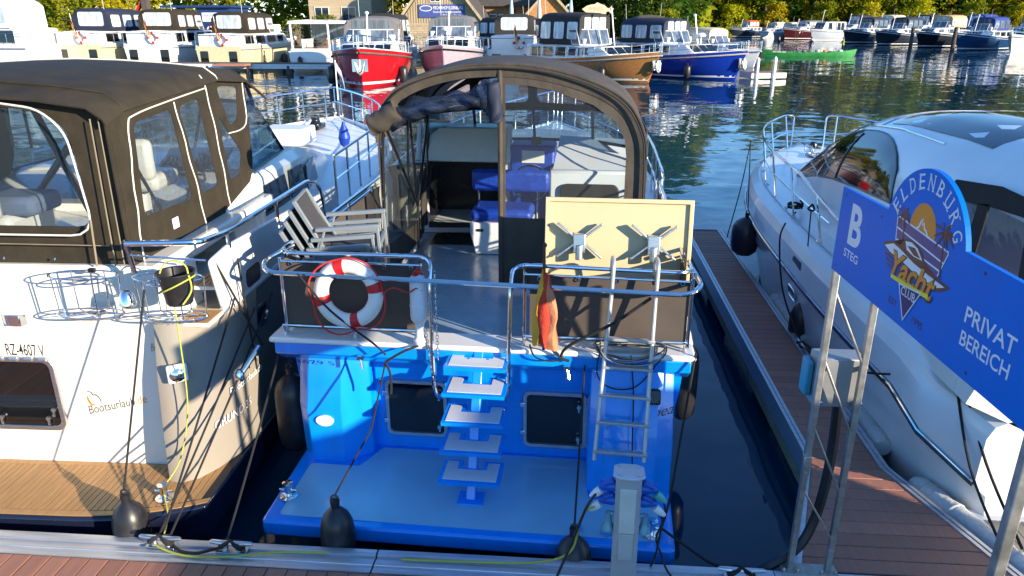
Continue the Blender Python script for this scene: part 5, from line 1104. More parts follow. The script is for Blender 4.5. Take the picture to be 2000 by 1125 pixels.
# rolled-up left curtain: crumpled vinyl between two canvas rolls
def lumpy(path, rad, seed, amp=.3, n=28, sq=1.0):
    r = random.Random(seed); mb = MB(); P = smooth_path(path, 14); N = len(P); vs = []; fs = []
    ph = [(r.uniform(0, 6), r.uniform(1, 4), r.uniform(2, 7)) for _ in range(5)]
    for i, p in enumerate(P):
        t_ = (P[min(i+1, N-1)]-P[max(i-1, 0)]).normalized(); x_ = t_.cross(Z).normalized(); y_ = x_.cross(t_)
        R0 = rad*(1 if 0 < i < N-1 else .6)
        for k in range(n):
            a = 2*pi*k/n; w = R0*(1+amp*sum(sin(q[0]+round(q[1])*a+q[2]*i*.11) for q in ph)/3.0); vs.append(p+x_*cos(a)*w+y_*sin(a)*w*sq)
    for i in range(N-1):
        for k in range(n): fs.append((i*n+k, i*n+(k+1) % n, (i+1)*n+(k+1) % n, (i+1)*n+k))
    fs += [tuple(range(n-1, -1, -1)), tuple((N-1)*n+k for k in range(n))]; return mb.add(vs, fs)
M_roll = vinyl('rolled_vinyl', (.42, .50, .66), .03, 1.9, 1.0, .04, (.3, .35, .45), 11.0)
M_crumple = mat('crumpled_vinyl', (.018, .032, .08), .05, var=.8, scale=9, bump=1.0, bscale=18, spec=1.0, coat=.8)
obj('rolled_curtain', lumpy([(-.93, CY-.06, 3.16), (-.72, CY-.07, 3.27), (-.40, CY-.07, 3.33), (-.12, CY-.06, 3.37)], .075, 5, .42), M_roll, cnp, ang=180)
obj('rolled_curtain', lumpy([(-.16, CY-.06, 3.46), (-.06, CY-.07, 3.36), (.0, CY-.06, 3.18)], .07, 8, .4), M_roll, cnp, ang=180)
obj('rolled_curtain', lumpy([(-.90, CY-.03, 3.18), (-.60, CY-.03, 3.29), (-.20, CY-.03, 3.36)], .045, 15, .5), M_crumple, cnp, ang=180)
obj('curtain_roll_end', lumpy([(-1.12, CY-.06, 3.12), (-1.0, CY-.07, 3.17), (-.86, CY-.07, 3.26)], .10, 6, .10, sq=.95), M_canvas2, cnp)
obj('curtain_roll_end', lumpy([(-.03, CY-.10, 3.50), (-.02, CY-.10, 3.36), (.0, CY-.09, 3.16)], .06, 7, .15), M_cnavy, cnp)
# bollards on the platform, fairleads
def bollard(par, x, y, z, s=1.0):
    mb = MB(); mb.lathe([(.07, 0), (.07, .01), (.032, .02), (.03, .09), (.042, .115), (.042, .125), (.01, .13)], 14, (x, y, z)); mb.tube([(x-.07, y, z+.065), (x+.07, y, z+.065)], .009, 6); return obj('bollard', mb, M_chrome, par)
bollard(BB, -1.42, -.83, .497); bollard(BB, 1.36, -.98, .497)
for x, y in ((.98, -1.0), (1.20, -1.03)): mb = MB(); mb.lathe([(.045, 0), (.045, .006), (.02, .008)], 16, (x-.16, y+.03, .497)); obj('deck_filler', mb, M_chrome, BB)
for (x, z) in ((.70, 1.24), (.86, .62), (-.88, 1.12)): mb = MB(); mb.lathe([(.022, 0), (.018, .015)], 10, (x, -.015 if x < .85 else -.02, z), Matrix.Rotation(pi/2, 3, 'X')); obj('skin_fitting', mb, M_chrome, BB)
for x in (-.92, .70):
    mb = MB(); mb.box((x, -.36, 1.50), (.05, .05, .03)); mb.tube([(x, -.37, 1.5), (x+.02, -.40, 1.42)], .012, 6); obj('rope_eye', mb, M_chrome, BB)
# ---------------------------------------------------------------- things on the blue boat
# lifebuoy
c = Vector((-1.625, 5.10, 2.06)); lb = thing('lifebuoy', 'white lifebuoy with red bands and red grab line on the stern canvas', 'lifebuoy', c, radians(-2)); lb.rotation_euler.x = radians(-6)
mb = MB(); mb.tube([(.212*cos(a), 0, .212*sin(a)) for a in [k*pi/20 for k in range(40)]], .058, 12, True); obj('ring', mb, M_buoy, lb)
for a0 in (15, 105, 195, 285):
    mb = MB(); mb.tube([(.212*cos(radians(a0+q)), 0, .212*sin(radians(a0+q))) for q in (-9, -3, 3, 9)], .0605, 12); obj('red_band', mb, M_buoyred, lb)
P = []
for k in range(61):
    a = 2*pi*k/60; f = abs(sin(2*(a-radians(15)))); P.append((.27*(1+.14*f)*cos(a), -.03-.02*f, .27*(1+.14*f)*sin(a)-.02*f))
mb = MB(); mb.tube(P, .007, 6, True); obj('grab_line', mb, M_roper, lb)
mb = MB(); mb.tube(smooth_path([(.28, -.06, .02), (.36, -.05, .07), (.46, -.02, .03), (.52, .0, .06), (.56, .02, .04)], 5), .006, 6); obj('line_tail', mb, M_roper, lb)
# white rescue light float
t = thing('rescue_light', 'white plastic rescue light standing right of the lifebuoy', 'rescue light', (-1.105, 5.15, 1.64), 0)
mb = MB(); mb.lathe([(.05, 0), (.055, .04), (.036, .07), (.034, .17), (.062, .21), (.068, .24), (.066, .33), (.064, .50), (.055, .55), (.02, .57)], 16); obj('body', mb, M_plast, t)
mb = MB(); mb.lathe([(.069, .318), (.070, .325), (.069, .332)], 16); obj('seam', mb, M_offw, t)
mb = MB(); mb.tube([(.03*cos(k)+.0, .03*sin(k*1.3), .56+.012*sin(k*.7)+.002*k) for k in [q*.5 for q in range(40)]], .008, 6); obj('line_coil', mb, M_roper, t)
# stacked chairs
def chair():
    t = thing('stacking_chair', '', 'chair', (0, 0, 0)); hw = .275
    def bar(name, pts, par=t, w=.026, h=.02):
        mb = MB()
        for a, b in zip(pts, pts[1:]): mb.beam(a, b, w, h)
        return obj(name, mb, M_chairf, par, bev=.003)
    for sd_ in (-1, 1):
        y_ = hw*sd_
        bar('leg', [(.50, y_, 0), (.475, y_, .635)]); bar('armrest', [(.495, y_, .63), (-.06, y_, .60)], h=.034, w=.05); bar('leg', [(-.16, y_, 0), (.02, y_, .61)]); bar('back_upright', [(.02, y_*.92, .36), (-.23, y_*.92, .86)], w=.034, h=.034); bar('seat_rail', [(.02, y_*.92, .38), (.47, y_*.92, .42)])
    bar('seat_crossbar', [(.47, -hw, .41), (.47, hw, .41)], w=.03, h=.05); bar('back_top', [(-.23, -hw*.92, .855), (-.23, hw*.92, .855)])
    mb = MB(); mb.sheet([[(.02-.245*q-.02*sin(pi*q), y_, .40+.455*q) for y_ in (-.235, -.12, 0, .12, .235)] for q in (0, .25, .5, .75, 1)], .006); obj('back_cloth', mb, M_textl, t)
    mb = MB(); mb.sheet([[(.03+.43*q, y_, .40+.03*q-.03*sin(pi*q)) for y_ in (-.235, 0, .235)] for q in (0, .33, .66, 1)], .006); obj('seat_cloth', mb, M_textl, t)
    return t
M_chairf = mat('grey_aluminium_frame', (.24, .27, .29), .45, .3, var=.08); M_textl = mat('dark_textilene', (.045, .045, .048), .8, var=.1, bump=.3, bscale=400)
ch0 = chair(); CL = ('topmost chair of the grey aluminium stack on the blue boat', 'second chair from the top of the grey aluminium stack', 'third chair from the top of the grey aluminium stack', 'lowest chair of the grey aluminium stack behind the stern rail')
for k in range(4):
    o = ch0 if k == 3 else clone(ch0); o['label'] = CL[k]; o['group'] = 'stacked aluminium chairs'
    o.location = (-2.02-.045*k+.02, 5.88, 1.605+.085*(3-k)); o.rotation_euler.z = radians(8); o.scale = (.92, .92, .90)
# folded table on edge
t = thing('deck_table', 'beige deck table stood on edge showing two crossed metal bases', 'table', (.40, 5.62, 1.68), radians(-2.0)); t.rotation_euler.x = radians(-7)
mb = MB(); mb.box((0, .012, .50), (1.15, .024, 1.0)); obj('table_top', mb, M_beige, t, bev=.004)
mb = MB(); o_ = [(-.578, -.003), (.578, -.003), (.578, 1.003), (-.578, 1.003)]; i_ = [(-.545, .03), (.545, .03), (.545, .97), (-.545, .97)]; mb.frame(o_, i_, (0, 0, 0), (1, 0, 0), (0, 0, 1), .022); obj('edge_rim', mb, M_beige, t, bev=.004)
for e in (-.30, .28):
    mb = MB(); mb.box((e, -.05, .65), (.095, .10, .15)); mb.lathe([(.03, 0), (.03, .12)], 12, (e, -.09, .64), Matrix.Rotation(0, 3, 'X') @ Matrix.Rotation(pi, 3, 'X')); hb = obj('base_hub', mb, M_alu, t, bev=.006)
    for sx, sz in ((-1, 1), (1, 1), (-1, -1), (1, -1)):
        mb = MB(); mb.beam((e+sx*.03, -.05, .67+sz*.02), (e+sx*.175, -.055, .67+sz*.135), .016, .052, up=(0, 1, 0)); mb.lathe([(.011, 0), (.011, .012), (.006, .016)], 10, (e+sx*.170, -.062, .67+sz*.130), Matrix.Rotation(pi/2, 3, 'X')); obj('base_arm', mb, M_alu, hb, bev=.003)
# flag
fl = thing('flag', 'limp red and gold flag hanging from the stern rail', 'flag', (-.15, 4.97, 2.2), 0)
mb = MB(); mb.tube([(.0, .02, -.5), (-.005, .0, .30)], .011, 8); mb.lathe([(.012, .30), (.016, .315), (.004, .33)], 8); obj('staff', mb, mat('dark_staff', (.10, .04, .025), .5), fl)
for (nm, m, a0, a1, w) in (('red_stripe', M_flagr, 0.1, 1.8, .12), ('gold_stripe', M_flagy, 1.5, 3.5, .14), ('red_fold', mat('flag_faded_red', (.62, .22, .11), .9, var=.2, spec=.1, bump=.4, bscale=25), 3.2, 6.4, .125)):
    mb = MB(); P = []
    for j in range(12):
        zz = .12-.56*j/11; sp = .25+.75*min(1, j/6); row = []
        for i in range(7):
            a = a0+(a1-a0)*i/6; row.append((.015-.6*(w*sp)*cos(a-2.4)*1.1+.012*sin(j*.9+i), -.02-.05*sp*sin(a*1.7), zz-(.06*(i/6) if nm == 'red_fold' else .02*sin(i))))
        P.append(row)
    obj(nm, mb.sheet(P, .003), m, fl)
# boarding ladder
t = thing('boarding_ladder', 'aluminium boarding ladder hooked over the stern rail of the blue boat', 'ladder', (.45, 5.1, .8), 0)
M_ladder = mat('dull_aluminium', (.52, .53, .52), .38, .5, var=.12, scale=14)
def lw(x, y, z): return (x-.45, y-5.1, z-.8)
for (xt, xb) in ((.345, .245), (.665, .612)):
    P = bend_path([lw(xt, 5.30, 2.20), lw(xt, 5.30, 2.345), lw(xt, 5.12, 2.345), lw(xt-.01, 5.09, 2.1), lw((xt+xb)/2, 4.98, 1.55), lw(xb, 4.76, .92)], .07); mb = MB(); mb.tube(P, .016, 10); obj('side_rail', mb, M_ladder, t)
for k, zz in enumerate((1.79, 1.58, 1.38, 1.19, .985)):
    f = (2.1-zz)/(2.1-.92); xa, xb_ = .335+(.245-.335)*f, .655+(.612-.655)*f; yy = 5.09-.20*(2.1-zz) if zz > 1.55 else 4.98-.35*(1.55-zz); mb = MB(); mb.beam(lw(xa-.01, yy, zz), lw(xb_+.02, yy-.01, zz-.012), .045, .022); obj('rung', mb, M_ladder, t, bev=.004)
mb = MB(); mb.beam(lw(.33, 5.10, 1.685), lw(.675, 5.10, 1.67), .02, .03); obj('spacer', mb, M_alu, t)
# coiled cable and straps
t = thing('coiled_cable', 'black shore cable coiled on the white stern edge by the ladder', 'cable', (.48, 5.13, 1.66))
for k in range(6):
    mb = MB(); P = [((.20+.012*k+.02*sin(k*2))*cos(a)+.03*sin(k*1.7)+.012*sin(3*a+k), -.03+(.055+.01*k)*sin(a+.12*sin(k))-.012*k+.008*sin(2*a+k*2), .02+.012*k-.05*(sin(a) < 0)*abs(sin(a))*(1+.3*k)) for a in [q*pi/16 for q in range(32)]]; mb.tube(P, .0055, 6, True); obj('loop', mb, M_rub if k % 3 == 1 else M_ropeg, t)
def rope(name, label, pts, r=.007, m=M_rope, cat='rope', group=None, sm=True):
    mb = MB(); mb.tube(smooth_path(pts, 6) if sm else pts, r, 6); return tag(obj(name, mb, m), label, cat, group)
rope('black_strap', 'flat black strap tied from the crossbar to the stern of the blue boat', [(.61, 4.99, 2.13), (.35, 5.0, 1.92), (.05, 5.05, 1.72), (-.02, 5.09, 1.60), (.04, 5.10, 1.56)], .012)
rope('black_strap', 'short black strap from the flag to the stern fitting', [(-.14, 5.02, 1.78), (-.07, 5.06, 1.66), (-.02, 5.09, 1.58)], .010)
rope('thin_rope', 'thin black cord hanging over the blue stern beside the flag', [(-.26, 5.12, 1.68), (-.22, 5.08, 1.60), (-.12, 5.08, 1.565), (-.02, 5.09, 1.57)], .007)
rope('thin_rope', 'loop of black cord below the coiled cable', [(.27, 5.05, 1.68), (.25, 5.0, 1.52), (.33, 4.98, 1.42), (.47, 4.98, 1.40), (.58, 5.0, 1.45), (.72, 5.06, 1.62)], .006)
rope('thin_rope', 'black cord hanging straight down behind the ladder', [(.50, 5.06, 1.64), (.53, 5.0, 1.35), (.53, 4.84, .95), (.55, 4.78, .66)], .006)
# mooring ropes of the blue boat
rope('mooring_line', 'black line from the rail over the lifebuoy to the stern fitting', [(-1.98, 5.04, 2.23), (-1.75, 5.02, 1.95), (-1.45, 5.05, 1.68), (-1.36, 5.06, 1.58)], .008)
rope('mooring_line', 'doubled black line at the knot left of the stairs', [(-1.06, 5.13, 1.66), (-1.22, 5.07, 1.61), (-1.35, 5.06, 1.53), (-1.37, 5.06, 1.50)], .010)
rope('mooring_line', 'short end of black line hanging at the knot above the left window', [(-1.37, 5.06, 1.52), (-1.33, 5.04, 1.44), (-1.33, 5.05, 1.32), (-1.335, 5.05, 1.25)], .010)
def hang_chain(name, label, a, b, n, r=.011):
    t = thing(name, label, 'chain', a); a = Vector(a); b = Vector(b)
    for k in range(n):
        c0 = a.lerp(b, (k+.5)/n)-a; L = (b-a).length/n*.72; mb = MB(); al = k*pi/2
        mb.tube([(c0.x+r*cos(q)*cos(al), c0.y+r*cos(q)*sin(al), c0.z+L*sin(q)) for q in [j*pi/4 for j in range(8)]], .003, 5, True); obj('link', mb, M_chrome, t)
hang_chain('safety_chain', 'steel chain hanging beside the white rescue light', (-1.06, 5.13, 1.78), (-1.00, 5.10, 1.32), 20)
hang_chain('safety_chain', 'steel chain hanging along the left stair handrail', (-.965, 5.10, 2.25), (-.955, 5.06, 1.55), 28)
# ================================================================ the white and taupe cruiser on the left
LB = thing('taupe_cruiser', 'white and taupe cruiser with brown canopy and teak swim platform at left', 'boat', (-4.62, 5.02, 0), radians(1.2))
LO = Vector((-4.62, 5.02, 0)); _lc, _ls = cos(radians(1.2)), sin(radians(1.2))
def ll(x, y, z=0.0): dx, dy = x-LO.x, y-LO.y; return Vector((dx*_lc+dy*_ls, -dx*_ls+dy*_lc, z))
R = hull_rings(10.2, 3.9, 1.82, 2.05, tr=.975, full=2.7, rake=.8, flare=.95, n=18)
mb = MB(); full_ = [[(x, y+.25, z) for x, y, z in r]+[(-x, y+.25, z) for x, y, z in reversed(r)] for r in R]; mb.loft(full_, False, True, True); lh = obj('hull', mb, M_taupe, LB, ang=40)
mb = MB(); mb.loft([[(r[0][0]*.97, r[0][1]+.25, r[0][2]-.03), (0, r[0][1]+.25, r[0][2]+.03), (-r[0][0]*.97, r[0][1]+.25, r[0][2]-.03)] for r in R]); obj('deck', mb, M_offw, LB)
for sd_ in (1, -1):
    mb = MB(); mb.tube([(a, b+.25, c) for a, b, c in sheer(R, .01, .0, sd_)], .04, 8); obj('gunwale', mb, M_offw, LB)
    mb = MB(); mb.loft([[((r[2][0]*k+r[3][0]*(1-k)+.012)*sd_, (r[2][1]*k+r[3][1]*(1-k))+.25, r[2][2]*k+r[3][2]*(1-k)) for k in (.30, .34)] for r in R]); obj('silver_line', mb, M_silver, LB)
    mb = MB(); mb.loft([[((r[2][0]*k+r[3][0]*(1-k)+.010)*sd_, (r[2][1]*k+r[3][1]*(1-k))+.25, r[2][2]*k+r[3][2]*(1-k)) for k in (0, .28)] for r in R]); obj('boot_top', mb, M_navy, LB)
# quarter wings that reach aft of the transom
for sd_ in (1, -1):
    mb = MB(); rings = []
    for (z, dy, kx) in ((.50, 0, 0), (.9, .03, .015), (1.35, .08, .03), (1.80, .16, .035)):
        rings.append([(sd_*(a+kx*(a > 1.6)), b+dy, z) for a, b in ((1.48, -.21), (1.58, -.23), (1.70, -.16), (1.80, .0), (1.88, .22), (1.93, .6), (1.60, .6), (1.48, .6))])
    mb.loft(rings, True, True, True); wg = obj('quarter_wing', mb, M_taupe, LB, ang=45)
    if sd_ > 0:
        mb = MB(); mb.box((1.66, -.15, 1.44), (.15, .04, .15), rz=radians(35)); obj('socket_plate', mb, M_white, wg, bev=.015)
        mb = MB(); mb.lathe([(.055, 0), (.055, .02), (.03, .035), (.01, .04)], 16, (1.672, -.168, 1.44), Matrix.Rotation(radians(35), 3, 'Z') @ Matrix.Rotation(pi/2, 3, 'X')); obj('socket_lid', mb, M_chrome, wg)
        wpath = smooth_path([(1.70+.015, -.16+.03, 0), (1.80+.015, .03, 0), (1.88+.015, .25, 0), (1.93+.015, .63, 0), (1.965, 1.2, 0), (1.97, 1.8, 0)], 8)
        def wfn(s0, z0):
            def f(p_, q_):
                d_ = s0+p_; i_ = 0
                while i_ < len(wpath)-2 and d_ > (wpath[i_+1]-wpath[i_]).length: d_ -= (wpath[i_+1]-wpath[i_]).length; i_ += 1
                e_ = (wpath[i_+1]-wpath[i_]).normalized(); n_ = Vector((e_.y, -e_.x, 0)); z_ = z0+q_
                return wpath[i_]+e_*d_+n_*(.012)+Vector((.03*(z_-.9), .11*(z_-.9), z_))
            return f
        lettering('side_lettering', 'GRUNO 35', M_printw, wg, (0, 0, 0), X, Z, .07, .46, fn=wfn(.16, .86))
        lettering('side_lettering', 'Bootsurlaub.de', M_printw, wg, (0, 0, 0), X, Z, .06, .50, fn=wfn(.34, 1.08))
# transom
mb = MB(); mb.loft([[(a, .03, z) for a in (-1.5, -1.0, -.5, 0, .5, 1.0, 1.5)] for z in (.45, .6, 1.4, 1.7)]+[[(a, .03, z) for a in (-1.5, -1.0, -.5, 0, .5, 1.0, 1.5)] for z in (1.9, 2.2)]); tr_ = obj('transom', mb, M_cream, LB)
mb = MB(); mb.b2(-1.5, 1.5, .052, 2.6, 2.10, 2.225); obj('aft_deck', mb, M_cream, LB, bev=.025)
mb = MB(); mb.b2(1.10, 1.62, -.02, .055, 1.70, 2.2) if False else mb.loft([[(1.49, .05, 1.68), (1.49, .40, 1.68), (1.49, .40, 2.2), (1.49, .05, 2.2)], [(1.62, .22, 1.80), (1.62, .5, 1.80), (1.60, .5, 2.16), (1.60, .24, 2.16)]], True, True, True); obj('side_coaming', mb, M_offw, LB)
ty = .03
def ltxt(s_, xw, zw, h, w, m, slope=0.0, shear=0.0, bold=0.0): 
    p = ll(xw, 5.05); return lettering('transom_lettering', s_, m, tr_, (p.x, ty, zw), (1, 0, slope), (0, 0, 1), h, w, shear, bold, lift=.0015)
M_printg = mat('print_dark_grey', (.06, .055, .05), .4); M_printlg = mat('print_light_grey', (.28, .26, .23), .4)
ltxt('RZ-4607 V', -4.44, 1.475, .10, .315, M_printk, -.02, 0, .004)
ltxt('Brandenburg', -3.245, 1.535, .065, .24, M_printlg, .20, .3)
ltxt('Bootsurlaub', -3.86, .955, .075, .40, M_printg, .24, .0); ltxt('.de', -3.455, 1.055, .07, .10, M_printo, .24, .0)
p = ll(-3.83, 5.05)
mb = MB()
def strip(pts, w, m):
    mb = MB(); L_ = []; R_ = []
    for i, (a, b) in enumerate(pts):
        q = Vector(pts[min(i+1, len(pts)-1)])-Vector(pts[max(i-1, 0)]); q.normalize(); ww = w*sin(pi*(.15+.7*i/(len(pts)-1)))
        L_.append((p.x+a-q.y*ww, ty-.0015, b+q.x*ww)); R_.append((p.x+a+q.y*ww, ty-.0015, b-q.x*ww))
    mb.loft([L_, R_]); return obj('logo_stroke', mb, m, tr_, smooth=False)
strip([(-.02, 1.155), (.0, 1.165), (.02, 1.155), (.03, 1.13), (.05, 1.135), (.07, 1.12), (.085, 1.09), (.088, 1.06)], .006, M_printg)
strip([(-.02, 1.12), (-.018, 1.09), (-.008, 1.06), (.005, 1.04), (.03, 1.045)], .011, M_printo)
# transom hatch window
p = ll(-4.50, 5.05); mb = MB(); mb.prism(rrect(.80, .58, .06, 5), (p.x, ty, 1.135), (1, 0, 0), (0, 0, 1), .014); g = obj('transom_window', mb, M_glassd, LB, smooth=False)
mb = MB(); mb.frame(rrect(.88, .66, .09, 5), rrect(.80, .58, .06, 5), (p.x, ty, 1.135), (1, 0, 0), (0, 0, 1), .03); obj('window_frame', mb, M_alu, g, bev=.004)
for k in range(7): mb = MB(); mb.lathe([(.018, 0), (.018, .06)], 8, (p.x-.38+.12*k, ty-.03, 1.455), Matrix.Rotation(pi/2, 3, 'Y')); obj('window_hinge', mb, M_alu, g)
for e in ((.36, .98), (.30, .90), (-.1, .90)): mb = MB(); mb.lathe([(.02, 0), (.02, .02)], 10, (p.x+e[0], ty-.02, e[1]+.02), Matrix.Rotation(pi/2, 3, 'X')); mb.box((p.x+e[0], ty-.035, e[1]-.01), (.016, .012, .06)); obj('window_latch', mb, M_alu, g)
p = ll(-4.30, 5.03); mb = MB(); mb.loft([[(p.x-.10, ty-.005, z), (p.x-.03, ty-.055, z), (p.x+.08, ty-.06, z), (p.x+.10, ty-.005, z)] for z in (1.745, 1.84)], True, True, True); obj('chrome_vent', mb, M_chrome, LB, bev=.006)
# teak platform
def plat_y(x): return -.70+.22*max(0, (abs(x)-.9)/1.0)**2.2
mb = MB(); xs_ = [-1.9+.1*k for k in range(39)]; P = [(x, plat_y(x)) for x in xs_]+[(1.93, .6), (-1.93, .6)]
mb.prism(P, (0, 0, .20), (1, 0, 0), (0, 1, 0), .285); pf = obj('swim_platform', mb, M_navy, LB, bev=.02)
mb = MB(); P = [(x, plat_y(x)+.02) for x in xs_]+[(1.9, .3), (-1.9, .3)]; mb.prism(P, (0, 0, .486), (1, 0, 0), (0, 1, 0), .006); obj('caulking', mb, M_caulk, pf, smooth=False)
x = -1.82
while x < 1.82:
    y0_ = max(plat_y(x), plat_y(x+.046))+.085; y1_ = -.03 if abs(x+.02) < 1.45 else .18
    mb = MB(); mb.b2(x, x+.045, y0_, y1_, .493, .4985); obj('teak_plank', mb, M_teak, pf, smooth=False); x += .0515
mb = MB(); mb.loft([[(x, plat_y(x)+.022, .493), (x, plat_y(x)+.078, .493), (x, plat_y(x)+.078, .4995), (x, plat_y(x)+.022, .4995)] for x in xs_], True, True, True); obj('teak_margin', mb, M_teak, pf, smooth=False)
mb = MB(); mb.b2(-1.47, 1.47, -.028, .022, .493, .5); obj('teak_margin', mb, M_teak, pf, smooth=False)
bo = bollard(LB, ll(-3.06, 4.62).x, ll(-3.06, 4.62).y, .50)
# canopy
def lp2(y, z): return (y, z)
roofpts = []
for yv, zt, zs in ((.04, 3.49, 3.34), (.30, 3.56, 3.41), (1.2, 3.61, 3.46), (1.95, 3.63, 3.50), (2.6, 3.56, 3.44), (3.1, 3.34, 3.22)):
    w = 1.30
    roofpts.append([(w*1.022, yv, zs-.055), (w*1.012, yv, zs-.02), (w*.93, yv, zs+.06), (w*.66, yv, zs+(zt-zs)*.72), (w*.3, yv, zt-.01), (0, yv, zt), (-w*.3, yv, zt-.01), (-w*.66, yv, zs+(zt-zs)*.72), (-w*.93, yv, zs+.06), (-w*1.012, yv, zs-.02), (-w*1.022, yv, zs-.055)])
mb = MB(); mb.sheet(roofpts, .012); lc = obj('canopy_roof', mb, M_canvas, LB, ang=40)
for yv_i in (1, 3): mb = MB(); mb.tube([(a, b, c+.018) for a, b, c in roofpts[yv_i]], .008, 6); obj('roof_seam', mb, M_pipe if yv_i == 3 else M_canvas, lc)
# aft face
outl = round_poly([(-1.34, 2.23), (1.34, 2.23), (1.30, 3.34), (1.1, 3.42), (.4, 3.51), (-.4, 3.51), (-1.1, 3.42), (-1.30, 3.34)], .08, 4)
inn = round_poly([(-1.06, 2.52), (1.06, 2.52), (.99, 3.22), (.85, 3.36), (.4, 3.42), (-.4, 3.42), (-.85, 3.36), (-.99, 3.22)], .14, 4)
mb = MB(); mb.frame(outl, inn, (0, .05, 0), (1, 0, 0), (0, .03, 1), .016); obj('aft_panel', mb, M_canvas, lc, smooth=False)
mb = MB(); mb.prism(inset(inn, -.012), (0, .052, 0), (1, 0, 0), (0, .03, 1), .002); obj('aft_window', mb, M_clear2, lc, smooth=False)
mb = MB(); ip = inset(inn, -.045); mb.tube([(a, .032+.03*b*.0+.0, b) for a, b in ip], .008, 6, True)
obj('window_piping', mb, M_pipe, lc).location.y = .0
mb = MB(); mb.tube([(1.08, .02, 2.24), (1.10, .02, 2.6)], .008, 6); mb.tube([(1.22, .03, 2.24), (1.21, .07, 3.33)], .005, 5); mb.tube([(1.29, .03, 2.24), (1.27, .07, 3.33)], .004, 5); obj('stitching', mb, mat('thread', (.25, .2, .13), .8), lc)
for a in (-.9, -.5, -.1, .35, .75): mb = MB(); mb.lathe([(.011, 0), (.006, .008)], 8, (a, .03, 2.29), Matrix.Rotation(pi/2, 3, 'X')); obj('snap', mb, M_chrome, lc)
mb = MB(); mb.tube([(-1.3, .028, 2.40), (-.4, .022, 2.395), (.4, .022, 2.405), (1.2, .028, 2.40)], .004, 5); obj('stitching', mb, MATS['thread'], lc)
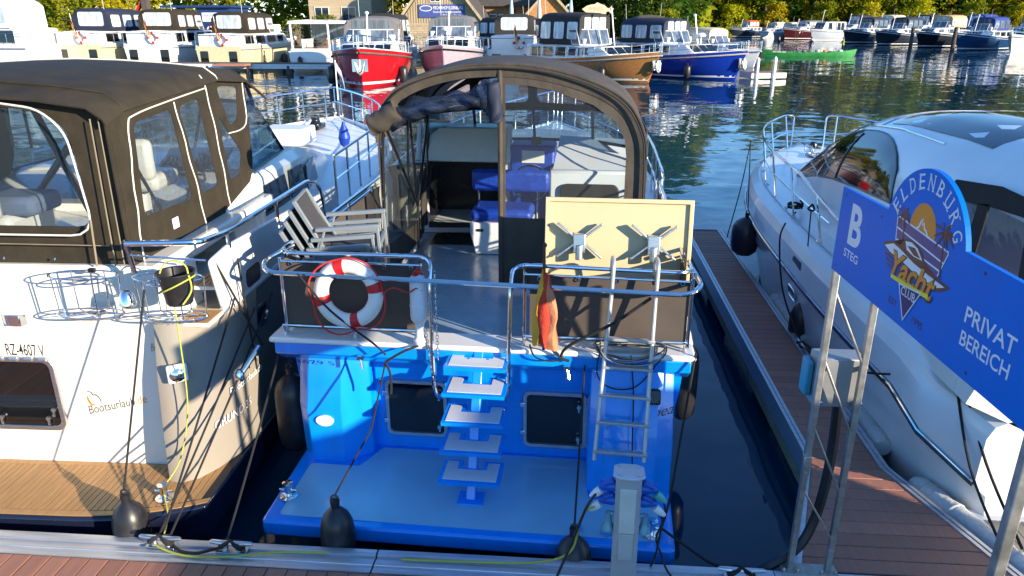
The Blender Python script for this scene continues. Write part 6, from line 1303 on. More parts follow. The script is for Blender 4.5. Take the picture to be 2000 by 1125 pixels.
# sides
for sd_ in (1, -1):
    xx = 1.31*sd_; ex = (0, 1, 0); ey = (-.035*sd_, 0, 1)
    so = [(.05, 2.23), (1.95, 1.95), (2.50, 2.46), (2.58, 2.60), (2.66, 3.40), (1.9, 3.47), (.62, 3.38), (.10, 3.33)]
    W_ = [[(.36, 2.54), (1.16, 2.50), (1.06, 3.29), (.46, 3.25)], [(1.36, 2.50), (1.70, 2.51), (1.58, 3.34), (1.20, 3.29)], [(1.96, 2.50), (2.20, 2.50), (2.33, 2.72), (1.92, 3.14)], [(1.98, 3.39), (2.16, 3.0), (2.36, 3.04), (2.46, 3.37)]]
    # frame the sheet with bars around each window: build as strips of canvas
    def cv(poly, name='side_panel', th=.012, m=M_canvas, back=0): mb = MB(); mb.prism(poly, (xx-2.2*0, 0, 0), ex, ey, th*sd_ if False else th, back); o_ = obj(name, mb, m, lc, smooth=False); return o_
    zref = 2.23
    def pl_(poly): return [(a, b) for a, b in poly]
    O3 = Vector((xx+.035*sd_*2.8, 0, 0))
    def put(mb, poly, th, off=0.0): mb.prism(poly, O3+Vector((off*sd_, 0, 0)), ex, ey, th); return mb
    bm = bmesh.new()
    vs_ = [bm.verts.new((a, b, 0)) for a, b in round_poly(so, .05, 3)]; es_ = [bm.edges.new((vs_[i], vs_[(i+1) % len(vs_)])) for i in range(len(vs_))]
    wp = [round_poly(w, .07, 4) for w in W_]
    for w in wp:
        v2 = [bm.verts.new((a, b, 0)) for a, b in w]; es_ += [bm.edges.new((v2[i], v2[(i+1) % len(v2)])) for i in range(len(v2))]
    rs = bmesh.ops.triangle_fill(bm, use_beauty=True, use_dissolve=False, edges=bm.edges[:])
    def inside(pt, poly):
        c_ = False; j = len(poly)-1
        for i in range(len(poly)):
            if ((poly[i][1] > pt[1]) != (poly[j][1] > pt[1])) and (pt[0] < (poly[j][0]-poly[i][0])*(pt[1]-poly[i][1])/(poly[j][1]-poly[i][1])+poly[i][0]): c_ = not c_
            j = i
        return c_
    dl = [f for f in bm.faces if any(inside((f.calc_center_median().x, f.calc_center_median().y), w) for w in wp)]
    bmesh.ops.delete(bm, geom=dl, context='FACES_ONLY')
    bm.verts.index_update(); mb = MB(); e2 = Vector(ex); e3 = Vector(ey)
    vv = [O3+e2*v.co.x+e3*v.co.y for v in bm.verts]; mb.add(vv, [tuple(v.index for v in f.verts) for f in bm.faces]); bm.free()
    o_ = obj('side_panel', mb, M_canvas, lc, smooth=False); sm_ = o_.modifiers.new('thick', 'SOLIDIFY'); sm_.thickness = .012; sm_.offset = 0
    for w in wp:
        mb = MB(); put(mb, w, .002); obj('side_window', mb, M_clear2, lc, smooth=False)
    for pts in ([(.20, 2.2), (.30, 2.9), (.38, 3.24), (.50, 3.31), (1.08, 3.36), (1.72, 3.40)], [(1.30, 2.1), (1.27, 2.5), (1.20, 2.9), (1.12, 3.34)], [(1.86, 1.98), (1.84, 2.5), (1.80, 3.0), (1.74, 3.40), (1.66, 3.52)], [(2.08, 2.94), (2.52, 2.98), (2.58, 3.4)]):
        mb = MB(); mb.tube([O3+e2*a+e3*b+Vector((.012*sd_+.01*sin(b*9)*sd_, .012*sin(b*14), 0)) for a, b in smooth_path([(p_[0], p_[1], 0) for p_ in pts], 5) for (a, b) in [(a, b)]] if False else [O3+e2*q.x+e3*q.y+Vector((.014*sd_, .010*sin(q.y*15), 0)) for q in smooth_path([(p_[0], p_[1], 0) for p_ in pts], 5)], .0065, 6); obj('panel_piping', mb, M_pipe, lc)
    mb = MB(); put(mb, rrect(.10, .09, .005, 2, .78, 2.38), .004, .012 if sd_ > 0 else .012)
    if sd_ > 0: obj('care_label', mb, M_printw, lc, smooth=False)
    # windscreen quarter
    mb = MB(); mb.sheet([[(xx, 2.50, 2.47), (xx*.93, 3.75, 2.50)], [(xx, 2.66, 3.36), (xx*.90, 3.10, 3.12)]], .008); obj('windscreen_side', mb, M_wind, LB, smooth=False)
    mb = MB(); mb.tube([(xx, 2.5, 2.47), (xx*.93, 3.76, 2.50), (xx*.90, 3.10, 3.13), (xx, 2.66, 3.37)], .022, 6); obj('windscreen_frame', mb, M_black, LB)
mb = MB(); mb.sheet([[(-1.2, 3.76, 2.50), (-.6, 4.0, 2.50), (0, 4.06, 2.50), (.6, 4.0, 2.50), (1.2, 3.76, 2.5)], [(-1.17, 3.10, 3.13), (-.6, 3.25, 3.15), (0, 3.3, 3.16), (.6, 3.25, 3.15), (1.17, 3.10, 3.13)]], .008); obj('windscreen_front', mb, M_wind, LB)
mb = MB(); mb.tube([(-1.17, 3.10, 3.13), (-.6, 3.25, 3.15), (0, 3.3, 3.16), (.6, 3.25, 3.15), (1.17, 3.10, 3.13)], .022, 6); obj('windscreen_top_bar', mb, M_black, LB)
# hoops and straps seen through the windows
for (x0_, y0_, z0_, x1_, y1_, z1_, w) in ((-.1, 1.2, 3.55, .75, .7, 2.25, .03), (.75, 1.2, 3.5, -.1, .7, 2.25, .03), (1.24, .25, 3.3, 1.24, 1.0, 2.1, .014), (-1.24, .25, 3.3, -1.24, 1.0, 2.1, .014), (1.22, 1.9, 3.4, 1.22, 1.0, 2.1, .014)):
    mb = MB(); mb.tube([(x0_, y0_, z0_), (x1_, y1_, z1_)], w, 8); obj('hoop', mb, M_black, lc)
for x_ in (.35, .72, .2): mb = MB(); mb.box((x_, .6, 3.22), (.025, .004, .38)); obj('hanging_strap', mb, M_black, lc)
# cockpit inside the canopy
mb = MB(); mb.b2(-1.2, 1.2, 2.5, 3.7, 2.22, 2.50); dsh = obj('dashboard', mb, M_cream, LB, bev=.06)
mb = MB(); mb.loft([[(.35, 2.42, 2.50), (1.05, 2.42, 2.50)], [(.35, 2.75, 2.68), (1.05, 2.75, 2.68)], [(.35, 2.95, 2.66), (1.05, 2.95, 2.66)]]); obj('instrument_cowl', mb, M_black, dsh)
mb = MB(); c0 = Vector((.72, 2.22, 2.50)); mb.tube([c0+Vector((.22*cos(a), -.10*sin(a), .20*sin(a))) for a in [k*pi/14 for k in range(28)]], .015, 7, True); mb.tube([c0-Vector((.22, 0, 0)), c0+Vector((.22, 0, 0))], .012, 6); mb.tube([c0, c0+Vector((0, .25, -.02))], .02, 6); obj('steering_wheel', mb, M_black, LB)
mb = MB(); mb.b2(.45, 1.02, 1.15, 1.60, 2.55, 2.70); mb.b2(.45, 1.02, 1.10, 1.22, 2.66, 3.02); mb.b2(.66, .80, 1.3, 1.45, 2.2, 2.55); obj('helm_seat', mb, M_cream, LB, bev=.05)
mb = MB(); mb.b2(-1.15, .2, .35, .95, 2.22, 2.52); mb.b2(-1.15, .2, .22, .36, 2.5, 2.82); obj('aft_bench', mb, M_cream, LB, bev=.06)
mb = MB(); mb.box((-.25, .50, 2.60), (.40, .12, .34), M=Matrix.Rotation(.4, 3, 'Y')); obj('cushion', mb, mat('magenta_cushion', (.20, .02, .10), .8), LB, bev=.05)
mb = MB(); mb.box((.15, .62, 2.58), (.45, .4, .16)); obj('cushion', mb, mat('grey_blue_cushion', (.16, .20, .28), .8), LB, bev=.05)
# forward cabin with dark windows
mb = MB(); rings = []
for yv, w, zt in ((1.75, 1.42, 2.30), (2.6, 1.42, 2.48), (4.2, 1.36, 2.46), (5.2, 1.2, 2.28), (6.4, 1.0, 2.0)):
    rings.append([(w, yv, 1.80), (w*.97, yv, zt-.10), (w*.90, yv, zt), (0, yv, zt+.05), (-w*.90, yv, zt), (-w*.97, yv, zt-.10), (-w, yv, 1.80)])
mb.loft(rings, False, True, True); cb = obj('saloon', mb, M_cream, LB, ang=30)
for sd_ in (1, -1):
    for (a, b, zl, zt) in ((2.55, 3.35, 1.98, 2.30), (3.40, 3.95, 1.98, 2.31), (4.0, 4.75, 1.96, 2.26)):
        mb = MB(); wv = lambda yv, z: sd_*((1.42 if yv < 4.2 else 1.42-.2*(yv-4.2))*(1-.03*(z-1.8)/.55)+.006)
        mb.sheet([[(wv(a, zl), a, zl), (wv(b, zl), b, zl)], [(wv(a, zt), a+.06, zt), (wv(b, zt), b-.06, zt)]], .014*sd_); obj('saloon_window', mb, M_glassd, cb, smooth=False)
    # bulwark plate with rail
    xb = 1.93*sd_
    mb = MB(); mb.prism(round_poly([(.06, 2.28), (.18, 1.84), (.7, 1.80), (3.4, 1.78), (3.4, 2.14), (1.6, 2.25), (.4, 2.31)], .05, 3), (xb-.02, 0, 0), (0, 1, 0), (0, 0, 1), .04); bwk = obj('bulwark', mb, M_offw, LB, bev=.012)
    mb = MB(); mb.prism(rrect(.30, .16, .05, 4, .78, 1.93), (xb+.021*sd_-.004, 0, 0), (0, 1, 0), (0, 0, 1), .008); obj('fairlead_opening', mb, M_black, bwk, smooth=False)
    mb = MB(); mb.tube(bend_path([(1.45*sd_, -.17, 2.48), (1.98*sd_, -.14, 2.49), (1.93*sd_, .42, 2.41), (1.94*sd_, 2.45, 2.40), (1.95*sd_, 2.75, 2.3), (1.94*sd_, 2.9, 1.9)], .12), .022, 10); obj('hand_rail', mb, M_chrome, LB)
    mb = MB(); mb.tube([(1.45*sd_, -.16, 2.39), (1.93*sd_, .02, 2.30)], .008, 6); obj('lower_rail', mb, M_chrome, LB)
    for (pa, pb, rr_) in (((1.45*sd_, -.17, 2.50), (1.45*sd_, -.12, 2.24), .02), ((1.94*sd_, .42, 2.28), (1.94*sd_, .42, 2.41), .018), ((1.94*sd_, 1.5, 2.2), (1.94*sd_, 1.5, 2.40), .018)): mb = MB(); mb.tube([pa, pb], rr_, 8); obj('rail_stanchion', mb, M_chrome, LB)
    # steps
    for (z, y0_, y1_) in ((1.80, -.02, .28), (2.0, .26, .60)):
        mb = MB(); mb.b2(min(1.64*sd_, 1.90*sd_), max(1.64*sd_, 1.90*sd_), y0_, y1_, z-.03, z); st = obj('side_step', mb, M_offw, LB, bev=.01)
        for k in range(5):
            xx_ = (1.655+.048*k)*sd_; mb = MB(); mb.b2(min(xx_, xx_+.04*sd_), max(xx_, xx_+.04*sd_), y0_+.01, y1_-.01, z+.002, z+.008); obj('teak_slat', mb, M_teak, st, smooth=False)
    # porthole
    mb = MB(); mb.prism(rrect(.24, .14, .065, 6, .86, 1.53), (xb+.01*sd_, 0, 0), (0, 1, 0), (0, 0, 1), .008); ph_ = obj('porthole', mb, M_glassd, lh, smooth=False)
    mb = MB(); mb.frame(rrect(.29, .19, .09, 6, .86, 1.53), rrect(.24, .14, .065, 6, .86, 1.53), (xb+.0*sd_, 0, 0), (0, 1, 0), (0, 0, 1), .03); obj('porthole_ring', mb, M_chrome, ph_)
    # side and bow rails
    P = [(a, b+.25, c) for a, b, c in sheer(R, -.07, 0, sd_) if b > 3.2]; mb = MB(); mb.tube([(a, b, c+.62) for a, b, c in P], .018, 8); mb.tube([(a, b, c+.33) for a, b, c in P], .011, 6)
    for i, (a, b, c) in enumerate(P): mb.tube([(a, b, c-.02), (a, b, c+.62)], .014, 6)
    obj('bow_rail', mb, M_chrome, LB)
mb = MB(); mb.b2(-.38, .38, 7.0, 7.7, 2.0, 2.28); obj('deck_locker', mb, M_offw, LB, bev=.03)
mb = MB(); mb.lathe([(.10, 0), (.12, .08), (.07, .16), (.09, .22)], 14, (.0, 8.9, 2.04)); mb.b2(-.1, .1, 8.75, 9.2, 2.03, 2.12); obj('windlass', mb, M_black, LB, bev=.01)
mb = MB(); fender_lathe(mb, (1.1, 6.9, 2.2), .10, .35); obj('stowed_fender', mb, M_cush, LB)
t = thing('pennant', 'small white and blue pennant on the bow rail of the left cruiser', 'flag', (-4.55, 14.6, 2.5)); mb = MB(); mb.tube([(0, 0, 0), (0, 0, .75)], .012, 6); obj('staff', mb, M_white, t)
mb = MB(); mb.sheet([[(.01, 0, .72-.07*k) for k in range(3)], [(.10, .02, .55-.06*k) for k in range(3)], [(.15, .0, .30-.05*k) for k in range(3)]], .004); obj('cloth', mb, mat('pennant_cloth', (.45, .5, .7), .8), t)
# wire fender baskets on the transom
def basket(xc, label):
    p = ll(xc, 4.86); t = thing('fender_basket', label, 'basket', (xc, 4.83, 1.95), radians(1), 'wire fender baskets on the transom')
    def ell(z, rx, ry, dy=0): return [(rx*cos(a), ry*sin(a)+dy, z) for a in [k*pi/16 for k in range(32)]]
    for (nm, z, rx, ry) in (('top_ring', .30, .26, .11), ('inner_ring', .26, .17, .09), ('bottom_ring', .0, .25, .11), ('bottom_ring', -.02, .22, .08), ('mid_ring', .14, .26, .12)):
        if nm == 'mid_ring': continue
        mb = MB(); mb.tube(ell(z, rx, ry), .006, 6, True); obj(nm, mb, M_chrome, t)
    for a in (0.2, 1.2, 2.2, 3.1, 4.1, 5.2):
        mb = MB(); mb.tube([(.26*cos(a), .11*sin(a), .30), (.24*cos(a), .10*sin(a), 0), (.0, 0, -.01)], .005, 5); obj('wire', mb, M_chrome, t)
    mb = MB(); mb.box((0, .11, .30), (.05, .03, .03)); obj('clamp', mb, M_black, t, bev=.004)
    return t
basket(-3.50, 'left wire fender basket above the registration lettering'); basket(-2.86, 'right wire fender basket holding the bucket')
t = thing('bucket', 'black rubber bucket with yellow rope handle in the wire basket', 'bucket', (-2.745, 4.74, 2.09), 0)
mb = MB(); mb.lathe([(.085, 0), (.09, .01), (.125, .225), (.132, .23), (.132, .24), (.118, .235), (.085, .02), (.0, .018)], 24); obj('pail', mb, M_rub, t)
mb = MB(); mb.tube(smooth_path([(-.10, -.03, .23), (-.06, -.02, .30), (.02, -.02, .325), (.09, -.02, .29), (.115, -.04, .23), (.13, -.06, .12), (.08, -.11, .03)], 6), .006, 6); mb.tube([(.128*cos(a), .128*sin(a), .145+.06*cos(a)) for a in [k*pi/14 for k in range(28)]], .006, 6, True); obj('yellow_line', mb, M_ropey, t)
t = thing('chrome_horn', 'chrome searchlight cup hanging between the two wire baskets', 'searchlight', (-3.19, 4.82, 2.02)); mb = MB(); mb.lathe([(.05, 0), (.062, .02), (.05, .09), (.03, .12), (.01, .125)], 16); obj('cup', mb, M_chrome, t)
# ================================================================ the white sports cruiser on the right
RB = thing('sports_cruiser', 'white sports cruiser with arched cabin window and black cockpit canopy at right', 'boat', (4.55, 4.95, 0), 0)
def rbw(t):
    """half beam along the length, t 0..1"""
    if t < .35: return (1.74+.14*sin(t/.35*pi/2))*(1-.16*max(0, (.07-t)/.07)**2)
    s_ = (t-.35)/.65; return 1.88*max(.02, (1-s_**3.4))
LR = 10.25
rings = []; NR = 30
for i in range(NR+1):
    t_ = i/NR; t_ = 1-(1-t_)**1.25; w = rbw(t_); s_ = max(0, (t_-.35)/.65); yv = t_*LR
    zd_ = 1.46+.16*t_; zr = 1.06+.30*t_**1.6; dip = max(0, (.08-t_)/.08); zd_ -= .25*dip; zr -= .35*dip
    rk = lambda q: -.9*s_**3*(1-q)
    rings.append([(w*.90, yv+rk(1), zd_+.05), (w*.965, yv+rk(1), zd_), (w*.995, yv+rk(.95), zd_-.10), (w*1.0, yv+rk(.85), zr+.05), (w*.985, yv+rk(.8), zr-.02), (w*(.93-.08*s_), yv+rk(.55), .62), (w*(.88-.30*s_*s_), yv+rk(.25), .10), (w*.55*(1-.6*s_), yv+rk(0), -.35)])
mb = MB(); mb.loft([r+[(-x, y, z) for x, y, z in reversed(r)] for r in rings], False, True, True); rh = obj('hull', mb, M_white, RB, ang=22)
mb = MB(); mb.loft([[(r[0][0]+.002, r[0][1], r[0][2]-.01), (r[0][0]*.5, r[0][1], r[0][2]+.05), (0, r[0][1], r[0][2]+.07), (-r[0][0]*.5, r[0][1], r[0][2]+.05), (-r[0][0]-.002, r[0][1], r[0][2]-.01)] for r in rings]); obj('deck', mb, M_white, RB)
for sd_ in (1, -1):
    mb = MB(); mb.tube([(r[3][0]*sd_+.008*sd_, r[3][1], r[3][2]-.035) for r in rings], .022, 8); obj('rub_rail', mb, M_black, RB)
    mb = MB(); mb.tube([(r[3][0]*sd_+.016*sd_, r[3][1], r[3][2]-.012) for r in rings], .012, 8); obj('rub_rail_trim', mb, M_chrome, RB)
    for (tv, zz) in ((.30, .86), (.53, .93)):
        i = int(tv*NR); r = rings[i]; r2 = rings[i+1]; mb = MB(); ex = (Vector(r2[4])-Vector(r[4])).normalized(); ex = Vector((ex.x*sd_, ex.y, ex.z)); ey = (Vector(r[4])-Vector(r[5])).normalized(); ey = Vector((ey.x*sd_, ey.y, ey.z))
        c0 = Vector((r[5][0]*sd_, r[5][1], r[5][2])).lerp(Vector((r[4][0]*sd_, r[4][1], r[4][2])), .55)+Vector((.012*sd_, 0, 0))
        mb.prism(rrect(.30, .13, .06, 5), c0-Vector((.01*sd_, 0, 0)), ex, ey, .004, .012); pt = obj('hull_port', mb, M_glassd, rh, smooth=False)
        mb = MB(); P = [c0+ex*a+ey*b for a, b in rrect(.32, .15, .07, 5)]; mb.tube(P, .011, 6, True); obj('port_ring', mb, M_chrome, pt)
# cabin and hardtop
def cw_(yv):
    K = [(1.0, 1.46), (3.0, 1.46), (4.6, 1.38), (6.2, 1.18), (7.4, .85), (8.4, .30)]
    for (a, b), (c, d) in zip(K, K[1:]):
        if a <= yv <= c: return b+(d-b)*(yv-a)/(c-a)
    return K[0][1] if yv < 1 else K[-1][1]
def ct_(yv):
    K = [(.9, 3.10), (2.0, 3.14), (3.2, 3.11), (4.2, 2.99), (5.0, 2.76), (5.8, 2.40), (6.6, 2.06), (7.6, 1.80), (8.4, 1.70)]
    for (a, b), (c, d) in zip(K, K[1:]):
        if a <= yv <= c: return b+(d-b)*(yv-a)/(c-a)
    return K[0][1] if yv < 1 else K[-1][1]
def cab(yv, q, off=0.0):
    """q -1..1 across the cabin from side foot to side foot"""
    a = q*pi/2; s_ = abs(sin(a)); c_ = abs(cos(a)); w = cw_(yv)+off; h = ct_(yv)-1.52+off
    return (w*(s_**.62)*(1 if q >= 0 else -1), yv, 1.52+h*c_**.60)
mb = MB(); YS = [1.25+.25*k for k in range(29)]; QS = [-1+.0625*k for k in range(33)]
mb.loft([[cab(yv, q) for q in QS] for yv in YS], False, False, True); cbn = obj('cabin', mb, M_white, RB, ang=60)
for sd_ in (1, -1):
    # teardrop side window
    y0_, y1_ = 2.35, 6.35; n = 20; P = []
    for k in range(n+1):
        f = k/n; yv = y0_+(y1_-y0_)*f; lo = .80+.06*f; hi = .80+.06*f-.37*sin(pi*min(1, f*1.0)**.75)**.8; P.append([cab(yv, sd_*(lo+(hi-lo)*j/5), .008) for j in range(6)])
    mb = MB(); mb.sheet(P, .006*sd_); wn = obj('cabin_window', mb, M_glassd, cbn)
    mb = MB(); lo_ = [Vector(r[0]) for r in P]; hi_ = [Vector(r[-1]) for r in P]; mb.tube(lo_+list(reversed(hi_)), .012, 6, True); obj('window_seal', mb, M_black, wn)
    mb = MB(); mb.tube([cab(y0_+(y1_-y0_)*.42, sd_*(.82-.33*j/5), .014) for j in range(6)], .014, 6); obj('window_pillar', mb, M_black, wn)
    mb = MB(); mb.tube([cab(2.2+.2*k, sd_*(.43-.004*k), .004) for k in range(20)], .012, 6); obj('roof_gutter', mb, M_chrome, cbn)
mb = MB(); mb.sheet([[cab(1.6+.3*k, q, .006) for q in (-.36, -.24, -.12, 0, .12, .24, .36)] for k in range(8)], .006); obj('sunroof_glass', mb, M_glassb, cbn)
mb = MB(); mb.tube([cab(3.9, q, .004) for q in [-.4+.05*k for k in range(17)]], .006, 6); obj('roof_seam', mb, M_alup, cbn)
mb = MB(); mb.sheet([[cab(4.6+.25*k, q, .006) for q in (-.44, -.3, -.15, 0, .15, .3, .44)] for k in range(7)], .005); obj('windscreen_glass', mb, M_glassb, cbn)
# deck fittings: hatches, joints, vents
for (yv, w) in ((7.3, .30), (8.6, .26)):
    zc_ = ct_(yv)+.02; mb = MB(); mb.prism(rrect(w*2, .5, .08, 4), (0, yv, zc_), (1, 0, 0), (0, 1, -.22 if yv < 8 else -.08), .02); ht = obj('deck_hatch', mb, M_glassb, RB, bev=.006)
    mb = MB(); mb.frame(rrect(w*2+.08, .58, .10, 4), rrect(w*2, .5, .08, 4), (0, yv, zc_-.004), (1, 0, 0), (0, 1, -.22 if yv < 8 else -.08), .03); obj('hatch_frame', mb, M_alu, ht)
for sd_ in (1, -1):
    mb = MB(); mb.tube([(r[0][0]*sd_*.97, r[0][1], r[0][2]+.004) for r in rings[2:]], .008, 5); obj('deck_joint', mb, M_alup, RB)
    for k in (9, 13, 17, 20): r = rings[k]; mb = MB(); mb.lathe([(.035, 0), (.03, .012), (.016, .02)], 10, (r[0][0]*.96*sd_, r[0][1]-.12, r[0][2])); obj('stanchion_base', mb, M_chrome, RB)
    for k in (6, 24):
        r = rings[k]; mb = MB(); mb.tube([(r[0][0]*.93*sd_, r[0][1]-.12, r[0][2]+.05), (r[0][0]*.93*sd_, r[0][1]+.12, r[0][2]+.05)], .014, 8); mb.box((r[0][0]*.93*sd_, r[0][1], r[0][2]+.02), (.03, .10, .05)); obj('deck_cleat', mb, M_chrome, RB)
    mb = MB(); r = rings[8]; mb.prism([(0, 0), (.34, .03), (.30, .09), (.02, .09)], (r[2][0]*sd_+.012*sd_, r[2][1], r[2][2]-.12), (0, 1, 0), (0, 0, 1), .006); obj('hull_vent', mb, M_black, rh, smooth=False)
# cockpit
for sd_ in (1, -1):
    xa, xb_ = 1.20*sd_, 1.66*sd_; mb = MB()
    mb.loft([[(1.66*sd_, yv, 1.40), (1.60*sd_, yv, zt-.08), (1.50*sd_, yv, zt), (1.25*sd_, yv, zt), (1.22*sd_, yv, 1.2)] for yv, zt in ((.0, 1.65), (.3, 2.02), (.8, 2.14), (1.4, 2.18), (1.9, 2.1))], False, True, True); obj('cockpit_coaming', mb, M_cream, RB)
    # canvas side with window
    bmv = [(.1, 2.10), (1.15, 2.16), (1.72, 2.52), (1.35, 2.92), (.7, 3.02), (.1, 2.98)]
    W_ = [(.24, 2.22), (.86, 2.24), (.80, 2.80), (.30, 2.84)]; W2_ = [(1.02, 2.26), (1.42, 2.46), (1.20, 2.74), (.96, 2.76)]
    for poly in ([(.02, 2.10), (.24, 2.16), (.30, 2.90), (.10, 2.98)], [(.30, 2.84), (.80, 2.80), (1.20, 2.74), (1.42, 2.46), (1.72, 2.52), (1.35, 2.92), (.7, 3.02), (.1, 2.99)], [(.86, 2.18), (1.02, 2.22), (.96, 2.78), (.80, 2.82)], [(.1, 2.10), (1.15, 2.15), (1.60, 2.48), (1.42, 2.48), (1.02, 2.25), (.24, 2.21)]):
        mb = MB(); mb.prism([(a_, 2.10+(b_-2.10)*.80) for a_, b_ in poly], (1.36*sd_, 0, 0), (0, 1, 0), (0, 0, 1), .012); obj('canopy_side', mb, M_cblk, RB, smooth=False)
    for w in (W_, W2_):
        mb = MB(); mb.prism([(a_, 2.10+(b_-2.10)*.80) for a_, b_ in w], (1.36*sd_+.004, 0, 0), (0, 1, 0), (0, 0, 1), .002); obj('canopy_side_window', mb, M_clear, RB, smooth=False)
mb = MB(); mb.sheet([[(lambda p: (p[0], p[1], p[2]-.05*max(0, .6-yv)))(cab(yv, q, .002)) for q in [-.62+.062*k for k in range(21)]] for yv in (-.1, .1, .4, .8, 1.27)], -.05); obj('hard_top', mb, M_white, RB, ang=60)
mb = MB(); mb.b2(-1.2, 1.2, .0, 2.2, .95, 1.0); obj('cockpit_sole', mb, M_cream, RB)
mb = MB(); mb.b2(-1.2, 1.2, .05, .55, 1.0, 1.5); mb.b2(-1.2, 1.2, .0, .16, 1.4, 1.9); obj('cockpit_bench', mb, M_cream, RB, bev=.05)
mb = MB(); mb.b2(-1.15, -.35, .75, 1.35, 1.86, 1.90); mb.b2(-.8, -.7, 1.0, 1.1, 1.0, 1.86); obj('cockpit_table', mb, M_wood, RB, bev=.006)
# swim platform
mb = MB(); mb.prism(round_poly([(-1.62, .1), (-1.55, -.75), (1.55, -.75), (1.62, .1)], .2, 5), (0, 0, .30), (1, 0, 0), (0, 1, 0), .15); spf = obj('swim_platform', mb, M_white, RB, bev=.03)
for k in range(36):
    x = -1.42+.08*k; mb = MB(); mb.b2(x, x+.07, -.68, -.06, .452, .458); obj('teak_plank', mb, mat('weathered_teak', (.22, .20, .16), .7, var=.2), spf, smooth=False)
# rails
for sd_ in (1, -1):
    P = []
    for r in rings:
        if 2.0 < r[0][1]: P.append(Vector((r[0][0]*.97*sd_, r[0][1]-.05, r[0][2])))
    Q = [p for p in P if abs(p.x) > .34]; e = Q[-1]; mb = MB()
    top = [Vector((p.x*1.0+(.04*sd_), p.y+.06, p.z+.62*min(1, .55+.45*(i/6)))) for i, p in enumerate(Q)]
    end = [Vector((.30*sd_, e.y+.12, e.z+.62)), Vector((.30*sd_, e.y+.10, e.z+.02))]
    mb.tube(bend_path([Q[0]]+top+end, .1), .017, 8); mb.tube([p+Vector((0, 0, .30)) for p in Q[3:]]+[Vector((.30*sd_, e.y+.1, e.z+.3))], .010, 6)
    for i in range(1, len(Q), 3): mb.tube([Q[i]+Vector((-.02*sd_, -.12, 0)), top[i]], .013, 6)
    obj('bow_rail', mb, M_chrome, RB)
for e in (-.25, .25): mb = MB(); mb.tube(bend_path([(e, 8.55, 1.72), (e, 8.55, 1.86), (e, 9.0, 1.84), (e, 9.0, 1.70)], .05), .014, 8); obj('grab_handle', mb, M_chrome, RB)
mb = MB(); mb.lathe([(.07, 0), (.08, .08), (.05, .14)], 12, (.05, 9.5, 1.68)); mb.b2(-.04, .14, 9.3, 10.0, 1.67, 1.74); obj('windlass', mb, M_black, RB, bev=.01)
lettering('maker_lettering', 'CRUISER 34', M_printg, rh, (-1.60, 7.7, 1.43), (.30, -.95, 0), (-.1, -.02, 1), .09, .6, lift=.05) if False else None
for k in range(2):
    i = 22+k*0
lashing = thing('coiled_line', 'grey line tied round the far bow rail of the sports cruiser', 'rope', (5.95, 14.0, 2.22)); mb = MB()
for k in range(4): mb.tube([(.04*k-.06+.02*cos(a*2), .05*cos(a), .05*sin(a)) for a in [q*pi/6 for q in range(12)]], .014, 6, True)
obj('turns', mb, M_ropeg, lashing)
# ================================================================ sign, pedestal, fenders, lines
SD = Vector((.0436, -.99905, 0)); SN = SD.cross(Z)          # sign runs towards the camera, faces -x
if SN.x > 0: SN = -SN
SO = Vector((1.53, 4.19, 0)); EX = SD; EYv = Z
sg = thing('marina_sign', 'blue marina sign board with palm and yacht emblem on steel posts', 'sign', (1.53, 4.19, 2.64), 0)
def sp_(a, z, off=0.0): return SO+SD*a+Vector((0, 0, z))+SN*(off*.22)-Vector((1.53, 4.19, 2.64))
def face(name, pts, m, off, par, th=None):
    """flat print on the sign: polygon in sign coordinates"""
    mb = MB(); V = [sp_(a, z, off) for a, z in pts]; mb.add(V, [tuple(range(len(V)))]); me = bpy.data.meshes.new(name)
    bm = bmesh.new(); vs = [bm.verts.new(v) for v in V]; f = bm.faces.new(vs); bmesh.ops.triangulate(bm, faces=[f]); bm.to_mesh(me); bm.free(); me.materials.append(m)
    o = bpy.data.objects.new(name, me); C.objects.link(o); o.parent = par; return o
cA, cZ, cR = .90, 3.03, .36
a0 = math.asin((3.13-cZ)/cR)
out_ = [(0, 2.645), (2.35, 2.645), (2.35, 3.125)]+[(cA+cR*cos(a), cZ+cR*sin(a)) for a in [a0+(pi-2*a0)*k/28 for k in range(29)]]+[(0, 3.125)]
mb = MB(); V0 = [sp_(a, z, 0) for a, z in out_]; V1 = [v-SN*.022 for v in V0]; N = len(V0)
bm = bmesh.new(); va = [bm.verts.new(v) for v in V0]; vb = [bm.verts.new(v) for v in V1]
bm.faces.new(va); bm.faces.new(list(reversed(vb)))
for i in range(N): bm.faces.new((va[i], vb[i], vb[(i+1) % N], va[(i+1) % N]))
bmesh.ops.recalc_face_normals(bm, faces=bm.faces); me = bpy.data.meshes.new('sign_board'); bm.to_mesh(me); bm.free(); me.materials.append(M_signb)
sbd = bpy.data.objects.new('sign_board', me); C.objects.link(sbd); sbd.parent = sg
def stext(txt, a, z, h, w, m, bold=0.0, shear=0.0, off=.004, name='sign_lettering'):
    return lettering(name, txt, m, sbd, (0, 0, 0), X, Z, h, w, shear, bold, fn=lambda p, q: sp_(a+p, z+q, off))
def line(pts, w, m, off, name='emblem_line', closed=False):
    L_ = []; R_ = []; n = len(pts)
    for i in range(n):
        p = Vector(pts[i]); q = (Vector(pts[min(i+1, n-1)])-Vector(pts[max(i-1, 0)])).normalized(); L_.append(sp_(p.x-q.y*w/2, p.y+q.x*w/2, off)); R_.append(sp_(p.x+q.y*w/2, p.y-q.x*w/2, off))
    mb = MB(); mb.loft([L_, R_]); me = bpy.data.meshes.new(name); me.from_pydata(mb.v, [], mb.f); me.materials.append(m); o = bpy.data.objects.new(name, me); C.objects.link(o); o.parent = sbd; return o
stext('B', .155, 2.852, .215, .155, M_printw, .030); stext('STEG', .135, 2.768, .045, .185, M_printw, .012)
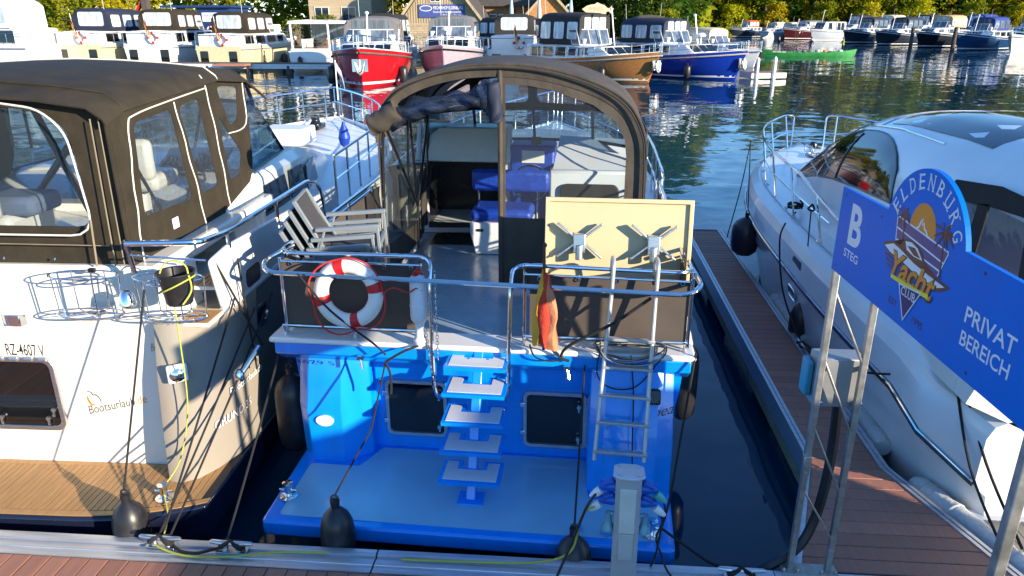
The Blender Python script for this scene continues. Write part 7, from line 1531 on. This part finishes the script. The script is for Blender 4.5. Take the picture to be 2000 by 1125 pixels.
stext('PRIVAT', 1.335, 2.868, .066, .33, M_printw, .012); stext('BEREICH', 1.335, 2.77, .062, .325, M_printw, .010)
stext('EST', .715, 2.712, .034, .085, M_printk, .006); stext('1995', .955, 2.703, .032, .095, M_printk, .006)
# ELDENBURG along the arc, with small serifs
for k, chx in enumerate('ELDENBURG'):
    ang = radians(152-15.6*k); rad = .305; ca, sa = cos(ang), sin(ang)
    ux, uz = sa, -ca           # reading direction along the arc
    def fn(p, q, ca=ca, sa=sa, ux=ux, uz=uz): return sp_(cA+ca*(rad-.035+q)+ux*(p-.024), cZ+sa*(rad-.035+q)+uz*(p-.024), .004)
    lettering('arc_letter', chx, M_printw, sbd, (0, 0, 0), X, Z, .068, .047, 0, .004, fn=fn)
    for (q0, q1) in ((-.003, .004), (.064, .070)):
        w0 = .012
        for px in (.004, .043) if chx in 'NUR' else ((.004,) if chx in 'ELDB' else ()):
            V = [fn(px-w0*.7, q0), fn(px+w0*.7, q0), fn(px+w0*.7, q1), fn(px-w0*.7, q1)]; me = bpy.data.meshes.new('letter_serif'); me.from_pydata([tuple(v) for v in V], [], [(0, 1, 2, 3)]); me.materials.append(M_printw); o = bpy.data.objects.new('letter_serif', me); C.objects.link(o); o.parent = sbd
# emblem: sun, banner box, palms, yacht
face('emblem_sun', [(.895+.115*cos(a), 3.115+.125*sin(a)) for a in [k*pi/16 for k in range(32)]], M_printo, .004, sbd)
line([(.845, 3.115), (.862, 3.125), (.873, 3.15), (.885, 3.17), (.890, 3.14), (.903, 3.155), (.912, 3.13), (.93, 3.125), (.95, 3.105), (.965, 3.105)], .011, M_printw, .006)
face('emblem_box', [(.66, 3.13), (1.135, 3.085), (1.085, 2.965), (.70, 2.955)], M_printpu, .0055, sbd)
for z0_, z1_ in ((3.128, 3.09), (3.075, 3.035), (3.02, 2.995)): line([(.655+.2*(3.13-z0_), z0_), (.90, (z0_+z1_)/2), (1.135-.45*(3.09-z1_), z1_)], .008, M_printw, .007)
line([(.660, 3.135), (.69, 2.96)], .007, M_printw, .007); line([(1.135, 3.085), (1.085, 2.97)], .007, M_printw, .007)
def palm(a, z, h, s_, lean):
    line([(a+lean, z-h), (a+lean*.5, z-h*.5), (a, z)], .012, M_printbr, .009, 'palm_trunk')
    for k, an in enumerate((15, 60, 110, 150, 195, 235, 300, 340)):
        an = radians(an); L_ = s_*(1.0 if k % 2 else .85); d = Vector((cos(an), sin(an)*.8-.1)); n2 = Vector((-d.y, d.x)); c0 = Vector((a, z))
        P = [c0, c0+d*L_*.35+n2*L_*.13, c0+d*L_*.75+n2*L_*.10+Vector((0, -.01)), c0+d*L_+Vector((0, -.03*s_/.07*.4)), c0+d*L_*.6-n2*L_*.06+Vector((0, -.008))]
        face('palm_frond', [tuple(p) for p in P], M_printbr, .0095+.0004*k, sbd)
palm(.715, 3.155, .17, .078, .05); palm(1.075, 3.165, .20, .095, .03)
face('emblem_yacht', [(.565, 2.965), (.60, 2.985), (.67, 3.005), (.73, 3.0), (.77, 3.045), (.83, 3.055), (.90, 3.045), (.99, 2.985), (1.06, 2.965), (1.20, 2.955), (1.12, 2.91), (.95, 2.905), (.80, 2.925), (.64, 2.935)], M_printbr, .011, sbd)
face('emblem_yacht', [(.585, 2.962), (.67, 2.993), (.75, 2.985), (.88, 2.962), (1.03, 2.948), (1.16, 2.945), (1.10, 2.922), (.93, 2.918), (.78, 2.938), (.65, 2.945)], M_printw, .0125, sbd)
face('emblem_yacht', [(.775, 3.035), (.83, 3.045), (.89, 3.035), (.95, 2.995), (.87, 2.99), (.80, 3.0)], M_printw, .0125, sbd)
face('emblem_yacht_window', [(.80, 3.02), (.87, 3.03), (.93, 2.998), (.87, 2.995)], M_printbr, .014, sbd)
for k in range(3): line([(.60+.02*k, 2.925-.022*k), (.80, 2.91-.022*k), (1.0+.03*k, 2.895-.02*k)], .009, M_printbr, .011)
stext('Yacht', .68, 2.845, .125, .42, M_printk, .050, .30, .013); stext('Yacht', .685, 2.85, .115, .405, M_printo, .022, .30, .0145)
line([(.70, 2.842), (.80, 2.845), (.95, 2.853), (1.05, 2.862)], .020, M_printy, .0155)
face('emblem_pennant', [(.785, 2.835), (.995, 2.858), (.880, 2.678)], M_printw, .0165, sbd); face('emblem_pennant', [(.798, 2.830), (.982, 2.850), (.881, 2.693)], M_printnv, .018, sbd)
stext('CLUB', .822, 2.795, .040, .13, M_printw, .004, 0, .0195)
for (a, z) in ((.05, 2.68), (.05, 3.09), (.50, 3.08), (1.40, 3.09), (1.42, 2.68)): face('bolt_head', [(a+.008*cos(q), z+.008*sin(q)) for q in [k*pi/4 for k in range(8)]], M_printk, .004, sbd)
# lattice posts
def lattice(x, y, z0, z1, dx, dy, label, w=.038, braces=((.75, 1.25), (1.25, 1.75), (1.75, 2.3))):
    t = thing('lattice_post', label, 'post', (x, y, z0), 0, 'steel lattice posts of the marina sign')
    for k in range(2):
        mb = MB(); mb.beam((dx*k, dy*k, .0), (dx*k, dy*k, (z1-z0)+(.0 if k == 0 else -.03)), w, w, up=(0, 1, 0)); obj('upright', mb, M_galv, t, bev=.004)
    for (za_, zb_) in braces:
        mb = MB(); mb.beam((.02*dx, .02*dy, zb_-z0), (dx*.96, dy*.96, za_-z0), .012, .034, up=(0, 1, 0)); obj('brace', mb, M_galv, t, bev=.003)
    mb = MB(); mb.b2(-.06+min(0, dx), max(0, dx)+.06, -.05+min(0, dy), .05+max(0, dy), .0, .012); obj('foot_plate', mb, M_galv, t)
    for k in range(2):
        for e in (-.045, .045): mb = MB(); mb.lathe([(.012, 0), (.012, .012), (.006, .022)], 6, (dx*k+e, dy*k-.03, .012)); obj('bolt', mb, M_galv, t)
    return t
lattice(1.555, 4.17, .512, 2.66, .245, .0, 'left lattice post of the marina sign with the junction box', braces=((.78, 1.15), (1.14, 1.62), (1.58, 2.08), (2.05, 2.52)))
lattice(1.635, 2.37, .512, 2.66, .245, .0, 'right lattice post of the marina sign at the picture edge', braces=((.78, 1.15), (1.14, 1.62), (1.58, 2.08), (2.05, 2.52)), w=.042)
t = thing('junction_box', 'grey metal junction box clamped to the left sign post', 'junction box', (1.70, 4.30, 1.72)); mb = MB(); mb.b2(-.145, .145, -.07, .09, 0, .33); obj('body', mb, mat('box_grey', (.36, .37, .37), .4, .5, var=.1), t, bev=.01)
mb = MB(); mb.b2(-.15, .15, -.076, -.071, .005, .325); obj('lid', mb, MATS['box_grey'], t, bev=.003)
mb = MB(); mb.b2(-.19, -.148, -.03, .09, .05, .28); obj('blue_side', mb, mat('turquoise_plastic', (.05, .30, .45), .4), t, bev=.01)
for (a, b) in ((-.12, .28), (.12, .28), (-.12, .04), (.12, .04)): mb = MB(); mb.lathe([(.02, 0), (.016, .03), (.02, .035)], 10, (a, -.075, b), Matrix.Rotation(pi/2, 3, 'X')); mb.tube([(a-.02, -.11, b), (a+.02, -.11, b+.015)], .006, 6); obj('wing_bolt', mb, M_chrome, t)
rope('conduit', 'thick black corrugated conduit hanging behind the left sign post', [(1.74, 4.30, 1.70), (1.76, 4.32, 1.45), (1.75, 4.30, 1.15), (1.72, 4.30, .85), (1.64, 4.27, .64), (1.50, 4.22, .54), (1.30, 4.20, .40)], .032, M_rub, 'cable')
t = thing('strain_clamp', 'rusty clamp bolted to the left upright of the sign post', 'clamp', (1.545, 4.14, 1.28)); mb = MB(); mb.b2(-.022, .022, -.02, .02, 0, .14); obj('clamp_body', mb, M_galv, t, bev=.006)
for k in range(3): mb = MB(); mb.lathe([(.010, 0), (.006, .012)], 8, (0, -.02, .03+.04*k), Matrix.Rotation(pi/2, 3, 'X')); obj('clamp_bolt', mb, M_galv, t)
# ---- power pedestal
pd = thing('power_pedestal', 'grey shore power pedestal with blue sockets on the jetty edge', 'power pedestal', (.425, 3.97, .507), radians(-3))
sec = [(-.080, -.045), (-.055, -.062), (.055, -.062), (.080, -.045), (.080, .055), (-.080, .055)]
mb = MB(); mb.loft([[(a, b, z) for a, b in sec] for z in (0, .84)], True, True, True); obj('column', mb, mat('pedestal_grey', (.48, .49, .50), .45, .3, var=.06), pd, ang=20)
mb = MB(); mb.prism([(-.098, -.055), (-.05, -.088), (.05, -.088), (.098, -.055), (.092, .055), (.05, .078), (-.05, .078), (-.092, .055)], (0, 0, .842), (1, 0, 0), (0, 1, 0), .014); tp = obj('top_plate', mb, mat('pedestal_top', (.60, .62, .66), .35, .2), pd, bev=.003)
for a, b in ((-.065, -.05), (.065, -.05), (-.062, .045), (.062, .045)): mb = MB(); mb.lathe([(.009, 0), (.009, .008), (.004, .012)], 8, (a, b, .856)); obj('screw', mb, M_chrome, tp)
mb = MB(); mb.box((0, -.066, .60), (.10, .008, .33)); obj('front_cover', mb, mat('lamp_cover', (.66, .64, .56), .35), pd, bev=.004)
mb = MB(); mb.box((0, -.067, .33), (.092, .010, .20)); obj('meter_door', mb, mat('meter_door', (.50, .50, .47), .3), pd, bev=.006)
for sd_ in (-1, 1):
    for zz in (.745, .645):
        mb = MB(); mb.lathe([(.036, 0), (.040, .02), (.034, .07), (.028, .10)], 14, (sd_*.080, -.005, zz), Matrix.Rotation(sd_*pi/2, 3, 'Y') @ Matrix.Rotation(0, 3, 'X')); so_ = obj('socket', mb, M_sockb, pd)
        mb = MB(); mb.box((sd_*.125, -.02, zz+.035), (.075, .05, .028), M=Matrix.Rotation(sd_*.5, 3, 'Y')); obj('socket_lid', mb, M_sockb, so_, bev=.008)
        mb = MB(); mb.lathe([(.026, 0), (.028, .03), (.018, .07), (.012, .085)], 12, (sd_*.17, -.03, zz-.02), Matrix.Rotation(sd_*2.3, 3, 'Y')); obj('plug', mb, M_plast if zz < .7 or sd_ < 0 else mat('green_plug', (.10, .42, .36), .4), so_)
    mb = MB(); mb.lathe([(.02, .13), (.022, .10), (.026, .05), (.042, .02), (.044, 0), (.028, -.01)], 14, (sd_*.115, -.01, .42)); mb.tube([(sd_*.08, -.01, .54), (sd_*.115, -.01, .545)], .014, 8); obj('water_tap', mb, mat('tap_blue', (.16, .36, .46), .4, .3), pd)
PX = Vector((.425, 3.97, .507))
def pw(a, b, z): return tuple(PX+Vector((a, b, z)))
rope('shore_cable', 'yellow shore power cable from the pedestal to the jetty edge', [pw(-.20, -.04, .61), pw(-.27, -.03, .56), pw(-.30, 0, .42), pw(-.33, .04, .22), pw(-.42, .10, .08), pw(-.62, .11, .02), pw(-.95, .10, .012), pw(-1.5, .09, .008)], .008, M_ropey, 'cable')
rope('shore_cable', 'dark shore cable from the left upper socket running under the frame', [pw(-.20, -.04, .71), pw(-.26, -.05, .60), pw(-.33, -.06, .38), pw(-.40, -.08, .18), pw(-.46, -.12, .04), pw(-.55, -.3, .01)], .009, M_rub, 'cable')
rope('shore_cable', 'dark shore cable from the right upper socket to the blue boat', [pw(.20, -.04, .71), pw(.235, -.03, .60), pw(.235, .06, .40), pw(.22, .12, .12), pw(.19, .17, -.02), pw(.13, .22, -.12)], .008, M_rub, 'cable')
rope('shore_cable', 'dark shore cable from the right lower socket to the bottom edge', [pw(.19, -.04, .60), pw(.225, -.02, .50), pw(.21, .08, .30), pw(.26, .15, .12), pw(.30, .10, .03), pw(.36, -.02, .012), pw(.43, -.2, .01)], .008, M_rub, 'cable')
rope('mooring_line', 'black line from the blue boat stern down to the right platform bollard', [(.98, 5.10, 1.66), (.90, 4.9, 1.2), (.80, 4.62, .72), (.735, 4.47, .58)], .009)
rope('mooring_line', 'black line from the right platform bollard to the jetty', [(.735, 4.47, .56), (.90, 4.36, .50), (1.06, 4.22, .48), (1.18, 4.10, .56)], .010)
# ---- big black fenders on lines
def fender(label, c, r, L, top, group='black fenders hanging between boats and jetty', rope_pts=None, lean=(0, 0), text=None):
    t = thing('fender', label, 'fender', c, 0, group); t.rotation_euler = (lean[0], lean[1], 0); mb = MB()
    mb.lathe([(.012, L/2+.11), (.035, L/2+.10), (.03, L/2+.04), (r*.45, L/2+.015), (r*.76, L/2-.03), (r*.93, L/2-.085), (r, L/2-.15), (r*1.01, L/2-.24), (r, -L/2+.18), (r*.9, -L/2+.08), (r*.55, -L/2+.02), (.03, -L/2)], 24); b = obj('body', mb, M_rub, t)
    mb = MB(); mb.tube([(.024*cos(a), 0, L/2+.115+.024*sin(a)) for a in [k*pi/6 for k in range(12)]], .008, 6, True); obj('eye', mb, M_rub, t)
    if text: lettering('fender_mark', text, mat('fender_print', (.35, .33, .3), .5), b, (0, 0, 0), X, Z, .022, .10, fn=lambda p, q: (r*1.012*sin((p-.05)/r+.2), -r*1.012*cos((p-.05)/r+.2), .02+q+.08*(p)))
    if rope_pts: rope('fender_line', 'black line holding the '+label, rope_pts+[tuple(Vector(c)+Vector((0, 0, L/2+.13)))], .0075, M_rope, group='fender lines', sm=False)
fender('black fender on a long line in front of the teak platform', (-3.12, 4.26, .44), .125, .50, 0, rope_pts=[(-2.985, 4.72, 2.19)], text='taylor')
fender('black fender hanging at the left of the blue platform', (-1.58, 4.27, .45), .122, .54, 0, rope_pts=[(-1.37, 5.06, 1.50), (-1.42, 4.75, 1.12)])
fender('round black fender left of the power pedestal', (.105, 4.25, .41), .130, .36, 0, rope_pts=[(.16, 5.08, 1.54), (.135, 4.75, 1.05)])
fender('dark fender between the two boats in shadow', (-2.36, 5.6, .72), .15, .7, 0, rope_pts=[(-2.28, 5.6, 2.25)])
fender('grey black fender on the starboard side of the blue boat', (1.13, 6.3, .80), .12, .75, 0, rope_pts=[(1.02, 6.3, 2.2)])
fender('large teardrop fender at the bow of the white yacht', (2.66, 10.9, .92), .20, .55, 0, rope_pts=[(2.92, 12.3, 2.15)])
fender('black fender beside the white yacht hull port', (2.78, 8.35, .55), .12, .55, 0, rope_pts=[(2.78, 8.5, 1.95)])
# ---- mooring lines
ML = 'mooring lines'
for (lab, a, b, d) in (('black line from the taupe wing to the cleat by the teak platform', (-2.60, 5.6, 1.72), (-2.82, 4.10, .56), .02), ('second black line from the taupe wing to the same cleat', (-2.56, 5.9, 1.75), (-2.74, 4.10, .56), .03),
                       ('black line crossing to the cleat left of the blue platform', (-2.30, 5.5, 1.62), (-2.32, 4.10, .56), .03), ('thin dark line along the taupe hull side', (-2.64, 5.35, 1.9), (-2.80, 4.15, .58), .01),
                       ('tight dark line from bulwark to the taupe hull bollard', (-2.68, 5.20, 2.24), (-2.55, 5.55, 1.40), .0), ('pair of dark lines from the rail down the taupe hull', (-2.62, 5.45, 2.2), (-2.60, 5.5, 1.2), .0)):
    rope('mooring_line', lab, sag(a, b, d, 8), .009, M_rope, group=ML, sm=False)
t = thing('mooring_spring', 'chrome mooring spring hung in the dark lines beside the taupe hull', 'spring', (-2.60, 5.18, 1.30)); mb = MB(); mb.tube([(0, 0, 0), (.10, .20, .17)], .026, 10); mb.lathe([(.02, -.05), (.035, -.03), (.035, .02), (.015, .05)], 12); obj('body', mb, M_chrome, t)
rope('yellow_line', 'yellow line from the wire basket down to the teak platform bollard', [(-2.80, 4.75, 2.12), (-2.82, 4.78, 1.75), (-2.86, 4.80, 1.2), (-2.98, 4.78, .75), (-3.07, 4.64, .58), (-3.05, 4.60, .55), (-2.93, 4.42, .50), (-2.85, 4.22, .50)], .0055, M_ropey)
rope('yellow_line', 'yellow cable lying along the aluminium jetty edge at left', [(-2.92, 4.13, .545), (-2.80, 4.05, .522), (-2.55, 3.975, .520), (-2.25, 3.99, .522), (-1.95, 4.055, .524), (-1.60, 4.075, .524)], .008, M_ropey)
rope('mooring_line', 'dark line lying between the two left cleats', [(-2.72, 4.08, .53), (-2.62, 4.02, .52), (-2.5, 4.01, .52), (-2.40, 4.04, .53), (-2.30, 4.07, .54)], .011)
rope('mooring_line', 'black bow line from the white yacht rail to the finger end', [(2.95, 12.4, 2.12), (2.84, 12.3, 1.35), (2.68, 12.2, .55)], .009, group=ML)
rope('mooring_line', 'black line sagging from the yacht bow cleat to the finger jetty', sag((2.98, 9.7, 1.62), (2.70, 12.0, .54), .18, 10), .012, group=ML)
rope('mooring_line', 'black line hanging down the side of the white yacht', [(2.72, 9.2, 1.60), (2.62, 9.0, 1.42), (2.62, 8.6, .9), (2.68, 7.95, .56)], .011, group=ML)
rope('mooring_line', 'black line along the white yacht hull at mid height', sag((2.70, 7.9, .56), (2.63, 5.6, 1.30), .10, 12), .011, group=ML)
rope('mooring_line', 'left of two dark lines at the stern of the white yacht', [(2.98, 5.35, 1.5), (3.0, 4.9, .9), (3.06, 4.35, .52)], .011, group=ML)
rope('mooring_line', 'right of two dark lines at the stern of the white yacht', [(3.0, 5.3, 1.5), (3.1, 4.9, .95), (3.2, 4.45, .55)], .011, group=ML)
mb = MB()
t = thing('rope_knot', 'black knot tied on the white yacht rail above the sign', 'rope', (2.78, 8.5, 1.97)); mb = MB(); mb.tube([(.03*cos(a), .03*sin(a*2), .035*sin(a)) for a in [k*.5 for k in range(26)]], .012, 6); obj('turns', mb, M_rope, t)
t = thing('bow_cleat_coil', 'coil of black line on the white yacht side deck cleat', 'rope', (2.98, 9.75, 1.66)); mb = MB(); mb.tube([(.09*cos(a), .05*sin(a)+.02*sin(3*a), .015*sin(a*2.3)+.004*a) for a in [k*.4 for k in range(50)]], .013, 6); obj('turns', mb, M_rope, t)
